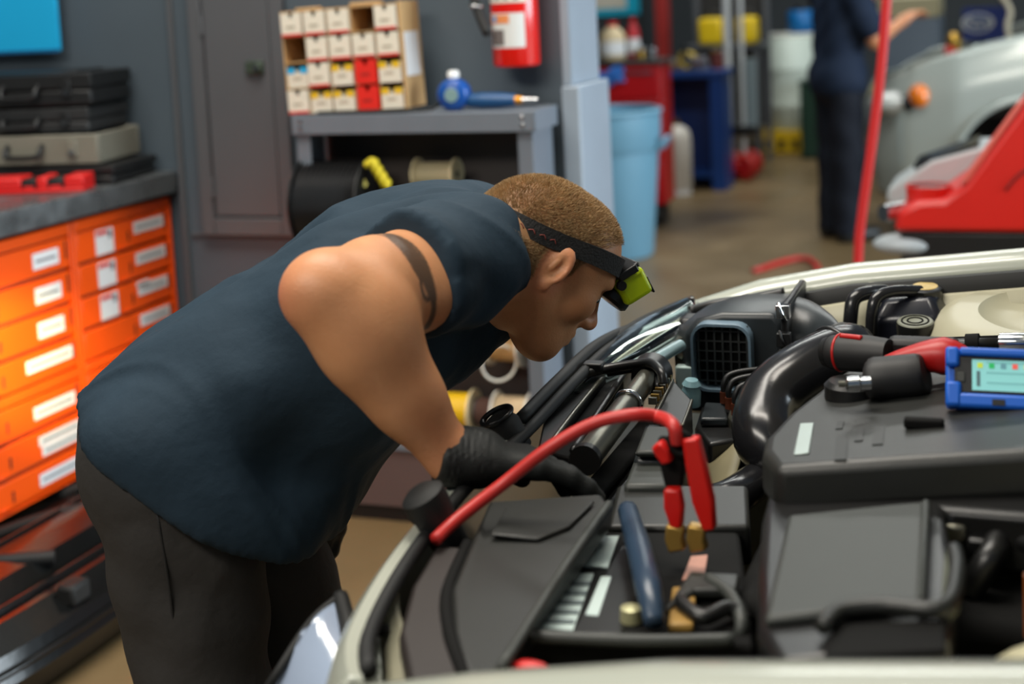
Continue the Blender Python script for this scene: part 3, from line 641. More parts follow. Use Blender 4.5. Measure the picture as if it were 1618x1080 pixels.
for k, (px, w, h, col, lab) in enumerate(((1058, 0.07, 0.10, (120, 92, 70), 'brown parts crate on the left of the blue workbench'), (1086, 0.11, 0.12, (196, 168, 60), 'dull yellow coil on the middle of the blue workbench'), (1108, 0.08, 0.10, (130, 130, 138), 'grey vise on the blue workbench'), (1134, 0.09, 0.13, (120, 60, 56), 'rusty red can at the right end of the blue workbench'))):
    c = PY(px, 100, 10.25); t = thing(['parts_crate', 'hose_coil', 'bench_vise', 'paint_can'][k], lab, ['crate', 'coil', 'vise', 'can'][k], (c.x, 10.25, bzt))
    mm = mat('bench item %d' % k, col, 0.5, var=0.2, scale=30)
    if k == 0: obj('sides', box1(c.x-w, c.x+w, 10.17, 10.33, bzt+0.001, bzt+h*0.6), mm, t, bevel=0.006); obj('contents', MB().ell((c.x, 10.25, bzt+h*0.6), (w*0.8, 0.06, 0.04)), M_steel, t, smooth=60)
    elif k == 1:
        obj('coil', MB().torus((c.x, 10.22, bzt+0.07), (0.2, 1, 0.1), 0.055, 0.014).torus((c.x+0.01, 10.25, bzt+0.07), (-0.2, 1, 0.1), 0.055, 0.014), mm, t, smooth=180); obj('tie', MB().cyl((c.x, 10.18, bzt+0.125), (c.x, 10.30, bzt+0.125), 0.018), M_black, t)
    elif k == 2:
        obj('base', box1(c.x-0.05, c.x+0.05, 10.18, 10.32, bzt+0.001, bzt+0.05), mm, t, bevel=0.01); obj('jaw', box1(c.x-0.06, c.x+0.06, 10.16, 10.20, bzt+0.05, bzt+0.10), mm, t, bevel=0.008); obj('screw', MB().cyl((c.x, 10.13, bzt+0.06), (c.x, 10.2, bzt+0.06), 0.012), M_chrome, t)
    else:
        obj('can', MB().cyl((c.x, 10.25, bzt+0.001), (c.x, 10.25, bzt+h), w*0.5), mm, t, bevel=0.004); obj('lid', MB().cyl((c.x, 10.25, bzt+h), (c.x, 10.25, bzt+h+0.008), w*0.52), M_chrome, t)
# white gas bottle in front
gc = PZ(1073, 306, 0.0)
gb = thing('gas_cylinder', 'short white gas cylinder standing on the floor before the blue workbench', 'gas cylinder', (gc.x, gc.y, 0))
obj('tank', MB().lathe([(0.085, 0.03), (0.10, 0.05), (0.10, 0.40), (0.085, 0.46), (0.05, 0.49), (0.02, 0.50)], (gc.x, gc.y, 0), n=26), mat('white tank paint', (206, 200, 190), 0.4, var=0.1, scale=8), gb, smooth=50)
obj('foot_ring', MB().cyl((gc.x, gc.y, 0), (gc.x, gc.y, 0.05), 0.09, n=26), M_label, gb)
obj('valve', MB().cyl((gc.x, gc.y, 0.50), (gc.x, gc.y, 0.54), 0.018, n=12), M_brass, gb)

# transmission jack with chrome columns and red wheels
jc = PZ(1162, 284, 0.0)
jk = thing('transmission_jack', 'tall jack with chrome columns on a red wheeled base beside the blue workbench', 'jack', (jc.x, jc.y, 0))
obj('base_frame', box1(jc.x-0.09, jc.x+0.09, jc.y-0.07, jc.y+0.25, 0.10, 0.16), M_redc, jk, bevel=0.01)
for x in (-0.075, 0.085):
    for y in (-0.05, 0.22):
        w = obj('wheel', MB().torus((jc.x+x, jc.y+y, 0.105), (0.5, 1, 0), 0.075, 0.03, 22, 8), mat('red wheel', (188, 40, 34), 0.45), jk, smooth=180)
        obj('hub', MB().cyl((jc.x+x, jc.y+y-0.03, 0.105), (jc.x+x, jc.y+y+0.03, 0.105), 0.05, n=14), M_redc, w)
ja = PY(1150, 100, jc.y).x; jb = PY(1172, 100, jc.y).x
for x, r in ((ja, 0.028), (jb, 0.018)):
    obj('chrome_column', MB().cyl((x, jc.y, 0.16), (x, jc.y, 2.3), r, n=18), mat('polished jack steel', (228, 232, 234), 0.25), jk, smooth=60)
obj('pump_cylinder', MB().cyl((PY(1183, 100, jc.y).x, jc.y+0.03, 0.40), (PY(1183, 100, jc.y).x, jc.y+0.03, 0.92), 0.055, n=18), mat('grey cylinder', (130, 146, 152), 0.4), jk, smooth=60)
obj('collar', MB().box(ja-0.05, jb+0.10, jc.y-0.05, jc.y+0.08, 0.34, 0.42), M_black, jk, bevel=0.008)
obj('saddle', MB().box(ja-0.12, jb+0.12, jc.y-0.2, jc.y+0.2, 2.3, 2.34), M_redc, jk, bevel=0.01)

# white drum on a yellow stand, green bin, blue container
dc = PZ(1237, 243, 0.0)
ys = thing('spill_pallet', 'yellow spill tray on the floor under the white drum', 'tray', (dc.x, dc.y+0.25, 0))
yx0, yx1 = PY(1200, 225, dc.y).x, PY(1266, 225, dc.y).x
obj('tray_body', box1(yx0, yx1, dc.y, dc.y+0.55, 0.001, 0.20), mat('yellow tray plastic', (216, 176, 8), 0.45, var=0.08, scale=8), ys, bevel=0.012)
for k in range(3): obj('fork_slot', box1(yx0+0.04+k*0.12, yx0+0.10+k*0.12, dc.y-0.002, dc.y+0.004, 0.04, 0.12), M_dkgap, ys)
wd_ = thing('plastic_drum', 'large milky white plastic drum standing on the yellow tray', 'drum', ((yx0+yx1)/2+0.05, dc.y+0.27, 0.2))
wx, wy = (yx0+yx1)/2+0.06, dc.y+0.27
obj('drum_body', MB().lathe([(0.22, 0.201), (0.235, 0.22), (0.24, 0.40), (0.245, 0.41), (0.24, 0.42), (0.24, 0.72), (0.245, 0.73), (0.24, 0.74), (0.235, 0.98), (0.20, 1.02)], (wx, wy, 0), n=34), mat('milky drum plastic', (206, 216, 204), 0.4, var=0.06, scale=5), wd_, smooth=50)
obj('lid_ring', MB().torus((wx, wy, 1.02), (0, 0, 1), 0.21, 0.014, 34, 8), M_whitep, wd_, smooth=180)
bk = thing('blue_container', 'bright blue plastic container standing on the white drum', 'container', (wx+0.12, wy, 1.035))
bcx = PY(1266, 40, wy).x
obj('tub', MB().lathe([(0.10, 1.036), (0.115, 1.05), (0.12, 1.21), (0.10, 1.23)], (bcx, wy, 0), n=24), mat('blue tub plastic', (16, 104, 168), 0.4), bk, smooth=50)
obj('tub_cap', MB().cyl((bcx, wy, 1.23), (bcx, wy, 1.27), 0.05), M_black, bk)
gx = PY(1282, 180, dc.y-0.3).x
gb2 = thing('green_bin', 'narrow dark green bin on the floor at the right of the white drum', 'bin', (gx, dc.y-0.2, 0))
obj('bin_body', MB().box(gx-0.08, gx+0.12, dc.y-0.4, dc.y-0.1, 0.002, 0.63), mat('dark green plastic', (8, 44, 30), 0.5), gb2, bevel=0.02)
obj('bin_lid', MB().box(gx-0.09, gx+0.13, dc.y-0.41, dc.y-0.09, 0.63, 0.66), mat('dark green plastic', (8, 44, 30), 0.5), gb2, bevel=0.01)
yc = PY(1125, 50, 11.6); y2 = PY(1180, 45, 11.6)
for c, w, lab in ((yc, 0.10, 'yellow plastic crate seen left of the chrome jack columns'), (y2, 0.08, 'yellow jerrycan seen right of the chrome jack columns')):
    t = thing('yellow_can', lab, 'can', (c.x, 11.6, 1.0))
    obj('can_body', box1(c.x-w, c.x+w, 11.5, 11.75, 1.0, 1.22), mat('yellow can plastic', (226, 190, 16), 0.45), t, bevel=0.03)
    obj('carry_grip', MB().tube([(c.x-w*0.6, 11.62, 1.215), (c.x-w*0.5, 11.62, 1.26), (c.x+w*0.5, 11.62, 1.26), (c.x+w*0.6, 11.62, 1.215)], 0.014, 8), M_black, t, smooth=180)
rx = PY(1040, 60, 11.6).x
sr = thing('storage_rack', 'grey steel storage rack at the back carrying the yellow cans', 'rack', (PY(1120, 60, 11.6).x, 11.7, 0))
qx0, qx1 = PY(1085, 60, 11.6).x, PY(1205, 60, 11.6).x
obj('rack_shelf', box1(qx0, qx1, 11.42, 11.95, 0.97, 1.0), M_panel, sr)
for x in (qx0+0.02, qx1-0.02):
    for y in (11.44, 11.93): obj('rack_post', box1(x-0.02, x+0.02, y-0.02, y+0.02, 0, 1.0 if y < 11.6 else 2.2), M_panel, sr)
obj('rack_back', box1(qx0, qx1, 11.95, 11.97, 0.3, 2.2), mat('dark rack back', (34, 32, 30), 0.7), sr)
rp = thing('lift_column', 'red steel lift column rising behind the red tool cart', 'column', (PY(1046, 30, 11.8).x, 11.8, 0))
ux = PY(1046, 30, 11.8).x
obj('post', box1(ux-0.05, ux+0.05, 11.75, 11.9, 0, 3.6), mat('red lift paint', (150, 40, 36), 0.45), rp, bevel=0.008)
obj('foot_plate', box1(ux-0.15, ux+0.15, 11.6, 12.0, 0, 0.02), M_redc, rp)
a = PY(923, 26, 12.5); b = PY(1011, 20, 12.5)
cs = thing('cyan_banner', 'bright cyan banner hanging at the far end above the red tool cart', 'sign', ((a.x+b.x)/2, 12.5, a.z))
obj('banner', box1(a.x, b.x, 12.49, 12.51, a.z, a.z+0.5), mat('cyan banner vinyl', (20, 190, 226), 0.5), cs)
obj('white_band', box1(a.x+0.02, b.x-0.12, 12.484, 12.4895, a.z+0.06, a.z+0.30), M_white, cs)
obj('banner_frame', box1(a.x-0.01, b.x+0.01, 12.515, 12.53, 0, a.z+0.52), M_far, cs)

# grey cabinet with cream top behind the second man
gx0, gx1 = PY(1392, 80, 9.9).x, PY(1486, 80, 9.9).x
gz = PY(1440, 28, 9.9).z
gcab = thing('parts_washer', 'grey steel parts washer with a cream lid between the second man and the blue cover', 'parts washer', ((gx0+gx1)/2, 10.1, 0))
obj('tub', box1(gx0, gx1, 9.9, 10.4, 0.12, gz), mat('pale blue grey steel', (112, 126, 142), 0.4, var=0.06, scale=5), gcab, bevel=0.01)
obj('lid', box1(gx0-0.01, gx1+0.0, 9.89, 10.41, gz, gz+0.14), mat('cream enamel', (182, 174, 140), 0.5), gcab, bevel=0.01)
for x in (gx0+0.04, gx1-0.04):
    for y in (9.95, 10.35): obj('leg', box1(x-0.02, x+0.02, y-0.02, y+0.02, 0, 0.12), M_panel, gcab)

# ------------------------------------------------------------------ silver car in the next bay
M_silver = mat('pale silver car paint', (176, 184, 178), 0.25, var=0.03, scale=3, coat=0.6, metal=0.1)
sc2 = thing('silver_car', 'pale silver car with its hood open in the next bay, facing left', 'car', (0.6, 8.85, 0))
ACX, ACZ, ACR = 0.02, 0.42, 0.395
def ztop(x): return 0.90 + 0.29*max(0.0, min(1.0, (x + 0.80)/0.95))**0.72
def plan(s):       # s in 0..1 from rear of near side round the nose to the far side
    pts = [(1.6, 7.98), (0.6, 7.97), (0.0, 7.98), (-0.35, 8.0), (-0.62, 8.07), (-0.80, 8.25), (-0.88, 8.55), (-0.90, 8.85), (-0.88, 9.15), (-0.80, 9.45), (-0.62, 9.63), (0.0, 9.72), (1.6, 9.72)]
    L = [0]
    for i in range(1, len(pts)): L.append(L[-1] + math.dist(pts[i], pts[i-1]))
    d = s*L[-1]
    for i in range(1, len(pts)):
        if d <= L[i] + 1e-9:
            t = (d - L[i-1])/(L[i] - L[i-1]); return (pts[i-1][0]*(1-t) + pts[i][0]*t, pts[i-1][1]*(1-t) + pts[i][1]*t)
nu, nv = 150, 26
V = []; F = []
for i in range(nu):
    x, y = plan(i/(nu-1))
    for j in range(nv):
        v = j/(nv-1); z = 0.27 + (ztop(x) - 0.27)*v
        cy, cx = 8.85, 0.35
        k = -0.10*max(0, v-0.72)**1.5*3 + 0.018*math.sin(v*PI) - 0.05*max(0, 0.25-v)
        dy = -1 if y < 8.85 else 1
        if x > -0.6: V.append((x, y + dy*k, z))
        else:
            n = Vector((x - 0.2, (y - 8.85)*1.0, 0)).normalized(); V.append((x + n.x*k*1.2, y + n.y*k*1.2, z))
for i in range(nu-1):
    for j in range(nv-1):
        q = [i*nv+j, (i+1)*nv+j, (i+1)*nv+j+1, i*nv+j+1]
        c = np.mean([V[k] for k in q], axis=0)
        if math.hypot(c[0]-ACX, c[2]-ACZ) < ACR and (c[1] < 8.3 or c[1] > 9.4): continue
        F.append(tuple(q))
bd2 = mesh_obj('body_shell', V, F, M_silver, sc2, smooth=50, solid=0.012)
obj('bumper_crease', MB().tube([(plan(s)[0]-0.0, plan(s)[1]-0.006, 0.585) for s in np.linspace(0.335, 0.62, 26)], 0.006, 6, sub=1), mat('grey seam', (110, 112, 110), 0.5), bd2, smooth=180)
arch = MB(); ring = []
for i in range(33):
    a = -0.15 + (PI + 0.3)*i/32
    ring.append((ACX + ACR*math.cos(a), 7.965, ACZ + ACR*math.sin(a)))
arch.tube(ring, 0.018, 8, sub=1)
obj('arch_flare', arch, M_silver, sc2, smooth=180)
obj('wheel_well', MB().surf(lambda u, v: (ACX + (ACR+0.005)*math.cos(PI*1.1*u - 0.15), 7.98 + 0.35*v, ACZ + (ACR+0.005)*math.sin(PI*1.1*u - 0.15)), 24, 4).box(ACX-ACR, ACX+ACR, 8.33, 8.34, 0.1, ACZ+ACR), M_rubber, sc2)
wh = obj('tire', MB().torus((ACX+0.03, 8.13, 0.325), (0, 1, 0), 0.235, 0.09, 36, 12), M_rubber, sc2, smooth=180)
obj('rim', MB().lathe([(0.05, -0.05), (0.20, -0.05), (0.21, -0.07), (0.21, 0.07)], (ACX+0.03, 8.13, 0.325), (0, 1, 0), 26), mat('alloy', (130, 132, 134), 0.35, metal=0.8), wh)
# headlight with amber signal
hl = PY(1416, 166, 8.05); ho = PY(1452, 153, 8.0)
M_lens = mat('clear lens plastic', (196, 200, 196), 0.08, var=0.25, scale=14, coat=0.8)
h1 = obj('headlight', MB().ell((hl.x+0.0, 8.205, hl.z), (0.16, 0.16, 0.078), M=None), M_lens, sc2, smooth=180)
h1.rotation_euler = (0, 0, 0)
obj('reflector', MB().ell((hl.x+0.068, 8.06, hl.z+0.010), (0.038, 0.05, 0.05)), mat('dark reflector', (60, 60, 62), 0.15, metal=0.8), h1, smooth=180)
obj('turn_signal', MB().ell((ho.x, 8.055, ho.z), (0.062, 0.07, 0.068)), mat('amber lens', (232, 120, 20), 0.15, coat=0.6), h1, smooth=180)
# engine bay edge, hood and prop
obj('bay_trim', MB().box(-0.70, 1.2, 8.16, 9.55, 0.70, 0.83), M_black, sc2)
for px, py, m_, r, n in ((1508, 62, M_brass, 0.045, 'filler_cap'), (1506, 80, M_redp, 0.05, 'red_clamp'), (1545, 80, mat('pale green tank', (170, 200, 196), 0.3), 0.04, 'fluid_tank'), (1562, 74, mat('pale blue tank', (170, 200, 216), 0.3), 0.03, 'fluid_tank'), (1518, 92, M_yel, 0.03, 'dipstick_loop')):
    c = PY(px, py, 8.6); obj(n, MB().lathe([(r*0.5, -0.18), (r*0.9, -0.12), (r, 0), (r*0.8, r*0.6), (r*0.3, r*0.9)], c, (0, 0, 1), 14), m_, sc2, smooth=50)
hin = Vector((0.40, 0, 1.02))
def hood2(u, v): 
    t = 1.05*u; return (0.42 - t*0.62, 8.12 + 1.46*v, 1.12 + t*0.80 + 0.05*math.sin(PI*u)*math.sin(PI*v))
obj('hood', MB().surf(hood2, 14, 14), mat('hood underside paint', (170, 186, 196), 0.35, var=0.05, scale=5), sc2, solid=0.03, smooth=60)
obj('hood_prop', MB().tube([PY(1572, -20, 8.3), PY(1596, 15, 8.3), PY(1592, 42, 8.3), PY(1598, 70, 8.3)], 0.016, 8), mat('cream prop', (190, 182, 160), 0.5), sc2, smooth=180)
obj('windshield', MB().surf(lambda u, v: (0.72 + 0.75*u, 8.2 + 1.3*v, 1.08 + 0.42*u), 6, 6), mat('dark glass', (30, 36, 40), 0.06), sc2)
obj('roof_section', MB().box(1.47, 1.6, 8.15, 9.55, 0.9, 1.52), M_silver, sc2, bevel=0.05)
# blue fender cover with an oval badge, hung on the far side
fc = thing('fender_cover', 'dark blue fender cover with a white oval badge on the silver car', 'fender cover', (PY(1555, 35, 9.5).x, 9.5, 1.0))
fa0, fa1 = PY(1521, 15, 9.5), PY(1592, 62, 9.5)
obj('cover', box1(fa0.x, fa1.x, 9.5, 9.515, fa1.z, fa0.z+0.01), mat('navy vinyl', (12, 44, 120), 0.5), fc)
oc = PY(1545, 36, 9.49); w_, h_ = 0.098, 0.062
ovo = [(oc.x + w_*math.cos(2*PI*i/40), oc.z + h_*math.sin(2*PI*i/40)) for i in range(40)]; ovi = [(oc.x + w_*0.86*math.cos(2*PI*i/40), oc.z + h_*0.84*math.sin(2*PI*i/40)) for i in range(40)]
ov = obj('oval_badge', MB().prism(ovo, 9.492, 9.4995, 'y'), mat('badge white', (214, 218, 224), 0.5), fc)
obj('oval_field', MB().prism(ovi, 9.489, 9.4918, 'y'), mat('badge blue grey', (70, 92, 136), 0.5), ov)
tv, tf = text_mesh('Ford', 0.085, 0.0015, 0.25)
obj('oval_lettering', MB().add(tv, tf, Matrix.Translation((oc.x, 9.487, oc.z)) @ Matrix.Rotation(PI/2, 4, 'X')), mat('badge letters', (214, 214, 206), 0.5), ov)

# ------------------------------------------------------------------ red service cart near the car
YR = 4.62
M_redm = mat('red moulded plastic', (214, 34, 26), 0.36, var=0.07, scale=7, coat=0.15)
M_pinkm = mat('worn pale red edge', (226, 104, 90), 0.5)
rp_ = [PY(x, y, YR) for x, y in ((1412, 366), (1420, 334), (1450, 318), (1490, 316), (1524, 292), (1618, 166), (1650, 130))]
rm = thing('service_cart', 'bright red moulded service machine behind the far fender at the right edge', 'machine', (-0.1, 4.9, 0))
poly = [(p.x, p.z) for p in rp_] + [(0.55, rp_[-1].z), (0.55, rp_[0].z)]
zlow = rp_[0].z
obj('housing', MB().prism(poly, YR, YR+0.42, 'y'), M_redm, rm, bevel=0.018, bseg=3)
p2 = [(rp_[4].x+0.012, rp_[4].z+0.012), (rp_[5].x+0.005, rp_[5].z+0.016), (rp_[5].x-0.018, rp_[5].z+0.004), (rp_[4].x-0.012, rp_[4].z+0.0)]
obj('edge_channel', MB().prism(p2, YR+0.0, YR+0.06, 'y'), M_pinkm, rm, bevel=0.004)
cu = PY(1468, 305, YR+0.10)
ch_ = obj('cup_holder', MB().lathe([(0.070, -0.02), (0.074, 0.035), (0.066, 0.036), (0.062, 0.0)], (cu.x, YR+0.11, cu.z-0.01), (0, 0, 1), 26), M_redm, rm, smooth=40)
obj('cup_well', MB().lathe([(0.0601, 0.012), (0.0601, 0.03), (0.02, 0.014)], (cu.x, YR+0.11, cu.z-0.01), (0, 0, 1), 22), M_black, ch_)
obj('panel_seam', MB().tube([(PY(1588, 300, YR).x, YR-0.003, PY(1588, 300, YR).z), (PY(1618, 270, YR).x, YR-0.003, PY(1618, 270, YR).z), (0.1, YR-0.003, PY(1618, 250, YR).z)], 0.004, 6), mat('dark red seam', (120, 16, 14), 0.5), rm, smooth=180)
obj('black_base', box1(rp_[0].x+0.02, 0.55, YR+0.015, YR+0.42, zlow-0.14, zlow-0.002), M_black, rm, bevel=0.01)
pf = PY(1400, 385, YR-0.02)
obj('pale_foot', MB().ell((pf.x+0.05, YR+0.06, pf.z-0.015), (0.10, 0.07, 0.035)), mat('pale grey plastic', (172, 180, 184), 0.4), rm, smooth=180)
obj('roller', MB().cyl((PY(1396, 340, YR+0.05).x, YR+0.04, PY(1396, 340, YR).z), (PY(1410, 340, YR+0.05).x+0.03, YR+0.1, PY(1410, 340, YR).z), 0.028), M_chrome, rm)
w0, w1, w2 = PY(1398, 312, 5.0), PY(1470, 262, 5.0), PY(1545, 236, 5.0)
obj('pale_tray', MB().prism([(w0.x, w0.z-0.02), (w0.x+0.005, w0.z+0.02), (w1.x, w1.z+0.012), (w2.x, w2.z), (0.3, w2.z), (0.3, w0.z-0.06), (w0.x+0.04, w0.z-0.06)], YR+0.43, YR+0.75, 'y'), mat('white machine plastic', (188, 196, 198), 0.35), rm, bevel=0.012)
obj('dark_screen', MB().hexa([(w1.x-0.06, YR+0.44, w1.z-0.018), (w2.x, YR+0.44, w2.z+0.004), (w2.x, YR+0.72, w2.z+0.004), (w1.x-0.06, YR+0.72, w1.z-0.018)], [(w1.x-0.06, YR+0.44, w1.z-0.008), (w2.x, YR+0.44, w2.z+0.014), (w2.x, YR+0.72, w2.z+0.014), (w1.x-0.06, YR+0.72, w1.z-0.008)]), mat('dark glass', (30, 36, 40), 0.06), rm)
for x in (-0.28, 0.45):
    for y in (YR+0.08, YR+0.62):
        lg = obj('leg', MB().cyl((x, y, 0.10), (x, y, zlow-0.13), 0.02), M_black, rm)
        obj('caster', MB().cyl((x-0.015, y, 0.05), (x+0.015, y, 0.05), 0.05), M_rubber, lg)
obj('cross_frame', MB().box(-0.30, 0.47, YR+0.06, YR+0.10, 0.20, 0.24), M_black, rm)
obj('back_sheet', MB().box(-0.30, 0.47, YR+0.60, YR+0.64, 0.20, zlow-0.06), M_black, rm)

# hanging red air hose
h_pts = [PY(1406, -160, 4.2), PY(1402, -20, 4.2), PY(1392, 110, 4.2), PY(1376, 240, 4.2), PY(1362, 340, 4.2), PY(1356, 410, 4.2)]
top = h_pts[0].copy(); top.z = 3.6; top.x += 0.12; low = h_pts[-1].copy(); 
f1 = Vector((low.x-0.02, 4.2, 0.25)); f2 = Vector((low.x-0.15, 4.35, 0.02)); f3 = PZ(1290, 418, 0.015); f4 = PZ(1190, 428, 0.015)
tag(obj('air_hose', MB().tube([top] + h_pts + [f1, f2, f3, f4], 0.014, 12), mat('red hose rubber', (196, 40, 40), 0.4, var=0.06, scale=20), smooth=180), 'red air hose hanging down from above in front of the second man', 'hose')
# ------------------------------------------------------------------ the car being repaired
def PP(x, y, a, b):                       # ray onto the sloping plane z = a + b*x
    v = _ray(x, y); t = (CAM_H - a)/(b*v[0] - v[2]); return Vector(CAM_O + v*t)
def slab(pts, th, up=False):
    pts = [Vector(p) for p in pts]
    return MB().loft([[p + Vector((0, 0, -th if not up else 0)) for p in pts], [p + Vector((0, 0, 0 if not up else th)) for p in pts]])
M_paint = mat('warm white car paint', (172, 176, 164), 0.26, var=0.02, scale=3, coat=0.5)
M_apron = mat('cream primer paint', (170, 166, 142), 0.38, var=0.06, scale=9)
M_cover = mat('charcoal moulded plastic', (36, 37, 35), 0.42, var=0.10, scale=40, bump=0.06, bscale=400)
M_cover2 = mat('slate moulded plastic', (52, 55, 52), 0.5, var=0.06, scale=40)
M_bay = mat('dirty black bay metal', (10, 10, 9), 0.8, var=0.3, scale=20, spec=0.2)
M_satin = mat('satin black plastic', (22, 22, 22), 0.34, var=0.15, scale=18)
M_hose = mat('intake hose rubber', (26, 26, 28), 0.22, var=0.1, scale=14)
M_air = mat('grey air box plastic', (40, 45, 48), 0.36, var=0.08, scale=20)
M_rimb = mat('air duct rim plastic', (112, 134, 150), 0.3)
M_alum = mat('dull aluminium', (120, 118, 106), 0.32, metal=0.85, var=0.15, scale=20)
YC = 1.775
car = thing('car', 'white car with its hood open and engine exposed, filling the right foreground', 'car', (0.6, YC, 0))
def C(n, mb, m, p=None, **k): return obj(n, mb, m, p or car, **k)

RAIL = [(-0.615, 0.905, 0.655), (-0.57, 0.931, 0.700), (-0.45, 0.969, 0.724), (-0.285, 1.001, 0.728), (0.0, 1.033, 0.725), (0.5, 1.07, 0.725), (1.1, 1.10, 0.725)]
SEC = [(-0.046, -0.040), (-0.034, -0.014), (-0.020, -0.003), (0.0, 0.0), (0.03, -0.007), (0.085, -0.04), (0.135, -0.12), (0.16, -0.25), (0.155, -0.5)]
def rail_pts(side, dy, dz, x0=-9, n=6):
    P = []
    for i in range(len(RAIL) - 1):
        for k in range(n):
            t = k/n; a, b = RAIL[i], RAIL[i+1]
            P.append((a[0]*(1-t)+b[0]*t, YC + side*(a[2]*(1-t)+b[2]*t + dy), a[1]*(1-t)+b[1]*t + dz - (0.042 if side < 0 else 0)))
    P.append((RAIL[-1][0], YC + side*(RAIL[-1][2] + dy), RAIL[-1][1] + dz - (0.042 if side < 0 else 0)))
    return [p for p in P if p[0] >= x0]
for side, nm in ((1, 'pale outer fender on the far side'), (-1, 'pale outer fender nearest the camera')):
    rows_ = [rail_pts(side, dy, dz) for dy, dz in SEC]
    f_ = C('fender', MB().loft([list(r) for r in rows_], False, False), M_paint, solid=0.004, smooth=40); f_['label'] = nm
    C('hood_seal', MB().loft([[(p[0], p[1] + side*a, p[2] + b) for p in rail_pts(side, -0.062, -0.038, -0.50)] for a, b in ((0.016, 0.0), (0.012, 0.012), (-0.010, 0.013), (-0.018, 0.0), (-0.018, -0.02), (0.012, -0.02))], False, False), M_rubber, smooth=40, solid=0.003)
    C('inner_apron', MB().loft([rail_pts(side, -0.040, -0.030, -0.52), rail_pts(side, -0.085, -0.052, -0.52), rail_pts(side, -0.10, -0.075, -0.52), rail_pts(side, -0.115, -0.30, -0.52), rail_pts(side, -0.12, -0.6, -0.52)], False, False), M_apron, solid=0.004, smooth=30)
# front bumper skin, closing lip and seals
FE = [(-0.600, 0.640, 0.900), (-0.640, 0.560, 0.905), (-0.662, 0.40, 0.912), (-0.667, 0.2, 0.905), (-0.668, 0.0, 0.902)]
fe_l = [(x, YC - y, z - 0.022*(y > 0.3) - 0.010*(y > 0.5)) for x, y, z in FE] + [(x, YC + y, z + 0.006) for x, y, z in FE[::-1][1:]]
def smoothp(P, n=6):
    mb = MB(); pts = [Vector(p) for p in P]; out = []
    for i in range(len(pts)-1):
        a = pts[max(i-1,0)]; b = pts[i]; c = pts[i+1]; e = pts[min(i+2, len(pts)-1)]
        for k in range(n):
            t = k/n; out.append(0.5*((2*b) + (c-a)*t + (2*a-5*b+4*c-e)*t*t + (3*b-a-3*c+e)*t**3))
    return out + [pts[-1]]
fes = smoothp(fe_l)
def offs(P, dx, dz): return [(p.x + dx, p.y, p.z + dz) for p in P]
C('front_lip', MB().loft([offs(fes, 0.016, -0.012), offs(fes, 0.012, 0.0), offs(fes, 0.0, 0.001), offs(fes, -0.012, -0.012), offs(fes, -0.03, -0.06), offs(fes, -0.06, -0.18), offs(fes, -0.10, -0.36), offs(fes, -0.09, -0.56), offs(fes, -0.03, -0.66)], False, False), M_paint, solid=0.004, smooth=40)
C('fascia_seal', MB().tube([(p.x + 0.000, p.y, p.z + 0.004) for p in fes if p.y > 1.80], 0.011, 8, sub=1), M_rubber, smooth=180)
C('front_seal', MB().tube([(p.x + 0.022, p.y, p.z + 0.002) for p in fes[2:-2]], 0.0085, 8, sub=1), M_rubber, smooth=180)
gr_ = C('grille', MB().box(-0.775, -0.74, YC-0.38, YC+0.38, 0.55, 0.74), M_black)
for k in range(6): C('grille_slat', MB().box(-0.785, -0.772, YC-0.37, YC+0.37, 0.565+k*0.03, 0.577+k*0.03), M_chrome, gr_)
for k, (px, py) in enumerate(((680, 812), (790, 674))):
    c = PZ(px, py, 0.915)
    b_ = C('bump_stop', MB().lathe([(0.020, -0.06), (0.022, -0.03), (0.024, 0.0), (0.026, 0.012), (0.026, 0.028), (0.018, 0.034)] if k == 0 else [(0.02, -0.04), (0.024, -0.02), (0.026, 0.0), (0.020, 0.016), (0.008, 0.02)], (c.x+0.004, c.y, c.z), (-0.35 if k == 0 else -0.5, -0.25, 0.9), 20), M_rubber, smooth=50)
    C('cap_ring', MB().torus((c.x-0.003, c.y-0.003, c.z+0.016), (-0.35, -0.25, 0.9), 0.022, 0.004, 22, 8), M_satin, b_, smooth=180)

# engine bay shell
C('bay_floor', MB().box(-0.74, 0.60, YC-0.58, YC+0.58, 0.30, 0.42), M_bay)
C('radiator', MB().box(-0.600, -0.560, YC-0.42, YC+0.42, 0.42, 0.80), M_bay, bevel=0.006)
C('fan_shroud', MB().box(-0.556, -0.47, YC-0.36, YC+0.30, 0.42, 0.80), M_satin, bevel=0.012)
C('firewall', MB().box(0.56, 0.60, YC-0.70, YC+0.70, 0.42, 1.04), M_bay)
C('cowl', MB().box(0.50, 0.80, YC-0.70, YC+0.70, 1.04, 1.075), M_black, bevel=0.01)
C('windshield', MB().surf(lambda u, v: (0.78 + 0.62*u, YC - 0.68 + 1.36*v, 1.085 + 0.46*u), 6, 8), mat('dark glass', (30, 36, 40), 0.06), solid=0.006)
def hood1(u, v): return (0.56 - 0.62*u, YC - 0.70 + 1.40*v, 1.12 + 1.10*u + 0.05*math.sin(PI*u))
C('hood', MB().surf(hood1, 12, 12), M_paint, solid=0.025, smooth=50)
C('engine_block', MB().box(-0.30, 0.45, YC-0.36, YC+0.22, 0.42, 0.86), M_bay, bevel=0.02)

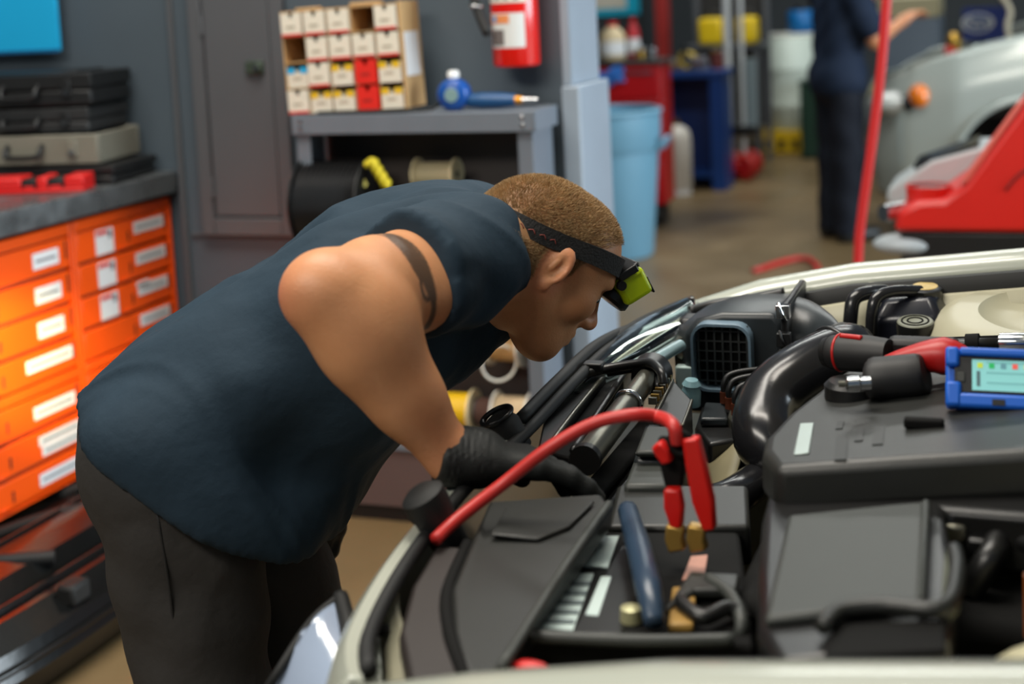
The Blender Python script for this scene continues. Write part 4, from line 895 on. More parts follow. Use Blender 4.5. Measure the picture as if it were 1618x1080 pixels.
# upper radiator panels, far half
def zp(l, z): return [PZ(x, y, z) for x, y in l]
pl_ = C('latch_panel', slab(zp([(858, 668), (872, 634), (900, 598), (922, 585), (958, 592), (946, 604), (872, 702), (850, 705)], 0.897), 0.02), M_satin, bevel=0.003)
C('panel_edge', MB().tube([PZ(951, 598, 0.900), PZ(912, 645, 0.900), PZ(870, 700, 0.900)], 0.0035, 8), M_alum, pl_, smooth=180)
for x, y in ((886, 634), (905, 612), (912, 620)): C('clip_hole', MB().lathe([(0.005, 0.0), (0.005, 0.001)], PZ(x, y, 0.8975), (0, 0, 1), 10), M_bay, pl_)
C('support_rail', slab(zp([(962, 594), (985, 590), (900, 722), (872, 715)], 0.885), 0.03), M_bay, bevel=0.003)
C('support_strip', MB().tube([PZ(985, 592, 0.893), PZ(950, 645, 0.893), PZ(905, 712, 0.893)], 0.005, 8), M_satin, smooth=180)
tb0, tb1 = PZ(1024, 596, 0.905), PZ(928, 722, 0.885)
tbm = C('horn_tube', MB().tube([tb0, tb0.lerp(tb1, 0.4), tb0.lerp(tb1, 0.42), tb1], [0.0165, 0.0165, 0.0185, 0.0185], 18, sub=2), M_alum, smooth=40)
C('tube_clamp', MB().torus(tb0.lerp(tb1, 0.36), tb1 - tb0, 0.0185, 0.004, 22, 8), M_chrome, tbm, smooth=180)
C('tube_end_cap', MB().cyl(tb1, tb1 + (tb1-tb0).normalized()*0.012, 0.021), M_satin, tbm)
C('tube_mouth', MB().cyl(tb0 + Vector((0.0, 0.03, 0.0)), tb0 - Vector((0, 0.005, 0)), 0.032, 0.026), M_satin)
C('release_cable', MB().tube([PZ(922, 590, 0.912), PZ(960, 582, 0.916), PZ(1005, 575, 0.925), PZ(1030, 574, 0.93), PZ(1045, 588, 0.925), PZ(1048, 606, 0.91)], 0.0075, 10), M_satin, smooth=180)
C('release_cable', MB().tube([PZ(960, 590, 0.905), PZ(1010, 583, 0.915), PZ(1034, 586, 0.915), PZ(1040, 612, 0.90)], 0.005, 10), M_satin, smooth=180)
C('cable_clip', MB().box(*(lambda p: (p.x-0.012, p.x+0.02, p.y-0.012, p.y+0.012, p.z-0.004, p.z+0.012))(PZ(935, 583, 0.915))), M_black, bevel=0.003)
br = C('latch_bracket', slab(zp([(1032, 648), (1046, 612), (1062, 598), (1093, 632), (1078, 672), (1050, 668)], 0.892), 0.05), M_satin, bevel=0.002)
bx_a, bx_b = PZ(1034, 640, 0.895), PZ(1061, 599, 0.895)
for k in range(8):
    p = bx_a.lerp(bx_b, (k+0.5)/8); C('comb_tooth', MB().cbox((p.x-0.004, p.y, p.z+0.004), (0.012, 0.006, 0.010)), M_brass if k % 2 else M_alum, br)
C('bracket_edge', MB().tube([PZ(1093, 632, 0.894), PZ(1086, 652, 0.894), PZ(1078, 672, 0.894)], 0.0025, 6), M_alum, br, smooth=180)
C('bracket_edge', MB().tube([PZ(1038, 650, 0.894), PZ(1052, 622, 0.894), PZ(1063, 600, 0.894)], 0.0025, 6), M_alum, br, smooth=180)
C('wiring_tube', MB().tube([PZ(1030, 655, 0.87), PZ(1055, 675, 0.87), PZ(1082, 680, 0.87)], 0.007, 8), M_satin, smooth=180)
fb = C('fuse_box', slab(zp([(1000, 722), (1018, 668), (1064, 668), (1062, 722)], 0.88), 0.10), M_air, bevel=0.008)
C('fuse_lid', slab(zp([(1003, 712), (1019, 672), (1061, 672), (1058, 712)], 0.892), 0.010), M_cover2, fb, bevel=0.005)
C('tray_ledge', slab(zp([(960, 830), (975, 765), (1182, 765), (1185, 830)], 0.862), 0.05), M_cover, bevel=0.006)
C('tray_wall', slab(zp([(985, 765), (1000, 726), (1060, 726), (1062, 765)], 0.872), 0.09), M_cover2, bevel=0.006)
def blade(u, v):
    a = PZ(1140, 700, 0.80); b = PZ(1100, 790, 0.80); 
    return (a.x + (b.x-a.x)*u + 0.085*(v-0.5)*math.sin(PI*(0.25+0.6*u)), a.y + (b.y-a.y)*u, 0.80 - 0.06*u + 0.05*(v-0.5) + 0.01*math.sin(u*PI))
C('fan_blade', MB().surf(blade, 10, 6), mat('cream blade plastic', (128, 120, 92), 0.5), solid=0.004, smooth=60)
C('radiator_hose', MB().tube([PZ(1195, 760, 0.80), PZ(1150, 788, 0.80), PZ(1095, 800, 0.78), PZ(1050, 805, 0.72)], 0.026, 14), M_hose, smooth=180)

# near half: wide shroud cover
ms = C('shroud_cover', slab([PZ(*p) for p in ((742, 858, .897), (772, 790, .900), (950, 778, .900), (964, 798, .898), (892, 900, .886), (792, 1056, .868), (740, 1078, .864), (715, 1000, .874), (712, 930, .884))], 0.03), M_cover, bevel=0.006)
C('cover_rim', MB().tube([PZ(962, 797, .902), PZ(892, 898, .890), PZ(792, 1056, .872)], 0.006, 8), M_cover2, ms, smooth=180)
C('cover_step', slab([PZ(*p) for p in ((775, 842, .9005), (800, 800, .9035), (940, 790, .9035), (900, 830, .8985), (850, 850, .8965))], 0.004), M_cover, ms, bevel=0.002)
C('side_cover', slab([PZ(*p) for p in ((630, 1000, .866), (650, 925, .878), (690, 860, .890), (735, 862, .893), (703, 930, .880), (708, 1005, .870), (735, 1082, .860), (650, 1090, .858))], 0.03), mat('brown black plastic', (40, 34, 32), 0.5, var=0.15, scale=20), bevel=0.006)
C('cover_seam', MB().tube([PZ(740, 860, .888), PZ(708, 935, .878), PZ(712, 1005, .868), PZ(742, 1085, .858)], 0.008, 8), M_bay, smooth=180)

# near headlight and its surround
def quadsurf(a, b, c, d, bulge, n=12):
    a, b, c, d = [PZ(*q) for q in (a, b, c, d)]
    return MB().surf(lambda u, v: tuple((a*(1-u)+b*u)*(1-v) + (d*(1-u)+c*u)*v + Vector((-0.3, 0, 1))*bulge*math.sin(PI*min(1, u))*math.sin(PI*(0.1+0.8*v))), n, n)
M_hl = mat('headlight lens', (150, 164, 186), 0.07, coat=1.0, var=0.15, scale=8)
hn = C('headlight', quadsurf((478, 1000, .82), (540, 948, .835), (548, 1110, .79), (420, 1120, .75), 0.012), M_hl, solid=0.006, smooth=60); hn['label'] = 'near headlight with bluish lens'
C('lens_gasket', MB().tube([PZ(538, 942, .838), PZ(550, 990, .825), PZ(556, 1050, .81), PZ(560, 1110, .79)], 0.0095, 8), M_rubber, hn, smooth=180)
C('lens_gasket', MB().tube([PZ(538, 942, .838), PZ(505, 968, .830), PZ(478, 1000, .815), PZ(440, 1060, .79), PZ(405, 1115, .75)], 0.005, 8), M_rubber, hn, smooth=180)
C('headlight_bracket', slab([PZ(*p) for p in ((566, 960, .850), (588, 945, .855), (600, 1000, .848), (606, 1110, .825), (572, 1110, .82))], 0.02), M_paint, bevel=0.004)
C('headlight_bracket', slab([PZ(*p) for p in ((598, 935, .860), (628, 905, .868), (632, 960, .86), (648, 1010, .852), (660, 1110, .832), (612, 1110, .826), (606, 1000, .848))], 0.018), M_apron, bevel=0.006)
C('bracket_bolt', MB().lathe([(0.009, 0), (0.009, 0.006), (0.004, 0.009)], PZ(604, 1000, .852), (0, 0, 1), 8), M_bay)

# far headlight
OUTP = [(872, 640, .899), (903, 600, .906), (940, 562, .912), (1000, 516, .922), (1055, 489, .928), (1094, 474, .934)]
INP = [(940, 602, .893), (972, 588, .895), (1008, 570, .90), (1046, 549, .91), (1080, 526, .92), (1106, 494, .932)]
O_ = smoothp([PZ(*p) for p in OUTP], 5); I_ = smoothp([PZ(*p) for p in INP], 5)
def strip(a0, a1, dz, bul=0.0, i0=0, i1=None):
    r = range(i0, (i1 or len(O_)))
    rows2 = []
    for k in range(7):
        q = a0 + (a1 - a0)*k/6
        rows2.append([tuple(O_[i].lerp(I_[i], q) + Vector((0, 0, dz + bul*math.sin(PI*k/6)))) for i in r])
    return MB().loft(rows2, False, False)
hf = C('headlight', strip(0.0, 1.0, -0.012), mat('headlight housing', (130, 142, 142), 0.25, metal=0.1, var=0.2, scale=25), solid=0.004, smooth=60); hf['label'] = 'far headlight with chrome strips'
C('outer_gasket', MB().tube([p + Vector((0, 0, 0.002)) for p in O_], 0.007, 8, sub=1), M_rubber, hf, smooth=180)
C('chrome_strip', strip(0.12, 0.30, -0.004, 0.004, 3, 24), mat('pale reflector', (196, 210, 206), 0.22, metal=0.1), hf, solid=0.002, smooth=60)
C('dark_strip', strip(0.33, 0.40, -0.006, 0.002, 4, 25), M_satin, hf, solid=0.002, smooth=60)
C('chrome_strip', strip(0.45, 0.60, -0.005, 0.005, 6, 22), mat('warm reflector', (206, 196, 170), 0.2, metal=0.4), hf, solid=0.002, smooth=60)
C('chrome_strip', strip(0.68, 0.84, -0.008, 0.004, 5, 24), mat('pale reflector', (196, 210, 206), 0.22, metal=0.1), hf, solid=0.002, smooth=60)
C('adjuster_tube', MB().tube([PZ(1024, 576, .905), PZ(1050, 560, .912), PZ(1076, 545, .918)], 0.010, 12), mat('pale blue tube', (140, 166, 172), 0.2), hf, smooth=60)
C('lens_cover', strip(0.02, 0.98, 0.006, 0.012, 1, 25), mat('clear headlight plastic', (235, 245, 245), 0.03, trans=1.0), hf, solid=0.003, smooth=60)
C('upper_filler', slab([PZ(*p) for p in ((1098, 476, .935), (1120, 468, .942), (1160, 462, .95), (1185, 470, .95), (1150, 480, .944), (1112, 492, .935))], 0.015), M_paint, bevel=0.004)
C('filler_trim', MB().tube([PZ(1090, 492, .938), PZ(1130, 481, .945), PZ(1180, 474, .952), PZ(1240, 462, .965)], 0.010, 8), M_satin, smooth=180)
C('side_bracket', MB().cbox(PZ(1095, 512, .925), (0.04, 0.05, 0.03)), M_satin, bevel=0.008)
C('bulb_socket', MB().cyl(PZ(1094, 556, .88), PZ(1080, 550, .90), 0.014).cyl(PZ(1082, 551, .90), PZ(1086, 540, .905), 0.02), M_alum)

# air box
A0 = PZ(1101, 605, .84); 
ax0, ax1 = -0.555, -0.372
ab = C('air_box', MB().loft([[(x, y, z) for x, z in sec] for y, sec in (
    (2.245, [(-0.525, 0.80), (-0.385, 0.80), (-0.372, 0.83), (-0.372, 0.952), (-0.385, 0.968), (-0.47, 0.966), (-0.51, 0.955), (-0.53, 0.93)]),
    (2.30, [(-0.56, 0.78), (-0.38, 0.78), (-0.366, 0.81), (-0.366, 0.965), (-0.38, 0.978), (-0.46, 0.976), (-0.52, 0.955), (-0.565, 0.92)]),
    (2.42, [(-0.56, 0.78), (-0.38, 0.78), (-0.366, 0.81), (-0.366, 0.955), (-0.38, 0.965), (-0.46, 0.962), (-0.52, 0.945), (-0.565, 0.915)]))]), M_air, bevel=0.012, bseg=3, smooth=50)
mc = PZ(1146, 559, .897); mw, mh = 0.098, 0.112
MMt = TR((mc.x, 2.246, mc.z + 0.002))
def ring_frame(w, h, r, t, y0, y1, M):
    o = rrect(w, h, r); i = rrect(w-2*t, h-2*t, r-t*0.6)
    R = [[(x, y0, z) for x, z in i], [(x, y1, z) for x, z in i], [(x, y1, z) for x, z in o], [(x, y0, z) for x, z in o], [(x, y0, z) for x, z in i]]
    return MB().loft(R, False, True, M)
mo = C('duct_mouth', ring_frame(mw, mh, 0.026, 0.0042, 0.0, -0.030, MMt), M_rimb, ab, smooth=40)
C('mouth_back', MB().prism(rrect(mw-0.012, mh-0.012, 0.02), -0.006, -0.002, 'y', MMt), M_bay, ab)
gm = MB()
for k in range(7): gm.box(-0.040+k*0.0133-0.0016, -0.040+k*0.0133+0.0016, -0.012, -0.006, -0.05, 0.05, MMt)
C('mouth_grid', gm, mat('grid plastic', (58, 60, 60), 0.4), ab)
gm = MB()
for k in range(6): gm.box(-0.044, 0.044, -0.0125, -0.0122, -0.042+k*0.0165-0.0014, -0.042+k*0.0165+0.0014, MMt)
C('mouth_grid', gm, mat('grid plastic', (58, 60, 60), 0.4), ab)
C('lid_flange', MB().box(-0.372, -0.360, 2.23, 2.44, 0.80, 0.985), M_satin, ab, bevel=0.004)
for px, py in ((1247, 478), (1249, 520), (1248, 552)):
    c = PX(px, py, -0.366); C('clip', MB().cbox((c.x, 2.225, c.z), (0.022, 0.016, 0.022)).tube([(c.x-0.006, 2.218, c.z+0.016), (c.x, 2.212, c.z), (c.x+0.006, 2.218, c.z-0.014)], 0.0025, 6), M_black if py > 480 else M_chrome, ab, bevel=0.003)
C('outlet_cone', MB().loft([[(-0.360 + 0.085*t, 2.33 + (0.075*(1-t) + 0.046*t)*math.cos(a) - 0.12*t*t, 0.895 + 0.02*t + (0.082*(1-t) + 0.044*t)*math.sin(a)) for a in np.linspace(0, 2*PI, 25)[:-1]] for t in (0, 0.25, 0.5, 0.75, 1.0)]), M_air, ab, smooth=60)
C('duct_snout', MB().lathe([(0.050, 0.0), (0.048, 0.03)], (-0.275, 2.215, 0.915), (0.8, -0.6, 0.1), 22), M_satin, ab, smooth=50)
hs = [Vector((-0.262, 2.205, 0.915)), PZ(1330, 548, .945) + Vector((0.0, 0.02, -0.015)), PZ(1262, 590, .915), PZ(1215, 634, .885), PZ(1208, 690, .85), PZ(1240, 730, .82)]
C('intake_hose', MB().tube(hs, [0.046, 0.046, 0.044, 0.045, 0.046, 0.042], 22), M_hose, smooth=180)
C('hose_clamp', MB().torus(hs[1].lerp(hs[2], 0.2), hs[2]-hs[1], 0.046, 0.0045, 30, 8), M_satin, smooth=180)
# brake block and lines
q0 = PZ(1102, 642, .83)
abs_ = C('brake_block', slab(zp([(1098, 672), (1108, 640), (1170, 645), (1182, 690), (1120, 700)], 0.82), 0.20), M_satin, bevel=0.006)
C('block_cover', slab(zp([(1106, 660), (1114, 634), (1146, 636), (1150, 660)], 0.835), 0.014), M_air, abs_, bevel=0.004)
C('valve_body', slab(zp([(1150, 655), (1156, 632), (1195, 640), (1196, 680), (1165, 672)], 0.838), 0.06), M_alum, abs_, bevel=0.004)
for k, (x, y) in enumerate(((1145, 636), (1153, 645), (1163, 655))):
    f0 = PZ(x, y, .838); C('line_fitting', MB().cyl(f0, f0 + Vector((0, 0, 0.018)), 0.0075, n=6), mat('copper fitting', (130, 72, 52), 0.35, metal=0.7), abs_)
    C('brake_line', MB().tube([f0 + Vector((0, 0, 0.012)), f0 + Vector((0.0, 0.0, 0.032)), f0 + Vector((0.014, 0.01, 0.046)), f0 + Vector((0.07, 0.03, 0.05)), f0 + Vector((0.14, 0.05, 0.04))], 0.0048, 8), M_black, abs_, smooth=180)
C('relay_bracket', MB().cbox(PZ(1083, 600, .85), (0.03, 0.02, 0.05)), mat('pale relay', (170, 190, 186), 0.4), bevel=0.003)
C('washer_cap', MB().lathe([(0.016, -0.02), (0.016, 0.0), (0.012, 0.012), (0.015, 0.014), (0.010, 0.022)], PZ(1092, 620, .86), (0.1, -0.1, 1), 16), mat('pale blue cap', (120, 156, 164), 0.35), smooth=50)

# reservoirs on the far side
rr = C('coolant_tank', MB().loft([[(-0.235, 2.36, .86), (-0.13, 2.36, .86), (-0.12, 2.40, .86), (-0.12, 2.45, .86), (-0.24, 2.45, .86)], [(-0.24, 2.36, .935), (-0.135, 2.355, .945), (-0.124, 2.39, .945), (-0.124, 2.46, .95), (-0.245, 2.46, .95)], [(-0.225, 2.385, .965), (-0.15, 2.38, .975), (-0.14, 2.40, .975), (-0.14, 2.45, .975), (-0.23, 2.45, .97)]]), mat('blue black tank', (24, 26, 34), 0.25, var=0.1, scale=10), bevel=0.008, smooth=45)
cp = PY(1462, 462, 2.41)
C('filler_neck', MB().cyl((cp.x, 2.41, cp.z-0.035), (cp.x, 2.41, cp.z-0.005), 0.024, n=22), M_satin, rr)
cap = C('tank_cap', MB().lathe([(0.026, -0.012), (0.028, -0.004), (0.028, 0.008), (0.022, 0.011)], (cp.x, 2.41, cp.z), (0, -0.1, 1), 12), M_satin, rr, smooth=30)
C('cap_sticker', MB().lathe([(0.021, 0.0112), (0.020, 0.0122)], (cp.x, 2.41, cp.z), (0, -0.1, 1), 22), mat('yellowed sticker', (176, 150, 84), 0.5, var=0.4, scale=120), cap)
lb0 = PY(1372, 458, 2.44); lb1 = PY(1440, 449, 2.44)
C('warning_sticker', MB().box(lb0.x, lb1.x, 2.448, 2.451, lb0.z-0.012, lb0.z+0.012), mat('silver sticker', (168, 166, 150), 0.4, var=0.5, scale=150), rr)
ob = PY(1446, 508, 2.33)
oc_ = C('reservoir_cap', MB().lathe([(0.029, -0.03), (0.030, -0.004), (0.029, 0.0)], (ob.x, 2.33, ob.z), (0, -0.15, 1), 26), M_satin, smooth=40)
C('cap_face', MB().lathe([(0.0285, 0.0002), (0.027, 0.002)], (ob.x, 2.33, ob.z), (0, -0.15, 1), 26), mat('grey cap face', (120, 122, 108), 0.4), oc_)
C('cap_ring', MB().torus((ob.x, 2.3298, ob.z+0.002), (0, -0.15, 1), 0.021, 0.0016, 26, 6).torus((ob.x, 2.3298, ob.z+0.002), (0, -0.15, 1), 0.012, 0.0016, 26, 6), M_bay, oc_, smooth=180)
C('reservoir_body', MB().cyl((ob.x, 2.335, ob.z-0.12), (ob.x, 2.332, ob.z-0.03), 0.036, n=22), M_satin, oc_)
C('coolant_hose', MB().tube([PY(1342, 545, 2.36), PY(1344, 500, 2.36), PY(1350, 472, 2.37), PY(1372, 462, 2.39), PY(1400, 460, 2.42)], 0.012, 12), M_hose, smooth=180)
C('coolant_hose', MB().tube([PY(1376, 545, 2.34), PY(1378, 495, 2.34), PY(1386, 470, 2.35), PY(1412, 460, 2.37), PY(1455, 460, 2.40)], 0.010, 12), M_hose, smooth=180)
hb = PY(1323, 475, 2.455)
hk = C('hood_bracket', MB().lathe([(0.018, -0.004), (0.018, 0.002), (0.015, 0.004)], (hb.x, 2.455, hb.z), (0, -1, 0.15), 22).box(hb.x-0.014, hb.x+0.014, 2.447, 2.455, hb.z-0.04, hb.z), M_alum, smooth=40)
C('bracket_bolt', MB().lathe([(0.007, 0.004), (0.007, 0.010), (0.003, 0.012)], (hb.x, 2.455, hb.z), (0, -1, 0.15), 8), M_chrome, hk)
C('corrugated_sleeve', MB().lathe([((0.010 if k % 2 else 0.0125), 0.004*k) for k in range(16)], PY(1276, 498, 2.42), (1, 0.05, 0.02), 14), M_rubber, smooth=60)
C('apron_bracket', MB().cbox(PY(1318, 512, 2.43), (0.05, 0.02, 0.02)), M_alum, bevel=0.003)
# strut tower
stc = PZ(1640, 470, .97)
C('strut_tower', MB().lathe([(0.20, -0.25), (0.185, -0.05), (0.165, -0.012), (0.14, 0.0), (0.105, 0.002), (0.092, -0.012), (0.05, -0.014), (0.02, -0.006)], (0.03, 2.33, 0.965), (0, -0.12, 1), 40), M_apron, smooth=50)
C('apron_brace', MB().loft([[PY(1496, 482, 2.44), PY(1522, 462, 2.45), PY(1548, 452, 2.46), PY(1546, 490, 2.40), PY(1512, 512, 2.38)], [PY(1496, 482, 2.44) + Vector((0, 0.03, -0.01)), PY(1522, 462, 2.45) + Vector((0, 0.03, -0.01)), PY(1548, 452, 2.46) + Vector((0, 0.03, -0.01)), PY(1546, 490, 2.40) + Vector((0, 0.05, -0.01)), PY(1512, 512, 2.38) + Vector((0, 0.05, -0.01))]]), mat('shiny cream paint', (196, 192, 172), 0.2, coat=0.5), bevel=0.004)

# engine cover
pA = (0.995, 0.13); pB = (0.945, 0.10)
top = [PP(x, y, *pA) for x, y in ((1224, 738), (1204, 712), (1208, 690), (1244, 652), (1322, 592), (1420, 530))] + [Vector((-0.004, 2.06, 0.995)), Vector((0.30, 2.06, 1.03)), Vector((0.30, 1.56, 1.03))] + [PP(x, y, *pA) for x, y in ((1618, 712), (1420, 724))]
ec_ = C('engine_cover', slab(top, 0.055), M_cover, bevel=0.012, bseg=3)
C('cover_seam', MB().tube([PP(1425, 536, 0.997, .13), PP(1500, 534, 0.997, .13), PP(1618, 530, 0.997, .13)], 0.002, 6), M_bay, ec_, smooth=180)
low = [PP(x, y, *pB) for x, y in ((1196, 990), (1198, 900), (1204, 815), (1222, 745))] + [Vector((0.28, 1.60, 0.975))] + [Vector((0.28, 1.42, 0.97))] + [PP(x, y, *pB) for x, y in ((1492, 800), (1512, 905), (1500, 1000), (1380, 1030), (1230, 1045))]
lc = C('lower_cover', slab(low, 0.07), M_satin, ec_, bevel=0.010, bseg=3)
C('raised_panel', slab([PP(x, y, 0.955, .10) for x, y in ((1208, 975), (1245, 812), (1466, 789), (1459, 948), (1330, 962))], 0.012), M_cover2, ec_, bevel=0.005)
C('panel_ridge', slab([PP(x, y, 0.964, .10) for x, y in ((1455, 788), (1470, 786), (1462, 940), (1448, 942))], 0.016), M_cover2, ec_, bevel=0.004)
C('panel_lip', MB().tube([PP(1300, 990, .957, .1), PP(1330, 964, .957, .1), PP(1400, 956, .957, .1), PP(1490, 960, .957, .1), PP(1512, 905, .957, .1), PP(1508, 868, .957, .1)], 0.008, 8), M_cover, ec_, smooth=180)
C('panel_slot', slab([PP(x, y, 0.949, .10) for x, y in ((1300, 1036), (1318, 985), (1490, 976), (1496, 1026))], 0.006), M_bay, ec_, bevel=0.002)
C('side_trim', slab([PP(x, y, 0.949, .10) for x, y in ((1486, 952), (1494, 860), (1520, 862), (1516, 950), (1500, 968))], 0.012), mat('olive grey plastic', (96, 100, 86), 0.5), ec_, bevel=0.004)
C('badge', slab([PP(x, y, 0.9975, .13) for x, y in ((1254, 716), (1264, 668), (1286, 667), (1278, 714))], 0.003), mat('silver badge', (176, 190, 186), 0.3, metal=0.4), ec_, bevel=0.001)
for x, y, w, h in ((1318, 690, 22, 36), (1350, 676, 16, 20), (1378, 672, 20, 30), (1320, 665, 14, 12)):
    C('embossed_mark', slab([PP(x, y+h, 0.9965, .13), PP(x+3, y, 0.9965, .13), PP(x+w, y-1, 0.9965, .13), PP(x+w-3, y+h-1, 0.9965, .13)], 0.002), mat('embossed plastic', (38, 39, 38), 0.5), ec_)
kc = PP(1345, 622, .997, .13)
C('oil_cap', MB().lathe([(0.034, -0.004), (0.034, 0.012), (0.028, 0.018), (0.012, 0.018)], kc, (0, 0, 1), 24), M_satin, ec_, smooth=40)
C('cover_clip', MB().cbox(PP(1460, 668, 1.0, .13), (0.045, 0.014, 0.012)), M_bay, ec_, bevel=0.003)

# clutter in the bay to the right of the lower cover
C('harness', MB().tube([Vector((0.1, 1.44, 0.90)), PZ(1600, 800, .90), PZ(1560, 850, .89), PZ(1540, 900, .87)], 0.020, 12), M_bay, smooth=180)
C('harness', MB().tube([Vector((0.12, 1.38, 0.91)), PZ(1610, 850, .91), PZ(1565, 880, .90), PZ(1530, 940, .86)], 0.014, 12), M_satin, smooth=180)
C('connector', MB().cbox(PZ(1508, 836, .91), (0.026, 0.03, 0.02)), M_alum, bevel=0.004)
C('connector', MB().cbox(PZ(1560, 862, .90), (0.04, 0.02, 0.02), None), M_satin, bevel=0.004)
wbx = PZ(1512, 1000, .90)
C('washer_tank', MB().ell((0.055, 1.235, 0.83), (0.125, 0.105, 0.10)), mat('milky tank plastic', (196, 190, 158), 0.35, var=0.06, scale=10), smooth=180)
C('tank_fitting', MB().cyl((0.01, 1.31, 0.90), (0.01, 1.315, 0.955), 0.016), mat('amber fitting', (150, 80, 30), 0.4))

# battery
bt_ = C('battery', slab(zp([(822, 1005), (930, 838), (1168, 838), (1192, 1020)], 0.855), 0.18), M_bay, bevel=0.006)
C('battery_rim', MB().tube([PZ(836, 1004, .862), PZ(1010, 1012, .862), PZ(1160, 1010, .862)], 0.007, 8), M_cover2, bt_, smooth=180)
C('battery_label', slab(zp([(842, 990), (886, 905), (938, 905), (905, 995)], 0.8575), 0.002), mat('battery label', (188, 204, 200), 0.45), bt_)
C('battery_label', slab(zp([(915, 892), (932, 846), (978, 846), (960, 896)], 0.8575), 0.002), mat('battery label', (188, 204, 200), 0.45), bt_)
C('battery_label', slab(zp([(925, 970), (950, 910), (966, 910), (945, 972)], 0.8575), 0.002), mat('battery label', (188, 204, 200), 0.45), bt_)
for k in range(5):
    y0_ = 982 - k*15; C('label_line', slab(zp([(850+k*7.5, y0_), (853+k*7.5, y0_-5), (908+k*6.4, y0_-4), (906+k*6.4, y0_+1)], 0.8592), 0.001), mat('label dark line', (96, 108, 110), 0.6), bt_)
C('battery_label', slab(zp([(1078, 915), (1092, 878), (1118, 876), (1112, 914)], 0.8575), 0.002), mat('pinkish label', (196, 140, 120), 0.5, var=0.3, scale=50), bt_)
C('cell_cover', slab(zp([(900, 1000), (980, 860), (1030, 860), (985, 1000)], 0.8565), 0.006), M_satin, bt_, bevel=0.003)
C('post_terminal', MB().lathe([(0.012, 0), (0.011, 0.014), (0.006, 0.016)], PZ(998, 980, .856), (0, 0, 1), 14), mat('lead post', (186, 182, 140), 0.35, metal=0.4), bt_)
C('cable_lug', slab(zp([(1055, 985), (1062, 925), (1100, 925), (1096, 985)], 0.866), 0.010), mat('corroded brass', (160, 124, 60), 0.5, var=0.4, scale=60), bt_, bevel=0.003)
C('tray_bar', slab(zp([(1050, 960), (1090, 900), (1170, 905), (1165, 930), (1098, 930)], 0.872), 0.012), M_cover, bt_, bevel=0.004)
hdn = C('hold_down', MB().tube([PZ(992, 806, .885), PZ(1008, 860, .89), PZ(1024, 925, .89), PZ(1034, 985, .87)], [0.012, 0.014, 0.014, 0.010], 12), mat('blue grey handle', (44, 62, 82), 0.3), bt_, smooth=180)
C('battery_cable', MB().tube([PZ(1180, 980, .86), PZ(1150, 960, .87), PZ(1110, 975, .87), PZ(1075, 950, .872)], 0.008, 10), M_satin, bt_, smooth=180)
C('battery_cable', MB().tube([PZ(1150, 1040, .82), PZ(1172, 990, .86), PZ(1155, 940, .87), PZ(1120, 915, .87)], 0.007, 10), M_cover2, bt_, smooth=180)
C('red_cap', MB().ell(PZ(838, 1060, .86), (0.022, 0.012, 0.010)), M_redp, smooth=180)

# ------------------------------------------------------------------ jumper clamp and its red cable
jcl = thing('jumper_clamp', 'red handled jumper clamp gripping the battery terminal with a red cable', 'clamp', PZ(1090, 860, .87))
M_rh = mat('red grip plastic', (206, 22, 14), 0.35)
def J(n, mb, m, **k): return obj(n, mb, m, jcl, **k)
def flat_bar(P, w, t):
    R = []
    P = [Vector(p) for p in P]
    for i, p in enumerate(P):
        d = (P[min(i+1, len(P)-1)] - P[max(i-1, 0)]).normalized(); s_ = d.cross(Vector((0, 1, 0.3)).normalized()).normalized(); n_ = s_.cross(d)
        ww = w[i] if isinstance(w, (list, tuple)) else w
        R.append([p + s_*a*ww + n_*b*t for a, b in ((-1, -1), (1, -1), (1, 1), (-1, 1))])
    return MB().loft(R)
yj = 1.49
J('grip_upper', flat_bar([PY(1092, 690, yj), PY(1100, 730, yj), PY(1112, 790, yj), PY(1122, 835, yj)], [0.009, 0.011, 0.012, 0.007], 0.008), M_rh, bevel=0.003)
J('grip_lower', flat_bar([PY(1063, 770, yj), PY(1066, 800, yj), PY(1070, 832, yj)], [0.009, 0.011, 0.006], 0.008), M_rh, bevel=0.003)
J('grip_tab', flat_bar([PY(1038, 700, yj), PY(1048, 712, yj), PY(1056, 730, yj)], [0.007, 0.009, 0.006], 0.007), M_rh, bevel=0.003)
J('body', flat_bar([PY(1060, 690, yj+0.012), PY(1062, 730, yj+0.012), PY(1066, 768, yj+0.012)], [0.014, 0.014, 0.010], 0.006), M_bay, bevel=0.003)
J('spring', MB().torus(PY(1076, 700, yj), (0, 1, 0), 0.012, 0.004, 20, 8), M_bay, smooth=180)
for px in (1066, 1100): J('brass_jaw', flat_bar([PY(px+2, 828, yj), PY(px, 850, yj), PY(px+6, 868, yj)], 0.010, 0.008), mat('brass jaw', (176, 140, 70), 0.35, metal=0.6), bevel=0.003)
ccb = [PZ(688, 852, .902), PZ(720, 822, .912), PZ(790, 768, .94), PZ(870, 706, .985), PZ(940, 668, 1.01), PZ(1000, 655, 1.02), PZ(1040, 658, 1.015), PY(1064, 672, yj), PY(1070, 700, yj)]
J('red_cable', MB().tube(ccb, 0.0075, 12), mat('red cable sheath', (190, 44, 40), 0.4), smooth=180)

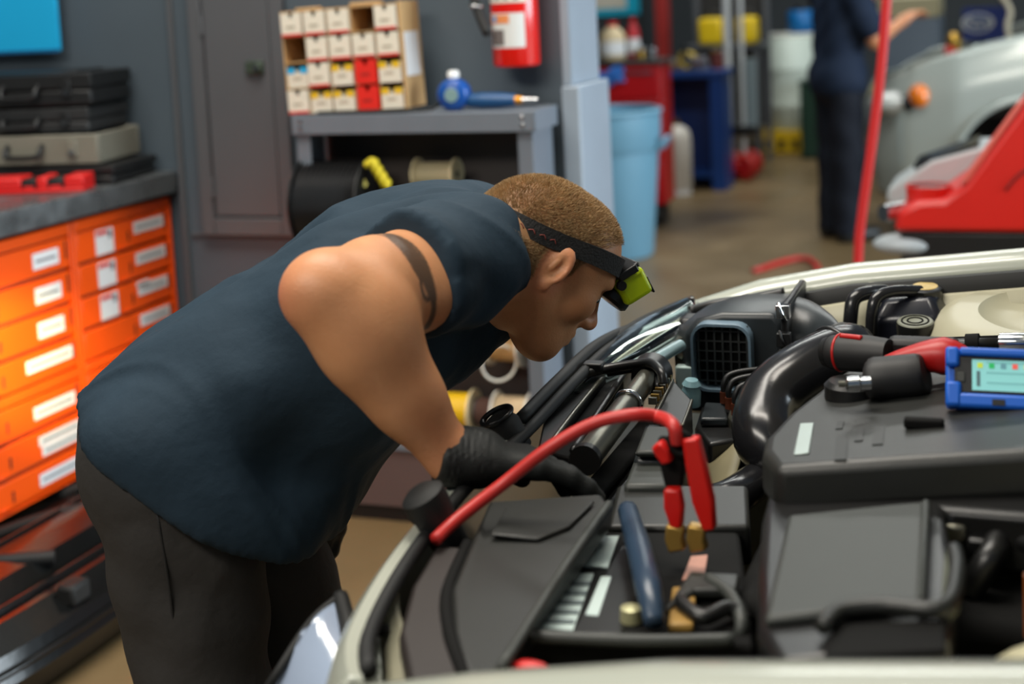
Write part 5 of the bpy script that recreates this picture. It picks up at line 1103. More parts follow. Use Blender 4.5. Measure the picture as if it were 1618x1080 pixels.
# ------------------------------------------------------------------ cordless ratchet and handheld scanner on the engine cover
YT = 0.06
rt = thing('cordless_driver', 'black and red cordless power driver lying on the engine cover beside the blue device', 'power tool', PP(1400, 605, *pA))
M_grip = mat('black overmould', (24, 24, 25), 0.55, var=0.1, scale=60)
M_redt = mat('tool red plastic', (176, 22, 20), 0.4)
d0, d1 = PY(1312, 556, 1.83+YT), PY(1406, 560, 1.80+YT)
zf = 0.030
def Rr(n, mb, m, **k): return obj(n, mb, m, rt, **k)
Rr('motor_housing', MB().tube([d0, d0.lerp(d1, 0.15), d0.lerp(d1, 0.6), d1], [0.021, 0.0245, 0.0245, 0.020], 20, sub=3), M_grip, smooth=60)
Rr('rear_cap', MB().cyl(d0 - (d1-d0).normalized()*0.008, d0, 0.019, 0.0215, n=20), M_black)
Rr('red_ring', MB().torus(d0.lerp(d1, 0.18), d1-d0, 0.0238, 0.0022, 26, 8), M_redt, smooth=180)
Rr('red_inlay', MB().tube([d0.lerp(d1, 0.2) + Vector((0, -0.006, 0.024)), d0.lerp(d1, 0.4) + Vector((0, -0.008, 0.0235)), d0.lerp(d1, 0.55) + Vector((0, -0.01, 0.023))], 0.004, 8), M_redt, smooth=180)
g0, g1 = PY(1398, 592, 1.74), PY(1512, 572, 1.76)
Rr('battery_pack', MB().tube([PY(1372, 600, 1.735+YT), PY(1384, 599, 1.735+YT), PY(1450, 592, 1.74+YT), PY(1464, 590, 1.74+YT)], [0.022, 0.028, 0.027, 0.021], 14, sub=3), M_grip, smooth=60)
Rr('red_body', MB().tube([PY(1395, 577, 1.765+YT), PY(1440, 566, 1.765+YT), PY(1490, 562, 1.765+YT), PY(1520, 572, 1.765+YT)], [0.010, 0.016, 0.024, 0.020], 14, sub=3), M_redt, smooth=60)
Rr('trigger_guard', MB().box(*(lambda p: (p.x-0.03, p.x+0.06, p.y-0.01, p.y+0.02, p.z-0.012, p.z+0.012))(PY(1440, 548, 1.82+YT))), M_grip, bevel=0.008)
sk = PY(1352, 606, 1.74)
sct = thing('socket_bit', 'short chrome socket lying on the oil cap beside the cordless driver', 'socket', (sk.x, sk.y, sk.z-0.01))
obj('socket', MB().lathe([(0.007, -0.012), (0.010, -0.010), (0.010, 0.004), (0.008, 0.006), (0.008, 0.018)], sk, (1, 0.25, 0.05), 20), M_chrome, sct, smooth=40)
obj('drive_end', MB().cyl(sk + Vector((-0.0125, -0.003, 0)), sk + Vector((-0.020, -0.005, 0)), 0.004, n=8), M_alum, sct)
ex = PY(1604, 542, 1.96)
exo = thing('socket_extension', 'chrome socket end lying on the engine cover behind the blue device', 'socket', (ex.x, ex.y, ex.z-0.02))
obj('socket', MB().lathe([(0.012, -0.02), (0.014, -0.018), (0.014, 0.03), (0.011, 0.034), (0.011, 0.06)], ex, (1, -0.2, 0.1), 20), M_chrome, exo, smooth=40)
obj('shaft', MB().tube([ex - Vector((0.02, -0.004, 0.002)), ex - Vector((0.06, -0.01, 0.006)), ex - Vector((0.10, -0.015, 0.01))], 0.008, 10, sub=1), M_satin, exo, smooth=180)
obj('knurl', MB().cyl(ex - Vector((0.045, -0.008, 0.004)), ex - Vector((0.062, -0.01, 0.006)), 0.014, n=12), M_bay, exo)

# handheld scanner / phone in a blue bumper case, propped up
S0, S1 = PY(1494, 642, 1.70), PY(1494, 548, 1.735)       # lower-left, upper-left
ux_ = Vector((1, 0.03, -0.01)).normalized(); uz_ = (S1 - S0).normalized(); un_ = ux_.cross(uz_).normalized()
W_, H_ = 0.175, (S1 - S0).length
SM = Matrix(((ux_.x, un_.x, uz_.x, S0.x), (ux_.y, un_.y, uz_.y, S0.y), (ux_.z, un_.z, uz_.z, S0.z), (0, 0, 0, 1)))
sd_ = 1 if un_.y > 0 else -1
ph = thing('handheld_scanner', 'handheld device in a bright blue rubber case showing a pale screen', 'scanner', S0)
def Sx(n, x0, x1, z0, z1, y0, y1, m, **k): return obj(n, MB().box(x0, x1, min(y0*sd_, y1*sd_), max(y0*sd_, y1*sd_), z0, z1, SM), m, ph, **k)
M_bcase = mat('blue rubber case', (12, 92, 196), 0.45, var=0.06, scale=20)
Sx('back_shell', 0, W_, 0, H_, 0.004, 0.018, M_bcase, bevel=0.004)
Sx('lower_bumper', 0.004, W_, 0, 0.017, -0.006, 0.0038, M_bcase, bevel=0.004)
Sx('corner_bumper', 0.0, 0.018, 0.0, 0.030, -0.007, 0.0038, M_bcase, bevel=0.004)
Sx('corner_bumper', 0.0, 0.016, H_-0.024, H_, -0.007, 0.0038, M_bcase, bevel=0.004)
Sx('top_bumper', 0.0162, W_, H_-0.010, H_, -0.006, 0.0038, M_bcase, bevel=0.003)
Sx('bezel', 0.010, W_-0.01, 0.0175, H_-0.0105, -0.001, 0.0036, M_black, bevel=0.001)
Sx('speaker_button', 0.013, 0.022, 0.030, H_-0.03, -0.003, -0.0011, M_cover2, bevel=0.001)
Sx('port_plug', 0.052, 0.066, 0.003, 0.010, -0.0075, -0.0062, M_black)
scr = Sx('screen', 0.030, W_-0.03, 0.021, H_-0.014, -0.0018, -0.0011, mat('lit screen', (126, 186, 184), 0.2, emit=0.55))
def sx2(n, x0, x1, z0, z1, m): return obj(n, MB().box(x0, x1, min(-0.0024*sd_, -0.0019*sd_), max(-0.0024*sd_, -0.0019*sd_), z0, z1, SM), m, scr)
for k, col in enumerate(((180, 200, 60), (30, 170, 90), (90, 140, 150), (220, 90, 80), (200, 190, 70))):
    sx2('screen_icon', 0.036+k*0.013, 0.042+k*0.013, H_-0.024, H_-0.018, mat('icon %d' % k, col, 0.4, emit=0.4))
sx2('screen_sidebar', 0.035, 0.039, 0.026, H_-0.028, mat('icon bar', (80, 110, 116), 0.4, emit=0.1))
for k in range(3): sx2('screen_line', 0.046, 0.12, 0.030+k*0.012, 0.0315+k*0.012, mat('screen rule', (110, 168, 168), 0.4, emit=0.4))
stn = obj('kick_stand', MB().box(0.02, 0.10, min(0.018*sd_, 0.045*sd_), max(0.018*sd_, 0.045*sd_), 0.0, 0.03, SM), M_satin, ph, bevel=0.004)
# ------------------------------------------------------------------ people: implicit surfaces polygonised with surface nets
def A3(p): return np.array(p, dtype=np.float64)
def d_rc(P, a, b, ra, rb):
    a, b = A3(a), A3(b); ab = b - a; L2 = max(ab @ ab, 1e-12)
    t = np.clip(((P - a) @ ab)/L2, 0, 1)
    return np.linalg.norm(P - (a + t[..., None]*ab), axis=-1) - (ra + t*(rb - ra))
def d_el(P, c, r, R=None):
    q = P - A3(c)
    if R is not None: q = q @ R
    r = A3(r); k0 = np.linalg.norm(q/r, axis=-1); k1 = np.linalg.norm(q/(r*r), axis=-1)
    return k0*(k0 - 1)/np.maximum(k1, 1e-9)
def smin(a, b, k):
    h = np.maximum(k - np.abs(a - b), 0)/k
    return np.minimum(a, b) - h*h*k*0.25
def smax(a, b, k): return -smin(-a, -b, k)
# primitive: ('c', a, b, ra, rb, k) capsule, ('e', c, r, R, k) ellipsoid, ('-', prim, k) carve
def prim_d(p, P, grow=0.0):
    return (d_rc(P, p[1], p[2], p[3], p[4]) if p[0] == 'c' else d_el(P, p[1], p[2], p[3])) - grow
def prim_bb(p, grow):
    if p[0] == 'c':
        m = max(p[3], p[4]) + grow; a, b = A3(p[1]), A3(p[2]); return np.minimum(a, b) - m, np.maximum(a, b) + m
    m = max(p[2]) + grow; return A3(p[1]) - m, A3(p[1]) + m
def eval_prims(prims, P, grow=0.0):
    f = np.full(P.shape[:-1], 1.0)
    for p in prims:
        if p[0] == '-': f = smax(f, -prim_d(p[1], P), p[2])
        else: f = smin(f, prim_d(p, P, grow), p[-1])
    return f
class Grid:
    def __init__(s, xs, ys, zs): s.ax = (np.asarray(xs), np.asarray(ys), np.asarray(zs))
    def field(s, prims, grow=0.0):
        f = np.full([len(a) for a in s.ax], 0.5, dtype=np.float32)
        for p in prims:
            q = p[1] if p[0] == '-' else p; kk = p[-1]
            lo, hi = prim_bb(q, grow + kk + 0.02)
            sl = tuple(slice(max(np.searchsorted(a, l) - 1, 0), min(np.searchsorted(a, h) + 1, len(a))) for a, l, h in zip(s.ax, lo, hi))
            if any(t.stop <= t.start for t in sl): continue
            P = np.stack(np.meshgrid(*[a[t] for a, t in zip(s.ax, sl)], indexing='ij'), -1)
            if p[0] == '-': f[sl] = smax(f[sl], -prim_d(q, P), kk)
            else: f[sl] = smin(f[sl], prim_d(p, P, grow), kk)
        return f
    def pts(s): return np.stack(np.meshgrid(*s.ax, indexing='ij'), -1)
    def nets(s, f):
        X, Y, Z = s.ax; ins = f < 0
        nx, ny, nz = f.shape
        cnt = np.zeros((nx-1, ny-1, nz-1), np.int8)
        for i in (0, 1):
            for j in (0, 1):
                for k in (0, 1): cnt += ins[i:nx-1+i, j:ny-1+j, k:nz-1+k]
        mixed = (cnt > 0) & (cnt < 8)
        ci, cj, ck = np.nonzero(mixed)
        vid = np.full(mixed.shape, -1, np.int64); vid[ci, cj, ck] = np.arange(len(ci))
        acc = np.zeros((len(ci), 3)); n = np.zeros(len(ci))
        cor = [(0,0,0),(1,0,0),(0,1,0),(1,1,0),(0,0,1),(1,0,1),(0,1,1),(1,1,1)]
        for a, b in ((0,1),(2,3),(4,5),(6,7),(0,2),(1,3),(4,6),(5,7),(0,4),(1,5),(2,6),(3,7)):
            A, B = cor[a], cor[b]
            fa = f[ci+A[0], cj+A[1], ck+A[2]].astype(np.float64); fb = f[ci+B[0], cj+B[1], ck+B[2]].astype(np.float64)
            m = (fa < 0) != (fb < 0); t = np.where(m, fa/np.where(fa == fb, 1, fa - fb), 0)
            pa = np.stack([X[ci+A[0]], Y[cj+A[1]], Z[ck+A[2]]], 1); pb_ = np.stack([X[ci+B[0]], Y[cj+B[1]], Z[ck+B[2]]], 1)
            acc += np.where(m[:, None], pa + (pb_ - pa)*t[:, None], 0); n += m
        V = acc/n[:, None]
        Q = []
        for axis in range(3):
            a = np.moveaxis(ins, axis, 0); v = np.moveaxis(vid, axis, 0)
            ch = a[:-1] != a[1:]
            i, j, k = np.nonzero(ch[:, 1:-1, 1:-1]); j = j + 1; k = k + 1
            q = np.stack([v[i, j-1, k-1], v[i, j, k-1], v[i, j, k], v[i, j-1, k]], 1)
            flip = a[i, j, k]
            if axis == 1: flip = ~flip
            q = np.where(flip[:, None], q, q[:, ::-1]); Q.append(q)
        Q = np.concatenate(Q); Q = Q[(Q >= 0).all(1)]
        return V, Q
def relax(V, Q, it=1, lam=0.5, keep=None):
    E = np.concatenate([Q[:, [0,1]], Q[:, [1,2]], Q[:, [2,3]], Q[:, [3,0]]]); 
    for _ in range(it):
        S = np.zeros_like(V); c = np.zeros(len(V))
        for a, b in ((0, 1), (1, 0)):
            for d in range(3): S[:, d] += np.bincount(E[:, a], V[E[:, b], d], len(V))
            c += np.bincount(E[:, a], minlength=len(V))
        W = V + lam*(S/np.maximum(c, 1)[:, None] - V)
        V = W if keep is None else np.where(keep[:, None], V, W)
    return V
def frange(lo, hi, coarse, fine=None, step=None):
    out = [lo]
    while out[-1] < hi:
        h = coarse
        if fine:
            for a, b in fine:
                d = 0 if a <= out[-1] <= b else min(abs(out[-1]-a), abs(out[-1]-b))
                h = min(h, step + d*0.25)
        out.append(out[-1] + h)
    return np.array(out)
def np_mesh(name, V, Q, m, parent, attrs=None):
    me = bpy.data.meshes.new(name); nV, nQ = len(V), len(Q)
    me.vertices.add(nV); me.vertices.foreach_set('co', V.astype(np.float32).ravel())
    me.loops.add(nQ*4); me.loops.foreach_set('vertex_index', Q.astype(np.int32).ravel())
    me.polygons.add(nQ); me.polygons.foreach_set('loop_start', np.arange(0, nQ*4, 4, dtype=np.int32))
    try: me.polygons.foreach_set('loop_total', np.full(nQ, 4, dtype=np.int32))
    except Exception: pass
    me.polygons.foreach_set('use_smooth', np.ones(nQ, dtype=bool))
    me.materials.append(m); me.update(calc_edges=True); me.validate()
    for k, a in (attrs or {}).items():
        at = me.attributes.new(k, 'FLOAT', 'POINT'); at.data.foreach_set('value', a.astype(np.float32))
    o = bpy.data.objects.new(name, me); COL.objects.link(o)
    if parent is not None: o.parent = parent; WL[o] = WL[parent]
    return o
def value_noise(P, seed=0):
    rs = np.random.RandomState(seed); T = rs.rand(64, 64, 64)
    q = np.floor(P).astype(int); f = P - q; f = f*f*(3 - 2*f); r = 0
    for i in (0, 1):
        for j in (0, 1):
            for k in (0, 1):
                w = (f[:, 0] if i else 1-f[:, 0])*(f[:, 1] if j else 1-f[:, 1])*(f[:, 2] if k else 1-f[:, 2])
                r = r + w*T[(q[:, 0]+i) % 64, (q[:, 1]+j) % 64, (q[:, 2]+k) % 64]
    return r - 0.5

# skin with hair stubble and tattoo masks
def skin_mat(name, col, hair):
    m = bpy.data.materials.new(name); m.use_nodes = True; nt = m.node_tree; b = nt.nodes['Principled BSDF']
    tc = nt.nodes.new('ShaderNodeTexCoord'); n = nt.nodes.new('ShaderNodeTexNoise'); n.inputs['Scale'].default_value = 22; n.inputs['Detail'].default_value = 6
    nt.links.new(tc.outputs['Object'], n.inputs['Vector'])
    c = rgb(*col)
    mx = nt.nodes.new('ShaderNodeMix'); mx.data_type = 'RGBA'; mx.inputs['A'].default_value = (c[0]*0.80, c[1]*0.72, c[2]*0.66, 1); mx.inputs['B'].default_value = (min(1, c[0]*1.12), c[1]*1.14, c[2]*1.14, 1)
    nt.links.new(n.outputs['Fac'], mx.inputs['Factor'])
    last = mx.outputs['Result']
    for attr, colr in (('flush', rgb(206, 104, 84)), ('hair', rgb(*hair)), ('ink', rgb(44, 44, 40))):
        a = nt.nodes.new('ShaderNodeAttribute'); a.attribute_name = attr
        m2 = nt.nodes.new('ShaderNodeMix'); m2.data_type = 'RGBA'; m2.inputs['B'].default_value = colr
        nt.links.new(a.outputs['Fac'], m2.inputs['Factor']); nt.links.new(last, m2.inputs['A']); last = m2.outputs['Result']
    nt.links.new(last, b.inputs['Base Color'])
    b.inputs['Roughness'].default_value = 0.46; b.inputs['Specular IOR Level'].default_value = 0.4
    b.inputs['Subsurface Weight'].default_value = 0.12; b.inputs['Subsurface Radius'].default_value = (0.012, 0.005, 0.003); b.inputs['Subsurface Scale'].default_value = 1.0
    n2 = nt.nodes.new('ShaderNodeTexNoise'); n2.inputs['Scale'].default_value = 260; n2.inputs['Detail'].default_value = 3; nt.links.new(tc.outputs['Object'], n2.inputs['Vector'])
    bp = nt.nodes.new('ShaderNodeBump'); bp.inputs['Strength'].default_value = 0.25; bp.inputs['Distance'].default_value = 0.002
    nt.links.new(n2.outputs['Fac'], bp.inputs['Height']); nt.links.new(bp.outputs['Normal'], b.inputs['Normal'])
    return m
M_skin = skin_mat('weathered skin', (204, 146, 104), (134, 106, 72))
def cloth_mat(name, col, rough=0.8, var=0.18):
    m = mat(name, col, rough, var=var, scale=9, bump=0.25, bscale=30, spec=0.25)
    return m
M_shirt = cloth_mat('navy work shirt cotton', (36, 53, 66))
M_trou = cloth_mat('charcoal work trousers', (58, 56, 54))
M_glove = mat('black knit glove', (20, 23, 22), 0.6, var=0.2, scale=40, bump=0.2, bscale=500)

# ---- mechanic, laid out in a frame whose X runs to the right of the photo and Y away from the camera
def M_(px, py, Y):                      # photo point at depth Y in that frame
    v = _d + _r*(px - CXP)/FPX - _u*(py - CYP)/FPX
    return CAM_O + v*(Y/v[1])
BASE = np.array([-0.50, 2.05, 0.0])
bw_ = _Rz @ BASE
man = thing('person', 'mechanic in navy shirt and charcoal trousers bending over the engine wearing a headlamp', 'person', bw_, rotz=_YAW)
pel = np.array([-0.505, 2.06, 0.865]); hipR = np.array([-0.50, 1.965, 0.84]); hipL = np.array([-0.47, 2.155, 0.84])
kneeR = np.array([-0.475, 1.945, 0.47]); kneeL = np.array([-0.385, 2.17, 0.48]); ankR = np.array([-0.50, 1.95, 0.09]); ankL = np.array([-0.46, 2.19, 0.09])
waist = M_(395, 590, 2.07); chest = M_(590, 472, 2.075); upch = M_(715, 405, 2.09)
shR = M_(742, 408, 1.915); shL = upch + np.array([0.03, 0.185, 0.0])
elR = M_(520, 462, 1.67); wrR = M_(710, 720, 1.69)
elL = M_(610, 600, 2.36); wrL = M_(520, 740, 2.24)
hO = M_(853, 412, 1.985)
pit, yw = math.radians(39), math.radians(18)
hf_ = np.array([math.cos(pit)*math.cos(yw), math.cos(pit)*math.sin(yw), -math.sin(pit)])
hu_ = np.array([math.sin(pit)*math.cos(yw), math.sin(pit)*math.sin(yw), math.cos(pit)])
hs_ = np.cross(hu_, hf_)
HR = np.stack([hf_, hs_, hu_], 1)                       # head axes: forward, left, up
def Hd(a, b, c): return hO + HR @ np.array([a, b, c])
def Rot(ax, ang):
    return np.array(Matrix.Rotation(ang, 3, Vector(ax)))
head = []
head += [('e', Hd(-0.012, 0, 0.026), (0.100, 0.0775, 0.088), HR, 0.03),
         ('e', Hd(0.037, 0, 0.034), (0.064, 0.067, 0.074), HR, 0.03),
         ('e', Hd(-0.045, 0, 0.010), (0.062, 0.064, 0.066), HR, 0.03),
         ('e', Hd(0.045, 0, -0.030), (0.050, 0.056, 0.062), HR, 0.03),      # face mass
         ('c', Hd(0.0, -0.056, -0.040), Hd(0.058, -0.026, -0.092), 0.018, 0.016, 0.03), ('c', Hd(0.0, 0.056, -0.040), Hd(0.058, 0.026, -0.092), 0.018, 0.016, 0.03),
         ('e', Hd(0.068, 0, -0.097), (0.021, 0.024, 0.020), HR, 0.022),     # chin
         ('c', Hd(0.060, -0.014, -0.088), Hd(0.060, 0.014, -0.088), 0.024, 0.024, 0.03),
         ('c', Hd(0.088, -0.030, 0.024), Hd(0.088, 0.030, 0.024), 0.013, 0.013, 0.018),   # brow
         ('e', Hd(0.064, -0.046, -0.020), (0.022, 0.018, 0.018), HR, 0.025), ('e', Hd(0.064, 0.046, -0.020), (0.022, 0.018, 0.018), HR, 0.025),  # cheek bones
         ('-', ('e', Hd(0.100, -0.033, 0.004), (0.020, 0.018, 0.012), HR), 0.014), ('-', ('e', Hd(0.100, 0.033, 0.004), (0.020, 0.018, 0.012), HR), 0.014),
         ('e', Hd(0.078, -0.032, 0.003), (0.015, 0.016, 0.012), HR, 0.006), ('e', Hd(0.078, 0.032, 0.003), (0.015, 0.016, 0.012), HR, 0.006),  # lids
         ('c', Hd(0.096, 0, 0.014), Hd(0.112, 0, -0.026), 0.0085, 0.0105, 0.010),           # nose bridge
         ('e', Hd(0.113, 0, -0.032), (0.014, 0.0125, 0.0115), HR, 0.010),
         ('e', Hd(0.101, -0.013, -0.036), (0.013, 0.008, 0.009), HR, 0.008), ('e', Hd(0.101, 0.013, -0.036), (0.013, 0.008, 0.009), HR, 0.008),
         ('-', ('e', Hd(0.104, -0.008, -0.045), (0.006, 0.004, 0.005), HR), 0.004), ('-', ('e', Hd(0.104, 0.008, -0.045), (0.006, 0.004, 0.005), HR), 0.004),
         ('e', Hd(0.079, 0, -0.062), (0.018, 0.030, 0.020), HR, 0.018),                       # mouth mound
         ('c', Hd(0.095, -0.016, -0.0595), Hd(0.095, 0.016, -0.0595), 0.0065, 0.0065, 0.006), ('c', Hd(0.094, -0.014, -0.0720), Hd(0.094, 0.014, -0.0720), 0.007, 0.007, 0.006),
         ('-', ('c', Hd(0.104, -0.022, -0.0658), Hd(0.104, 0.022, -0.0658), 0.0032, 0.0032), 0.004)]
for s in (-1, 1):      # ears
    eR = HR @ Rot((0, 0, 1), s*math.radians(28)) @ Rot((0, 1, 0), math.radians(12))
    ec0 = Hd(-0.008, s*0.083, 0.002)
    head += [('e', ec0, (0.0195, 0.0080, 0.0325), eR, 0.003),
             ('-', ('e', ec0 + eR @ np.array([0.003, s*0.0080, -0.003]), (0.0130, 0.0085, 0.0225), eR), 0.003),
             ('e', ec0 + eR @ np.array([-0.003, s*0.003, 0.004]), (0.0045, 0.0040, 0.016), eR, 0.003),
             ('e', ec0 + eR @ np.array([0.006, -s*0.001, -0.028]), (0.0095, 0.0060, 0.0095), eR, 0.005),
             ('e', ec0 + eR @ np.array([0.015, 0, -0.008]), (0.004, 0.005, 0.008), eR, 0.004)]
nkB = upch + np.array([0.035, -0.01, 0.0])
neck = [('c', nkB, Hd(-0.040, 0, -0.035), 0.068, 0.060, 0.04), ('c', nkB + np.array([0.01, 0, -0.03]), Hd(0.0, 0, -0.060), 0.058, 0.048, 0.04),
        ('c', nkB + np.array([0.0, -0.06, -0.02]), Hd(-0.030, -0.055, -0.020), 0.022, 0.018, 0.03)]
torso = [('e', pel, (0.130, 0.172, 0.125), None, 0.06),
         ('c', pel + A3((0.0, -0.075, 0.0)), waist + A3((0, -0.075, 0)), 0.112, 0.100, 0.07), ('c', pel + A3((0, 0.075, 0)), waist + A3((0, 0.075, 0)), 0.112, 0.100, 0.07),
         ('c', waist + A3((0, -0.075, 0)), chest + A3((0, -0.085, 0)), 0.100, 0.108, 0.07), ('c', waist + A3((0, 0.075, 0)), chest + A3((0, 0.085, 0)), 0.100, 0.108, 0.07),
         ('c', chest + A3((0, -0.085, 0)), upch + A3((-0.02, -0.09, -0.01)), 0.108, 0.082, 0.07), ('c', chest + A3((0, 0.085, 0)), upch + A3((-0.02, 0.09, -0.01)), 0.108, 0.082, 0.07)]
should = [('c', upch + A3((-0.02, -0.06, 0.01)), shR, 0.075, 0.068, 0.06), ('c', upch + A3((-0.02, 0.06, 0.01)), shL, 0.075, 0.066, 0.06)]
ua = shR + (elR - shR)*0.30; ub = shR + (elR - shR)*0.72
fa = elR + (wrR - elR)*0.28; fdir = (wrR - elR)/np.linalg.norm(wrR - elR)
udir = (elR - shR)/np.linalg.norm(elR - shR)
armR = [('c', shR, ua, 0.068, 0.063, 0.04), ('c', ua, ub, 0.062, 0.050, 0.03), ('c', ub, elR, 0.051, 0.043, 0.03),
        ('e', ua + A3((0.0, 0.0, -0.026)) + udir*0.05, (0.075, 0.075, 0.046), None, 0.05),                 # biceps
        ('e', elR + A3((-0.020, -0.006, 0.000)), (0.023, 0.025, 0.024), None, 0.05),                        # elbow point
        ('c', elR, fa, 0.041, 0.0450, 0.04), ('c', fa, elR + (wrR-elR)*0.62, 0.0450, 0.0395, 0.04), ('c', elR + (wrR-elR)*0.62, wrR, 0.0395, 0.0315, 0.04),
        ('e', fa + A3((0.012, -0.006, 0.010)), (0.042, 0.038, 0.058), None, 0.06)]
armL = [('c', shL, elL, 0.062, 0.046, 0.04), ('c', elL, elL + (wrL-elL)*0.3, 0.046, 0.044, 0.03), ('c', elL + (wrL-elL)*0.3, wrL, 0.044, 0.028, 0.03)]
# right hand reaching over the front panel, fingers bent down round its edge
hdir = np.array([0.93, 0.24, -0.20]); hdir /= np.linalg.norm(hdir)
hup = np.array([0.18, 0.10, 0.97]); hup -= hdir*(hup @ hdir); hup /= np.linalg.norm(hup); hsd = np.cross(hup, hdir)   # hsd points away from the camera
def hand(w, d, up, sd, curl, thumb_side):
    k0 = w + d*0.095
    pr = [('c', w, w + d*0.03, 0.029, 0.030, 0.02)]
    for i, o in enumerate((-0.030, -0.010, 0.010, 0.029)):
        pr.append(('c', w + d*0.02 + sd*o*0.7, k0 + sd*o + d*(0.004 if i in (1, 2) else -0.004), 0.016, 0.0125, 0.014))
    Ls = [(0.042, 0.026, 0.020), (0.047, 0.030, 0.022), (0.044, 0.028, 0.021), (0.034, 0.021, 0.018)]
    for i, o in enumerate((-0.030, -0.010, 0.010, 0.029)):
        p = k0 + sd*o; ang = 0.0
        for j, l in enumerate(Ls[i]):
            ang += curl*(0.55, 0.8, 0.6)[j] + 0.04*i
            q = p + (d*math.cos(ang) - up*math.sin(ang))*l
            pr.append(('c', p, q, 0.0102 - 0.0008*j, 0.0095 - 0.0008*j, 0.006)); p = q
    t0 = w + d*0.035 + sd*thumb_side*0.022 - up*0.006; t1 = t0 + (d*0.6 + sd*thumb_side*0.75 - up*0.25)*0.042; t2 = t1 + (d*0.85 + sd*thumb_side*0.35 - up*0.4)*0.030; t3 = t2 + (d*0.9 - up*0.4 + sd*thumb_side*0.1)*0.022
    pr += [('c', t0, t1, 0.016, 0.0125, 0.012), ('c', t1, t2, 0.0115, 0.0108, 0.006), ('c', t2, t3, 0.0106, 0.009, 0.006)]
    return pr
handR = hand(wrR + hdir*0.012, hdir, hup, hsd, 0.34, 1)
hdl = np.array([-0.10, -0.35, -0.93]); hdl /= np.linalg.norm(hdl); hul = np.array([0.75, -0.65, 0.1]); hul -= hdl*(hul @ hdl); hul /= np.linalg.norm(hul)
handL = hand(wrL, hdl, hul, np.cross(hul, hdl), 0.35, -1)
legs = []
for h, k, a in ((hipR, kneeR, ankR), (hipL, kneeL, ankL)):
    legs += [('c', h, k, 0.095, 0.062, 0.05), ('c', k, k + (a-k)*0.35, 0.060, 0.060, 0.04), ('c', k + (a-k)*0.35, a, 0.058, 0.040, 0.04), ('c', a, a + A3((0.13, 0.0, -0.045)), 0.040, 0.030, 0.03)]
body = torso + should + legs + armL + handL + neck + head + armR + handR
def bounds(prims):
    B = [prim_bb(p, 0.03) for p in prims if p[0] != '-']; return np.min([b[0] for b in B], 0), np.max([b[1] for b in B], 0)
lo, hi = bounds(body)
hx = (hO[0]-0.13, hO[0]+0.15)
G = Grid(frange(lo[0], hi[0], 0.009, [(elR[0]-0.04, hx[1])], 0.0030), frange(lo[1], hi[1], 0.009, [(1.63, 2.06)], 0.0032), frange(lo[2], hi[2], 0.010, [(0.93, hO[2]+0.14)], 0.0030))
fb_ = G.field(body)
V, Q = G.nets(fb_)
V = relax(V, Q, 1, 0.4)
# masks: hair, tattoo, flushed skin
Lh = (V - hO) @ HR
la, lb_, lc_ = Lh[:, 0], Lh[:, 1], Lh[:, 2]
hl_line = np.where(la > 0.045, 0.066 + (la-0.045)*0.6, np.where(la > 0.0, 0.014 + (la/0.045)*0.052, np.where(la > -0.03, 0.014 + la*0.5, -0.030 + (la+0.03)*0.6)))
hl_line = hl_line - 0.012*np.exp(-((la-0.018)/0.012)**2)*(np.abs(lb_) > 0.05) - 0.025*np.exp(-((la-0.016)/0.009)**2)*(np.abs(lb_) > 0.055)
near_h = np.linalg.norm(V - hO, axis=1) < 0.17
ear_d = np.minimum(d_el(V, Hd(-0.008, -0.085, 0.0), (0.024, 0.018, 0.038), HR), d_el(V, Hd(-0.008, 0.085, 0.0), (0.024, 0.018, 0.038), HR))
hw = np.clip((lc_ - hl_line)/0.014 + 0.4, 0, 1)*near_h*np.clip(ear_d/0.004, 0, 1)
thin = np.clip(1.0 - 0.55*np.clip((la-0.02)/0.07, 0, 1), 0, 1)
hair_w = hw*(0.80*thin)*(0.85 + 0.5*value_noise(V*160, 3))
stub = 0.16*near_h*np.clip((-0.035 - lc_)/0.02, 0, 1)*(la > -0.03)*(0.7 + 0.8*value_noise(V*300, 5))
tat = [M_(612, 358, 1.70), M_(640, 370, 1.70), M_(655, 392, 1.70), M_(672, 410, 1.71), M_(668, 428, 1.71), M_(682, 446, 1.72), M_(676, 470, 1.73), M_(668, 500, 1.74), M_(662, 520, 1.76)]
# follow the arm's surface: compare in the plane across the viewing axis of the upper arm's outer side
def proj2(P): return np.stack([(P[..., 0])/(P[..., 1]), (P[..., 2]-CAM_H)/(P[..., 1])], -1)
armax = np.cross(udir, np.array([0, 0, 1.0]))
ink = np.zeros(len(V))
near_arm = (d_rc(V, shR, elR, 0.075, 0.075) < 0.012) & (V[:, 1] < 1.86)
e1 = udir; e2 = np.cross(udir, np.array([-0.72, -0.62, 0.3])); e2 /= np.linalg.norm(e2)
def flat(P): q = P - shR; return np.stack([q @ e1, q @ e2], -1)
U = flat(V); T = [flat(t) for t in tat]
W_t = [0.0015, 0.003, 0.0045, 0.009, 0.004, 0.011, 0.004, 0.0055, 0.0015]
for i in range(len(T)-1):
    a, b = T[i], T[i+1]; ab = b - a; t = np.clip(((U - a) @ ab)/(ab @ ab), 0, 1)
    d = np.linalg.norm(U - (a + t[:, None]*ab), axis=1); w = W_t[i]*(1-t) + W_t[i+1]*t
    ink = np.maximum(ink, np.clip((w - d)/0.003 + 0.5, 0, 1))
for px_, py_, rr_ in ((684, 432, 0.015), (664, 408, 0.008), (680, 462, 0.009)):
    dc_ = np.linalg.norm(U - flat(M_(px_, py_, 1.715)), axis=1)
    ink = np.maximum(ink, np.clip((0.0026 - np.abs(dc_ - rr_))/0.002 + 0.5, 0, 1))
outer = ((V - shR - ((V - shR) @ udir)[:, None]*udir) @ np.array([-0.3, -0.85, 0.2])) > 0.0
ink = ink*near_arm*outer*0.85
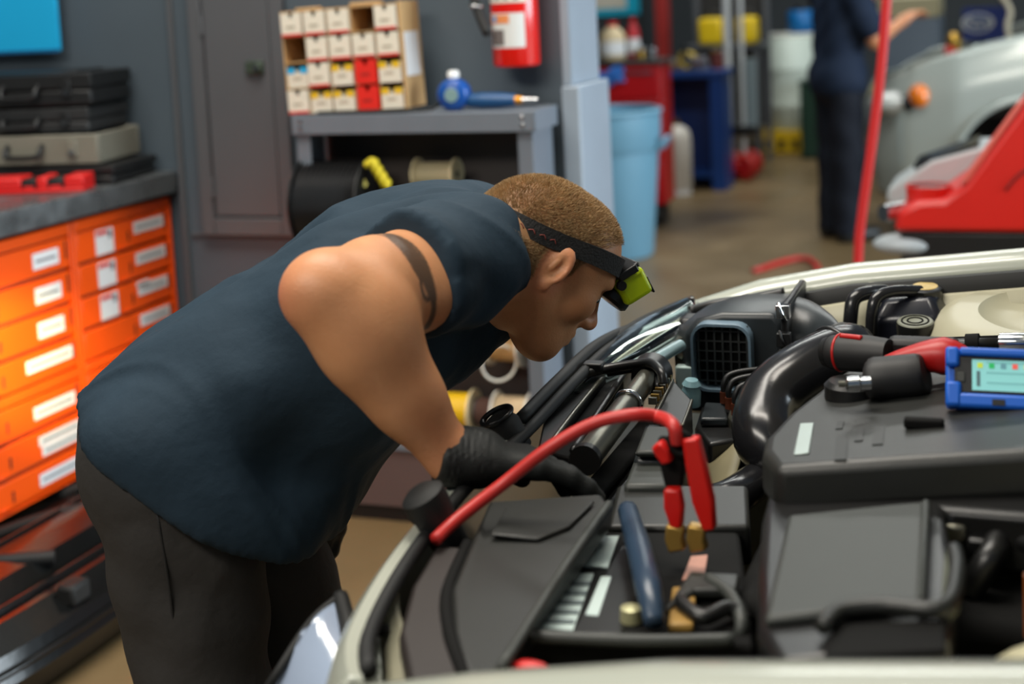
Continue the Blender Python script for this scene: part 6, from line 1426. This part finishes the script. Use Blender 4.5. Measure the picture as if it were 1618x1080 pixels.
flush = 0.55*np.exp(-(np.linalg.norm(V - (elR + A3((-0.035, -0.01, 0.0))), axis=1)/0.035)**2) + 0.25*np.exp(-(ear_d/0.012)**2)*near_h + 0.35*np.exp(-(np.linalg.norm(V - Hd(0.118, 0, -0.034), axis=1)/0.018)**2) + 0.2*np.exp(-(np.linalg.norm(V - wrR, axis=1)/0.05)**2)
Vl = V - BASE
np_mesh('body', Vl, Q, M_skin, man, {'hair': np.clip(hair_w + stub, 0, 0.9), 'ink': ink, 'flush': np.clip(flush, 0, 0.6)})

# cropped hair: short strands standing on the scalp
tri_c = V[Q].mean(1); hq = hair_w[Q].mean(1)
N_ = np.cross(V[Q[:, 1]] - V[Q[:, 0]], V[Q[:, 3]] - V[Q[:, 0]]); ar = np.linalg.norm(N_, axis=1); Nn = N_/np.maximum(ar, 1e-12)[:, None]
if ((tri_c - hO)*Nn).sum(1)[hq > 0.3].mean() < 0: Nn = -Nn
pw = np.where(hq > 0.12, ar*hq, 0); rs = np.random.RandomState(11)
cdir = (Hd(-0.03, 0, -0.04) - nkB); cdir /= np.linalg.norm(cdir); COLL = 0.052
pw = np.where((tri_c - (nkB + cdir*(COLL + 0.010))) @ (cdir*0.96 + A3((0, 0, 0.10))) > 0, pw, 0)
idx = rs.choice(len(Q), 60000, p=pw/pw.sum())
rl = (tri_c[idx] - hO) @ HR; caz = rl[:, 0]/np.maximum(np.hypot(rl[:, 0], rl[:, 1]), 1e-6)
idx = idx[np.abs(rl[:, 2] - (0.037 + 0.020*caz)) > 0.0145]
uv = rs.rand(len(idx), 2)
q4 = V[Q[idx]]; root = (q4[:, 0]*(1-uv[:, :1])*(1-uv[:, 1:]) + q4[:, 1]*uv[:, :1]*(1-uv[:, 1:]) + q4[:, 2]*uv[:, :1]*uv[:, 1:] + q4[:, 3]*(1-uv[:, :1])*uv[:, 1:])
dr = Nn[idx] + 0.5*hf_*0.5 + rs.normal(0, 0.28, (len(idx), 3)); dr /= np.linalg.norm(dr, axis=1)[:, None]
sd3 = np.cross(dr, rs.normal(0, 1, (len(idx), 3))); sd3 /= np.linalg.norm(sd3, axis=1)[:, None]
ln3 = (0.0030 + 0.0028*rs.rand(len(idx)))[:, None]
hv = np.stack([root - sd3*0.00034 - Nn[idx]*0.0008, root + sd3*0.00034 - Nn[idx]*0.0008, root + dr*ln3 + sd3*0.0001, root + dr*ln3 - sd3*0.0001], 1).reshape(-1, 3)
M_hair = mat('sandy cropped hair', (170, 140, 98), 0.6, var=0.45, scale=60)
np_mesh('cropped_hair', hv - BASE, np.arange(len(hv)).reshape(-1, 4), M_hair, man)
for s in (-1, 1):
    e_ = Hd(0.0835, s*0.032, 0.001) - BASE
    ey = mesh_obj('eye', *(lambda m: (m.v, m.f))(MB().ell(e_, (0.0105, 0.0105, 0.0105), 16, 10)), mat('eye white', (214, 206, 196), 0.2), man, local=True, smooth=180)
    ic = Hd(0.0925, s*0.032, -0.0005) - BASE
    mesh_obj('iris', *(lambda m: (m.v, m.f))(MB().ell(ic, (0.004, 0.004, 0.004), 12, 8)), mat('iris', (60, 74, 84), 0.15), ey, local=True, smooth=180)
    eb = [Hd(0.098 - 0.004*k*k*0.5, s*(0.016 + 0.010*k), 0.0275 + 0.0015*k) - BASE for k in range(4)]
    mesh_obj('eyebrow', *(lambda m: (m.v, m.f))(MB().tube(eb, [0.0032, 0.004, 0.0036, 0.002], 8, sub=3)), mat('sandy brow', (140, 104, 66), 0.7), man, local=True, smooth=180)

# ---- clothing
def plane_cut(P, p0, n): n = A3(n); n = n/np.linalg.norm(n); return (P - A3(p0)) @ n        # >0 is cut away
def dress(prims, planes, grow, inner_grow, grid, carve_prims, fold=None, k=0.012):
    f = grid.field(prims, grow)
    P = grid.pts()
    if fold is not None: f = f + fold(P)
    for p0, n in planes: f = smax(f, plane_cut(P, p0, n), 0.006)
    if carve_prims is not None: f = np.maximum(f, -(grid.field(carve_prims, 0.0) - inner_grow))
    return grid.nets(f.astype(np.float32))
# shirt: torso, shoulders, sleeves, collar, plus the loose front hanging under the belly
drape = [('c', M_(560, 610, 2.01), M_(460, 800, 2.02), 0.070, 0.062, 0.06), ('c', M_(600, 570, 2.10), M_(480, 790, 2.12), 0.08, 0.06, 0.06),
         ('c', M_(640, 530, 2.0), M_(560, 610, 2.02), 0.070, 0.070, 0.06), ('c', M_(700, 500, 2.02), M_(770, 475, 2.03), 0.068, 0.050, 0.06),
         ('e', pel + A3((-0.015, 0, -0.02)), (0.138, 0.182, 0.15), None, 0.05), ('c', M_(270, 690, 1.955), M_(330, 820, 1.93), 0.085, 0.065, 0.06), ('c', M_(330, 810, 1.93), M_(430, 840, 1.95), 0.065, 0.055, 0.05)]
slv = [('c', shR, shR + (elR-shR)*0.55, 0.070, 0.074, 0.04), ('c', shL, shL + (elL-shL)*0.55, 0.066, 0.070, 0.04)]
P0h, P1h = M_(106, 684, 1.90), M_(420, 872, 1.90)
lin_ = P1h - P0h; hem_n = np.cross(lin_, np.array([0.0, 1.0, 0.10])); hem_n = hem_n if hem_n[2] < 0 else -hem_n
sgrid = Grid(frange(-0.74, 0.12, 0.0065), frange(1.60, 2.50, 0.0065), frange(0.66, 1.30, 0.0065))
def folds(P):
    ax = (upch - pel)/np.linalg.norm(upch - pel)
    s_ = P @ ax; w = P[..., 1]; z = P[..., 2]
    n1 = np.sin(w*38 + np.sin(s_*9)*1.6 + z*10)*0.5 + np.sin(w*71 + s_*14 + 1.0)*0.25
    n2 = np.sin((s_*22 + z*30) + np.sin(w*13)*1.2)*0.35
    return 0.0075*n1*np.clip(1.15 - np.abs(s_ - (pel @ ax) - 0.20)*1.2, 0.35, 1) + 0.0055*n2
Ps = sgrid.pts()
f = sgrid.field(torso + should + drape, 0.011)
f = f + folds(Ps)
f = np.minimum(f, sgrid.field(torso + should, 0.006))
# sleeves cut square to the arm
for (p, arm_, pts_, fr) in ((slv[0], armR, (shR, elR), 0.50), (slv[1], armL, (shL, elL), 0.5)):
    d = d_rc(Ps, p[1], p[2], p[3] + 0.008, p[4] + 0.008) + 0.003*np.sin(Ps[..., 2]*60 + Ps[..., 0]*45)
    d = np.minimum(d, sgrid.field(arm_, 0.005))
    ud = (pts_[1]-pts_[0])/np.linalg.norm(pts_[1]-pts_[0])
    d = smax(d, plane_cut(Ps, pts_[0] + (pts_[1]-pts_[0])*fr, ud), 0.003); f = smin(f, d, 0.025)
# collar
cdir = (Hd(-0.03, 0, -0.04) - nkB); cdir /= np.linalg.norm(cdir)
dcol = d_rc(Ps, nkB - cdir*0.03, nkB + cdir*0.09, 0.090, 0.082)
dcol = np.minimum(dcol, sgrid.field(neck, 0.006))
dcol = smax(dcol, plane_cut(Ps, nkB + cdir*COLL, cdir*0.96 + A3((0, 0, 0.10))), 0.003)
f = smin(f, dcol, 0.018)
f = smax(f, plane_cut(Ps, P0h, hem_n), 0.004)
V2, Q2 = sgrid.nets(f.astype(np.float32)); V2 = relax(V2, Q2, 2, 0.5)
def vnormals(V, Q):
    n = np.cross(V[Q[:, 2]] - V[Q[:, 0]], V[Q[:, 3]] - V[Q[:, 1]]); N = np.zeros_like(V)
    for k in range(4):
        for d in range(3): N[:, d] += np.bincount(Q[:, k], n[:, d], len(V))
    return N/np.maximum(np.linalg.norm(N, axis=1), 1e-12)[:, None]
def wrinkle(V, Q, ax, amp, fs, fw, seed):
    ax = ax/np.linalg.norm(ax); s1 = V @ ax; rest = V - s1[:, None]*ax
    q = np.concatenate([(s1*fs)[:, None], rest[:, 1:2]*fw, (rest[:, 2:3] + rest[:, :1])*fw], 1) + 9.3
    warp = value_noise(q*0.7 + 3.1, seed + 1)[:, None]
    r = 1 - np.abs(value_noise(q + warp*1.5, seed))*4
    N = vnormals(V, Q)
    if (N*(V - V.mean(0))).sum(1).mean() < 0: N = -N
    return V + N*(amp*np.clip(r, -1, 1))[:, None]
V2 = wrinkle(V2, Q2, upch - pel, 0.0045, 3.2, 11.0, 21)
V2 = wrinkle(V2, Q2, np.array([0.35, -0.5, 0.8]), 0.0030, 5.0, 16.0, 31)
shirt = np_mesh('shirt', V2 - BASE, Q2, M_shirt, man)
_cl = MB().lathe([(0.080, 0.050), (0.086, 0.056), (0.093, 0.050), (0.102, 0.018), (0.098, 0.014)], nkB - BASE, cdir, 40, caps=False)
mesh_obj('collar', _cl.v, _cl.f, M_shirt, shirt, local=True, smooth=60, solid=0.003)
def tubeman(name, pts, r, m, par, n=8, sub=3): 
    mb = MB().tube([A3(p) - BASE for p in pts], r, n, sub=sub); return mesh_obj(name, mb.v, mb.f, m, par, local=True, smooth=180)
# trousers
tr = [('e', pel, (0.150, 0.18, 0.135), None, 0.06)]
for h, k, a in ((hipR, kneeR, ankR), (hipL, kneeL, ankL)):
    tr += [('c', h, k, 0.103, 0.085, 0.05), ('c', k, a + A3((0, 0, 0.0)), 0.085, 0.080, 0.05)]
tgrid = Grid(frange(-0.72, -0.22, 0.008), frange(1.80, 2.32, 0.008), frange(0.03, 1.02, 0.008))
Pt = tgrid.pts(); f = tgrid.field(tr, 0.008)
f = f + 0.0035*np.sin(Pt[..., 2]*26 + np.sin(Pt[..., 0]*30)*1.5 + Pt[..., 1]*12) + 0.002*np.sin(Pt[..., 2]*61 + Pt[..., 0]*22)
f = smax(f, plane_cut(Pt, (0, 0, 0.07), (0, 0, -1)), 0.004); f = np.minimum(f, tgrid.field(legs + torso[:3], 0.004)); f = smax(f, plane_cut(Pt, (0, 0, 0.07), (0, 0, -1)), 0.004); f = smax(f, plane_cut(Pt, waist + A3((-0.02, 0, -0.06)), (0.6, 0, 0.8)), 0.004)
V3, Q3 = tgrid.nets(f.astype(np.float32)); V3 = relax(V3, Q3, 1, 0.5)
V3 = wrinkle(V3, Q3, np.array([0.4, 0.2, 1.0]), 0.0035, 4.0, 9.0, 41)
trs = np_mesh('trousers', V3 - BASE, Q3, M_trou, man)
sx_ = [hipR + A3((0.0, -0.118, 0.0)), hipR + A3((0.008, -0.113, -0.12)), hipR + A3((0.012, -0.107, -0.25)), kneeR + A3((0, -0.096, 0.0))]
tubeman('side_seam', sx_, 0.0022, mat('dark seam thread', (34, 33, 32), 0.8), trs, 6)
# gloves
for prs, lab, cuff in ((handR, 'right', (wrR, hdir)), (handL, 'left', (wrL, hdl))):
    lo2, hi2 = bounds(prs)
    gg = Grid(*[frange(a - 0.05, b + 0.02, 0.0036) for a, b in zip(lo2, hi2)])
    cf = [('c', cuff[0] - cuff[1]*0.012, cuff[0] + cuff[1]*0.03, 0.0335, 0.030, 0.012)]
    Pg = gg.pts(); f = gg.field(cf + prs, 0.0028)
    rel = (Pg - cuff[0]) @ cuff[1]
    f = f + np.where((rel > -0.03) & (rel < 0.045), 0.0011*np.sin(rel*900), 0)
    f = smax(f, plane_cut(Pg, cuff[0] - cuff[1]*0.016, -cuff[1]), 0.003)
    V4, Q4 = gg.nets(f.astype(np.float32))
    np_mesh('glove', V4 - BASE, Q4, M_glove, man)
# boots
for a in (ankR, ankL):
    bt = [('c', a + A3((-0.02, 0, 0.05)), a + A3((-0.015, 0, -0.03)), 0.056, 0.054, 0.03), ('c', a + A3((-0.02, 0, -0.045)), a + A3((0.15, 0, -0.05)), 0.045, 0.040, 0.04), ('e', a + A3((0.14, 0, -0.045)), (0.065, 0.052, 0.045), None, 0.03)]
    lo2, hi2 = bounds(bt); gg = Grid(*[frange(p, q, 0.008) for p, q in zip(lo2, hi2)]); Pg = gg.pts()
    f = gg.field(bt, 0.0); f = smax(f, plane_cut(Pg, (0, 0, 0.002), (0, 0, -1)), 0.004)
    V5, Q5 = gg.nets(f.astype(np.float32)); bo = np_mesh('boot', V5 - BASE, Q5, M_black, man)
    so = MB().prism([(x*0.5, y) for x, y in []], 0, 1) if False else MB().lathe([(0.5, 0), (0.52, 0.3), (0.52, 1)], n=28)
    vs2 = [(p[0]*0.27 + a[0] - BASE[0] + 0.055, p[1]*0.098 + a[1] - BASE[1], 0.0005 + p[2]*0.02) for p in so.v]
    mesh_obj('sole', vs2, so.f, M_rubber, bo, local=True, smooth=50)

# ---- headlamp: strap follows the skull
hp = thing('headlamp', 'lime green headlamp on a black elastic strap round the man’s head', 'headlamp', _Rz @ Hd(0.1, 0, 0.03))
def to_w(p): return _Rz @ A3(p)
def skull_pt(az, c, grow):
    ctr = Hd(0.0, 0, c); dirv = HR @ np.array([math.cos(az), math.sin(az), 0])
    t = 0.16
    for _ in range(30):
        d = float(eval_prims(head[:6], (ctr + dirv*t)[None])[0]) - grow
        t -= d*0.9
        if abs(d) < 2e-4: break
    return ctr + dirv*t
n_s = 72; ringA = []
for i in range(n_s):
    az = 2*PI*i/n_s
    cc_ = 0.037 + 0.020*math.cos(az)
    w2 = 0.0130
    ringA.append([to_w(skull_pt(az, cc_ + dz, g)) for dz, g in ((-w2, 0.001), (-w2, 0.0068), (w2, 0.0068), (w2, 0.001))])
ringA.append(ringA[0])
strap = obj('strap', MB().loft(ringA, False, True), mat('black elastic', (16, 15, 15), 0.75, var=0.15, scale=60, bump=0.3, bscale=300), hp, smooth=50)
# red-brown woven print on the strap's rear
for k in range(5):
    az = math.radians(-150 + k*9); pts_ = [skull_pt(az + math.radians(t), 0.034 + 0.020*math.cos(az) + (0.004 if t == 3 else 0), 0.0074) for t in (0, 3, 6)]
    obj('strap_print', MB().tube([to_w(p) for p in pts_], 0.0009, 5, sub=2), mat('strap print', (110, 44, 36), 0.7), strap, smooth=180)
M_lime = mat('lime plastic', (186, 210, 16), 0.35, var=0.06, scale=60)
fc_ = skull_pt(0.0, 0.056, 0.004)
lf = hf_*0.90 - hu_*0.44; lf /= np.linalg.norm(lf); lu = hu_ - lf*(hu_ @ lf); lu /= np.linalg.norm(lu); ls = np.cross(lu, lf)
def LP(a, b, c): return to_w(fc_ + (lf*a + ls*b + lu*c)*1.32)
LMt = Matrix([[*(_Rz @ lf), 0], [*(_Rz @ ls), 0], [*(_Rz @ lu), 0], [0, 0, 0, 1]]).transposed()
_o = to_w(fc_); LMt = Matrix.Translation(Vector(_o)) @ LMt @ Matrix.Scale(1.32, 4)
obj('back_plate', MB().box(-0.002, 0.0038, -0.026, 0.026, -0.014, 0.018, LMt), M_black, hp, bevel=0.003)
hs2 = obj('housing', MB().box(0.004, 0.036, -0.028, 0.028, -0.016, 0.019, LMt), M_lime, hp, bevel=0.007, bseg=3)
for k in range(4): obj('housing_rib', MB().box(0.0362, 0.0375, -0.018+k*0.010, -0.013+k*0.010, -0.004, 0.014, LMt), mat('olive rib', (120, 140, 10), 0.4), hs2)
obj('lens_ring', MB().lathe([(0.022, 0.0), (0.0265, 0.003), (0.0265, 0.013), (0.022, 0.017)], LP(0.024, 0, -0.013), to_w(-lu*0.9 + lf*0.35), 26), M_black, hp, smooth=40)
obj('lens', MB().lathe([(0.021, 0.0162), (0.012, 0.017)], LP(0.024, 0, -0.014), to_w(-lu*0.9 + lf*0.35), 22), mat('dim lamp lens', (210, 220, 220), 0.1), hp)
for s in (-1, 1):
    obj('hinge_knob', MB().cyl(LP(0.010, s*0.026, -0.012), LP(0.010, s*0.031, -0.012), 0.007, n=16), M_black, hp)
    obj('strap_loop', MB().box(-0.004, 0.005, s*0.030 - 0.004, s*0.030 + 0.003, -0.012, 0.012, LMt), M_black, hp, bevel=0.002)
obj('switch', MB().lathe([(0.007, 0), (0.007, 0.004), (0.004, 0.006)], LP(0.022, 0.006, 0.017), to_w(lu), 16), M_black, hp)
obj('top_bracket', MB().box(0.020, 0.040, -0.020, 0.014, 0.0192, 0.0215, LMt), M_black, hp, bevel=0.001)

# ------------------------------------------------------------------ second mechanic, standing by the silver car
B2 = np.array(PZ(1330, 378, 0.0)); 
man2 = thing('person', 'second mechanic in navy workwear standing before the silver car with raised forearms', 'person', B2, rotz=math.radians(35))
h2 = lambda x, y, z: np.array([x, y, z])
leg2 = []
for s in (-1, 1):
    leg2 += [('c', h2(0, s*0.085, 0.88), h2(0.01, s*0.095, 0.48), 0.085, 0.058, 0.04), ('c', h2(0.01, s*0.095, 0.48), h2(-0.02, s*0.10, 0.09), 0.058, 0.040, 0.03), ('c', h2(-0.02, s*0.10, 0.07), h2(0.14, s*0.11, 0.035), 0.038, 0.03, 0.03)]
tor2 = [('e', h2(0, 0, 0.93), (0.12, 0.165, 0.12), None, 0.06), ('c', h2(0, -0.06, 0.98), h2(0.02, -0.08, 1.32), 0.10, 0.10, 0.06), ('c', h2(0, 0.06, 0.98), h2(0.02, 0.08, 1.32), 0.10, 0.10, 0.06), ('c', h2(0.01, -0.16, 1.42), h2(0.01, 0.16, 1.42), 0.06, 0.06, 0.06)]
arm2 = []; sl2 = []; hnd2 = []
for s, e, w in ((-1, h2(0.10, -0.26, 1.14), h2(0.30, -0.20, 1.24)), (1, h2(0.14, 0.25, 1.14), h2(0.30, 0.14, 1.38))):
    sh_ = h2(0.01, s*0.19, 1.42)
    arm2 += [('c', sh_, e, 0.058, 0.042, 0.03), ('c', e, w, 0.042, 0.027, 0.03)]
    sl2 += [('c', sh_, sh_ + (e-sh_)*0.7, 0.066, 0.066, 0.03)]
    dd = (w-e)/np.linalg.norm(w-e); uu = np.array([0, 0, 1.0]); uu -= dd*(uu @ dd); uu /= np.linalg.norm(uu)
    hnd2 += hand(w, dd, uu, np.cross(uu, dd), 0.6, -s)
hd2 = [('c', h2(0.02, 0, 1.44), h2(0.04, 0, 1.56), 0.058, 0.052, 0.03), ('e', h2(0.045, 0, 1.665), (0.098, 0.076, 0.095), None, 0.03), ('e', h2(0.085, 0, 1.60), (0.05, 0.05, 0.065), None, 0.03), ('e', h2(0.145, 0, 1.62), (0.016, 0.012, 0.018), None, 0.012),
       ('e', h2(0.04, -0.078, 1.635), (0.018, 0.009, 0.03), None, 0.008), ('e', h2(0.04, 0.078, 1.635), (0.018, 0.009, 0.03), None, 0.008), ('-', ('e', h2(0.142, -0.03, 1.65), (0.016, 0.016, 0.010), None), 0.01), ('-', ('e', h2(0.142, 0.03, 1.65), (0.016, 0.016, 0.010), None), 0.01), ('-', ('c', h2(0.137, -0.02, 1.577), h2(0.137, 0.02, 1.577), 0.004, 0.004), 0.004)]
b2p = tor2 + leg2 + arm2 + hd2 + hnd2
lo2, hi2 = bounds(b2p)
g2 = Grid(frange(lo2[0], hi2[0], 0.008), frange(lo2[1], hi2[1], 0.008), frange(lo2[2], hi2[2], 0.012, [(1.0, hi2[2])], 0.008))
V6, Q6 = g2.nets(g2.field(b2p)); 
z6 = np.zeros(len(V6)); hair6 = ((V6[:, 2] > 1.66) & (V6[:, 0] < 0.12)) | ((V6[:, 2] > 1.57) & (V6[:, 0] < 0.0))
np_mesh('body', V6, Q6, M_skin, man2, {'hair': hair6*0.9, 'ink': z6, 'flush': z6 + 0.15})
P6 = g2.pts(); fB = g2.field(b2p)
f = g2.field(tor2 + [('e', h2(0, 0, 0.92), (0.135, 0.18, 0.13), None, 0.05)] + sl2, 0.014) + 0.004*np.sin(P6[..., 2]*40 + P6[..., 1]*30); f = np.minimum(f, g2.field(tor2, 0.005))
f = smax(f, plane_cut(P6, (0, 0, 0.84), (0, 0, -1)), 0.004); f = smax(f, plane_cut(P6, (0.02, 0, 1.475), (0, 0, 1)), 0.01); f = f
V7, Q7 = g2.nets(f.astype(np.float32)); np_mesh('shirt', V7, Q7, cloth_mat('dark navy work shirt', (26, 38, 58)), man2)
tr2 = [('e', h2(0, 0, 0.90), (0.125, 0.17, 0.12), None, 0.05)]
for s in (-1, 1): tr2 += [('c', h2(0, s*0.085, 0.88), h2(0.01, s*0.095, 0.48), 0.096, 0.080, 0.04), ('c', h2(0.01, s*0.095, 0.48), h2(-0.01, s*0.10, 0.06), 0.080, 0.074, 0.04)]
f = g2.field(tr2, 0.004) + 0.003*np.sin(P6[..., 2]*30 + P6[..., 0]*25)
f = smax(f, plane_cut(P6, (0, 0, 0.05), (0, 0, -1)), 0.004); f = np.minimum(f, g2.field(leg2, 0.004)); f = smax(f, plane_cut(P6, (0, 0, 0.05), (0, 0, -1)), 0.004); f = smax(f, plane_cut(P6, (0, 0, 0.97), (0, 0, 1)), 0.004); f = f
V8, Q8 = g2.nets(f.astype(np.float32)); np_mesh('trousers', V8, Q8, cloth_mat('dark navy trousers', (24, 28, 38)), man2)
for s in (-1, 1):
    bt = [('c', h2(-0.03, s*0.10, 0.10), h2(-0.03, s*0.10, 0.05), 0.055, 0.052, 0.03), ('c', h2(-0.03, s*0.10, 0.045), h2(0.15, s*0.11, 0.042), 0.046, 0.042, 0.03)]
    lo2, hi2 = bounds(bt); gg = Grid(*[frange(p, q, 0.010) for p, q in zip(lo2, hi2)]); Pg = gg.pts(); f = smax(gg.field(bt, 0.0), plane_cut(Pg, (0, 0, 0.002), (0, 0, -1)), 0.004)
    V9, Q9 = gg.nets(f.astype(np.float32)); np_mesh('boot', V9, Q9, M_black, man2)
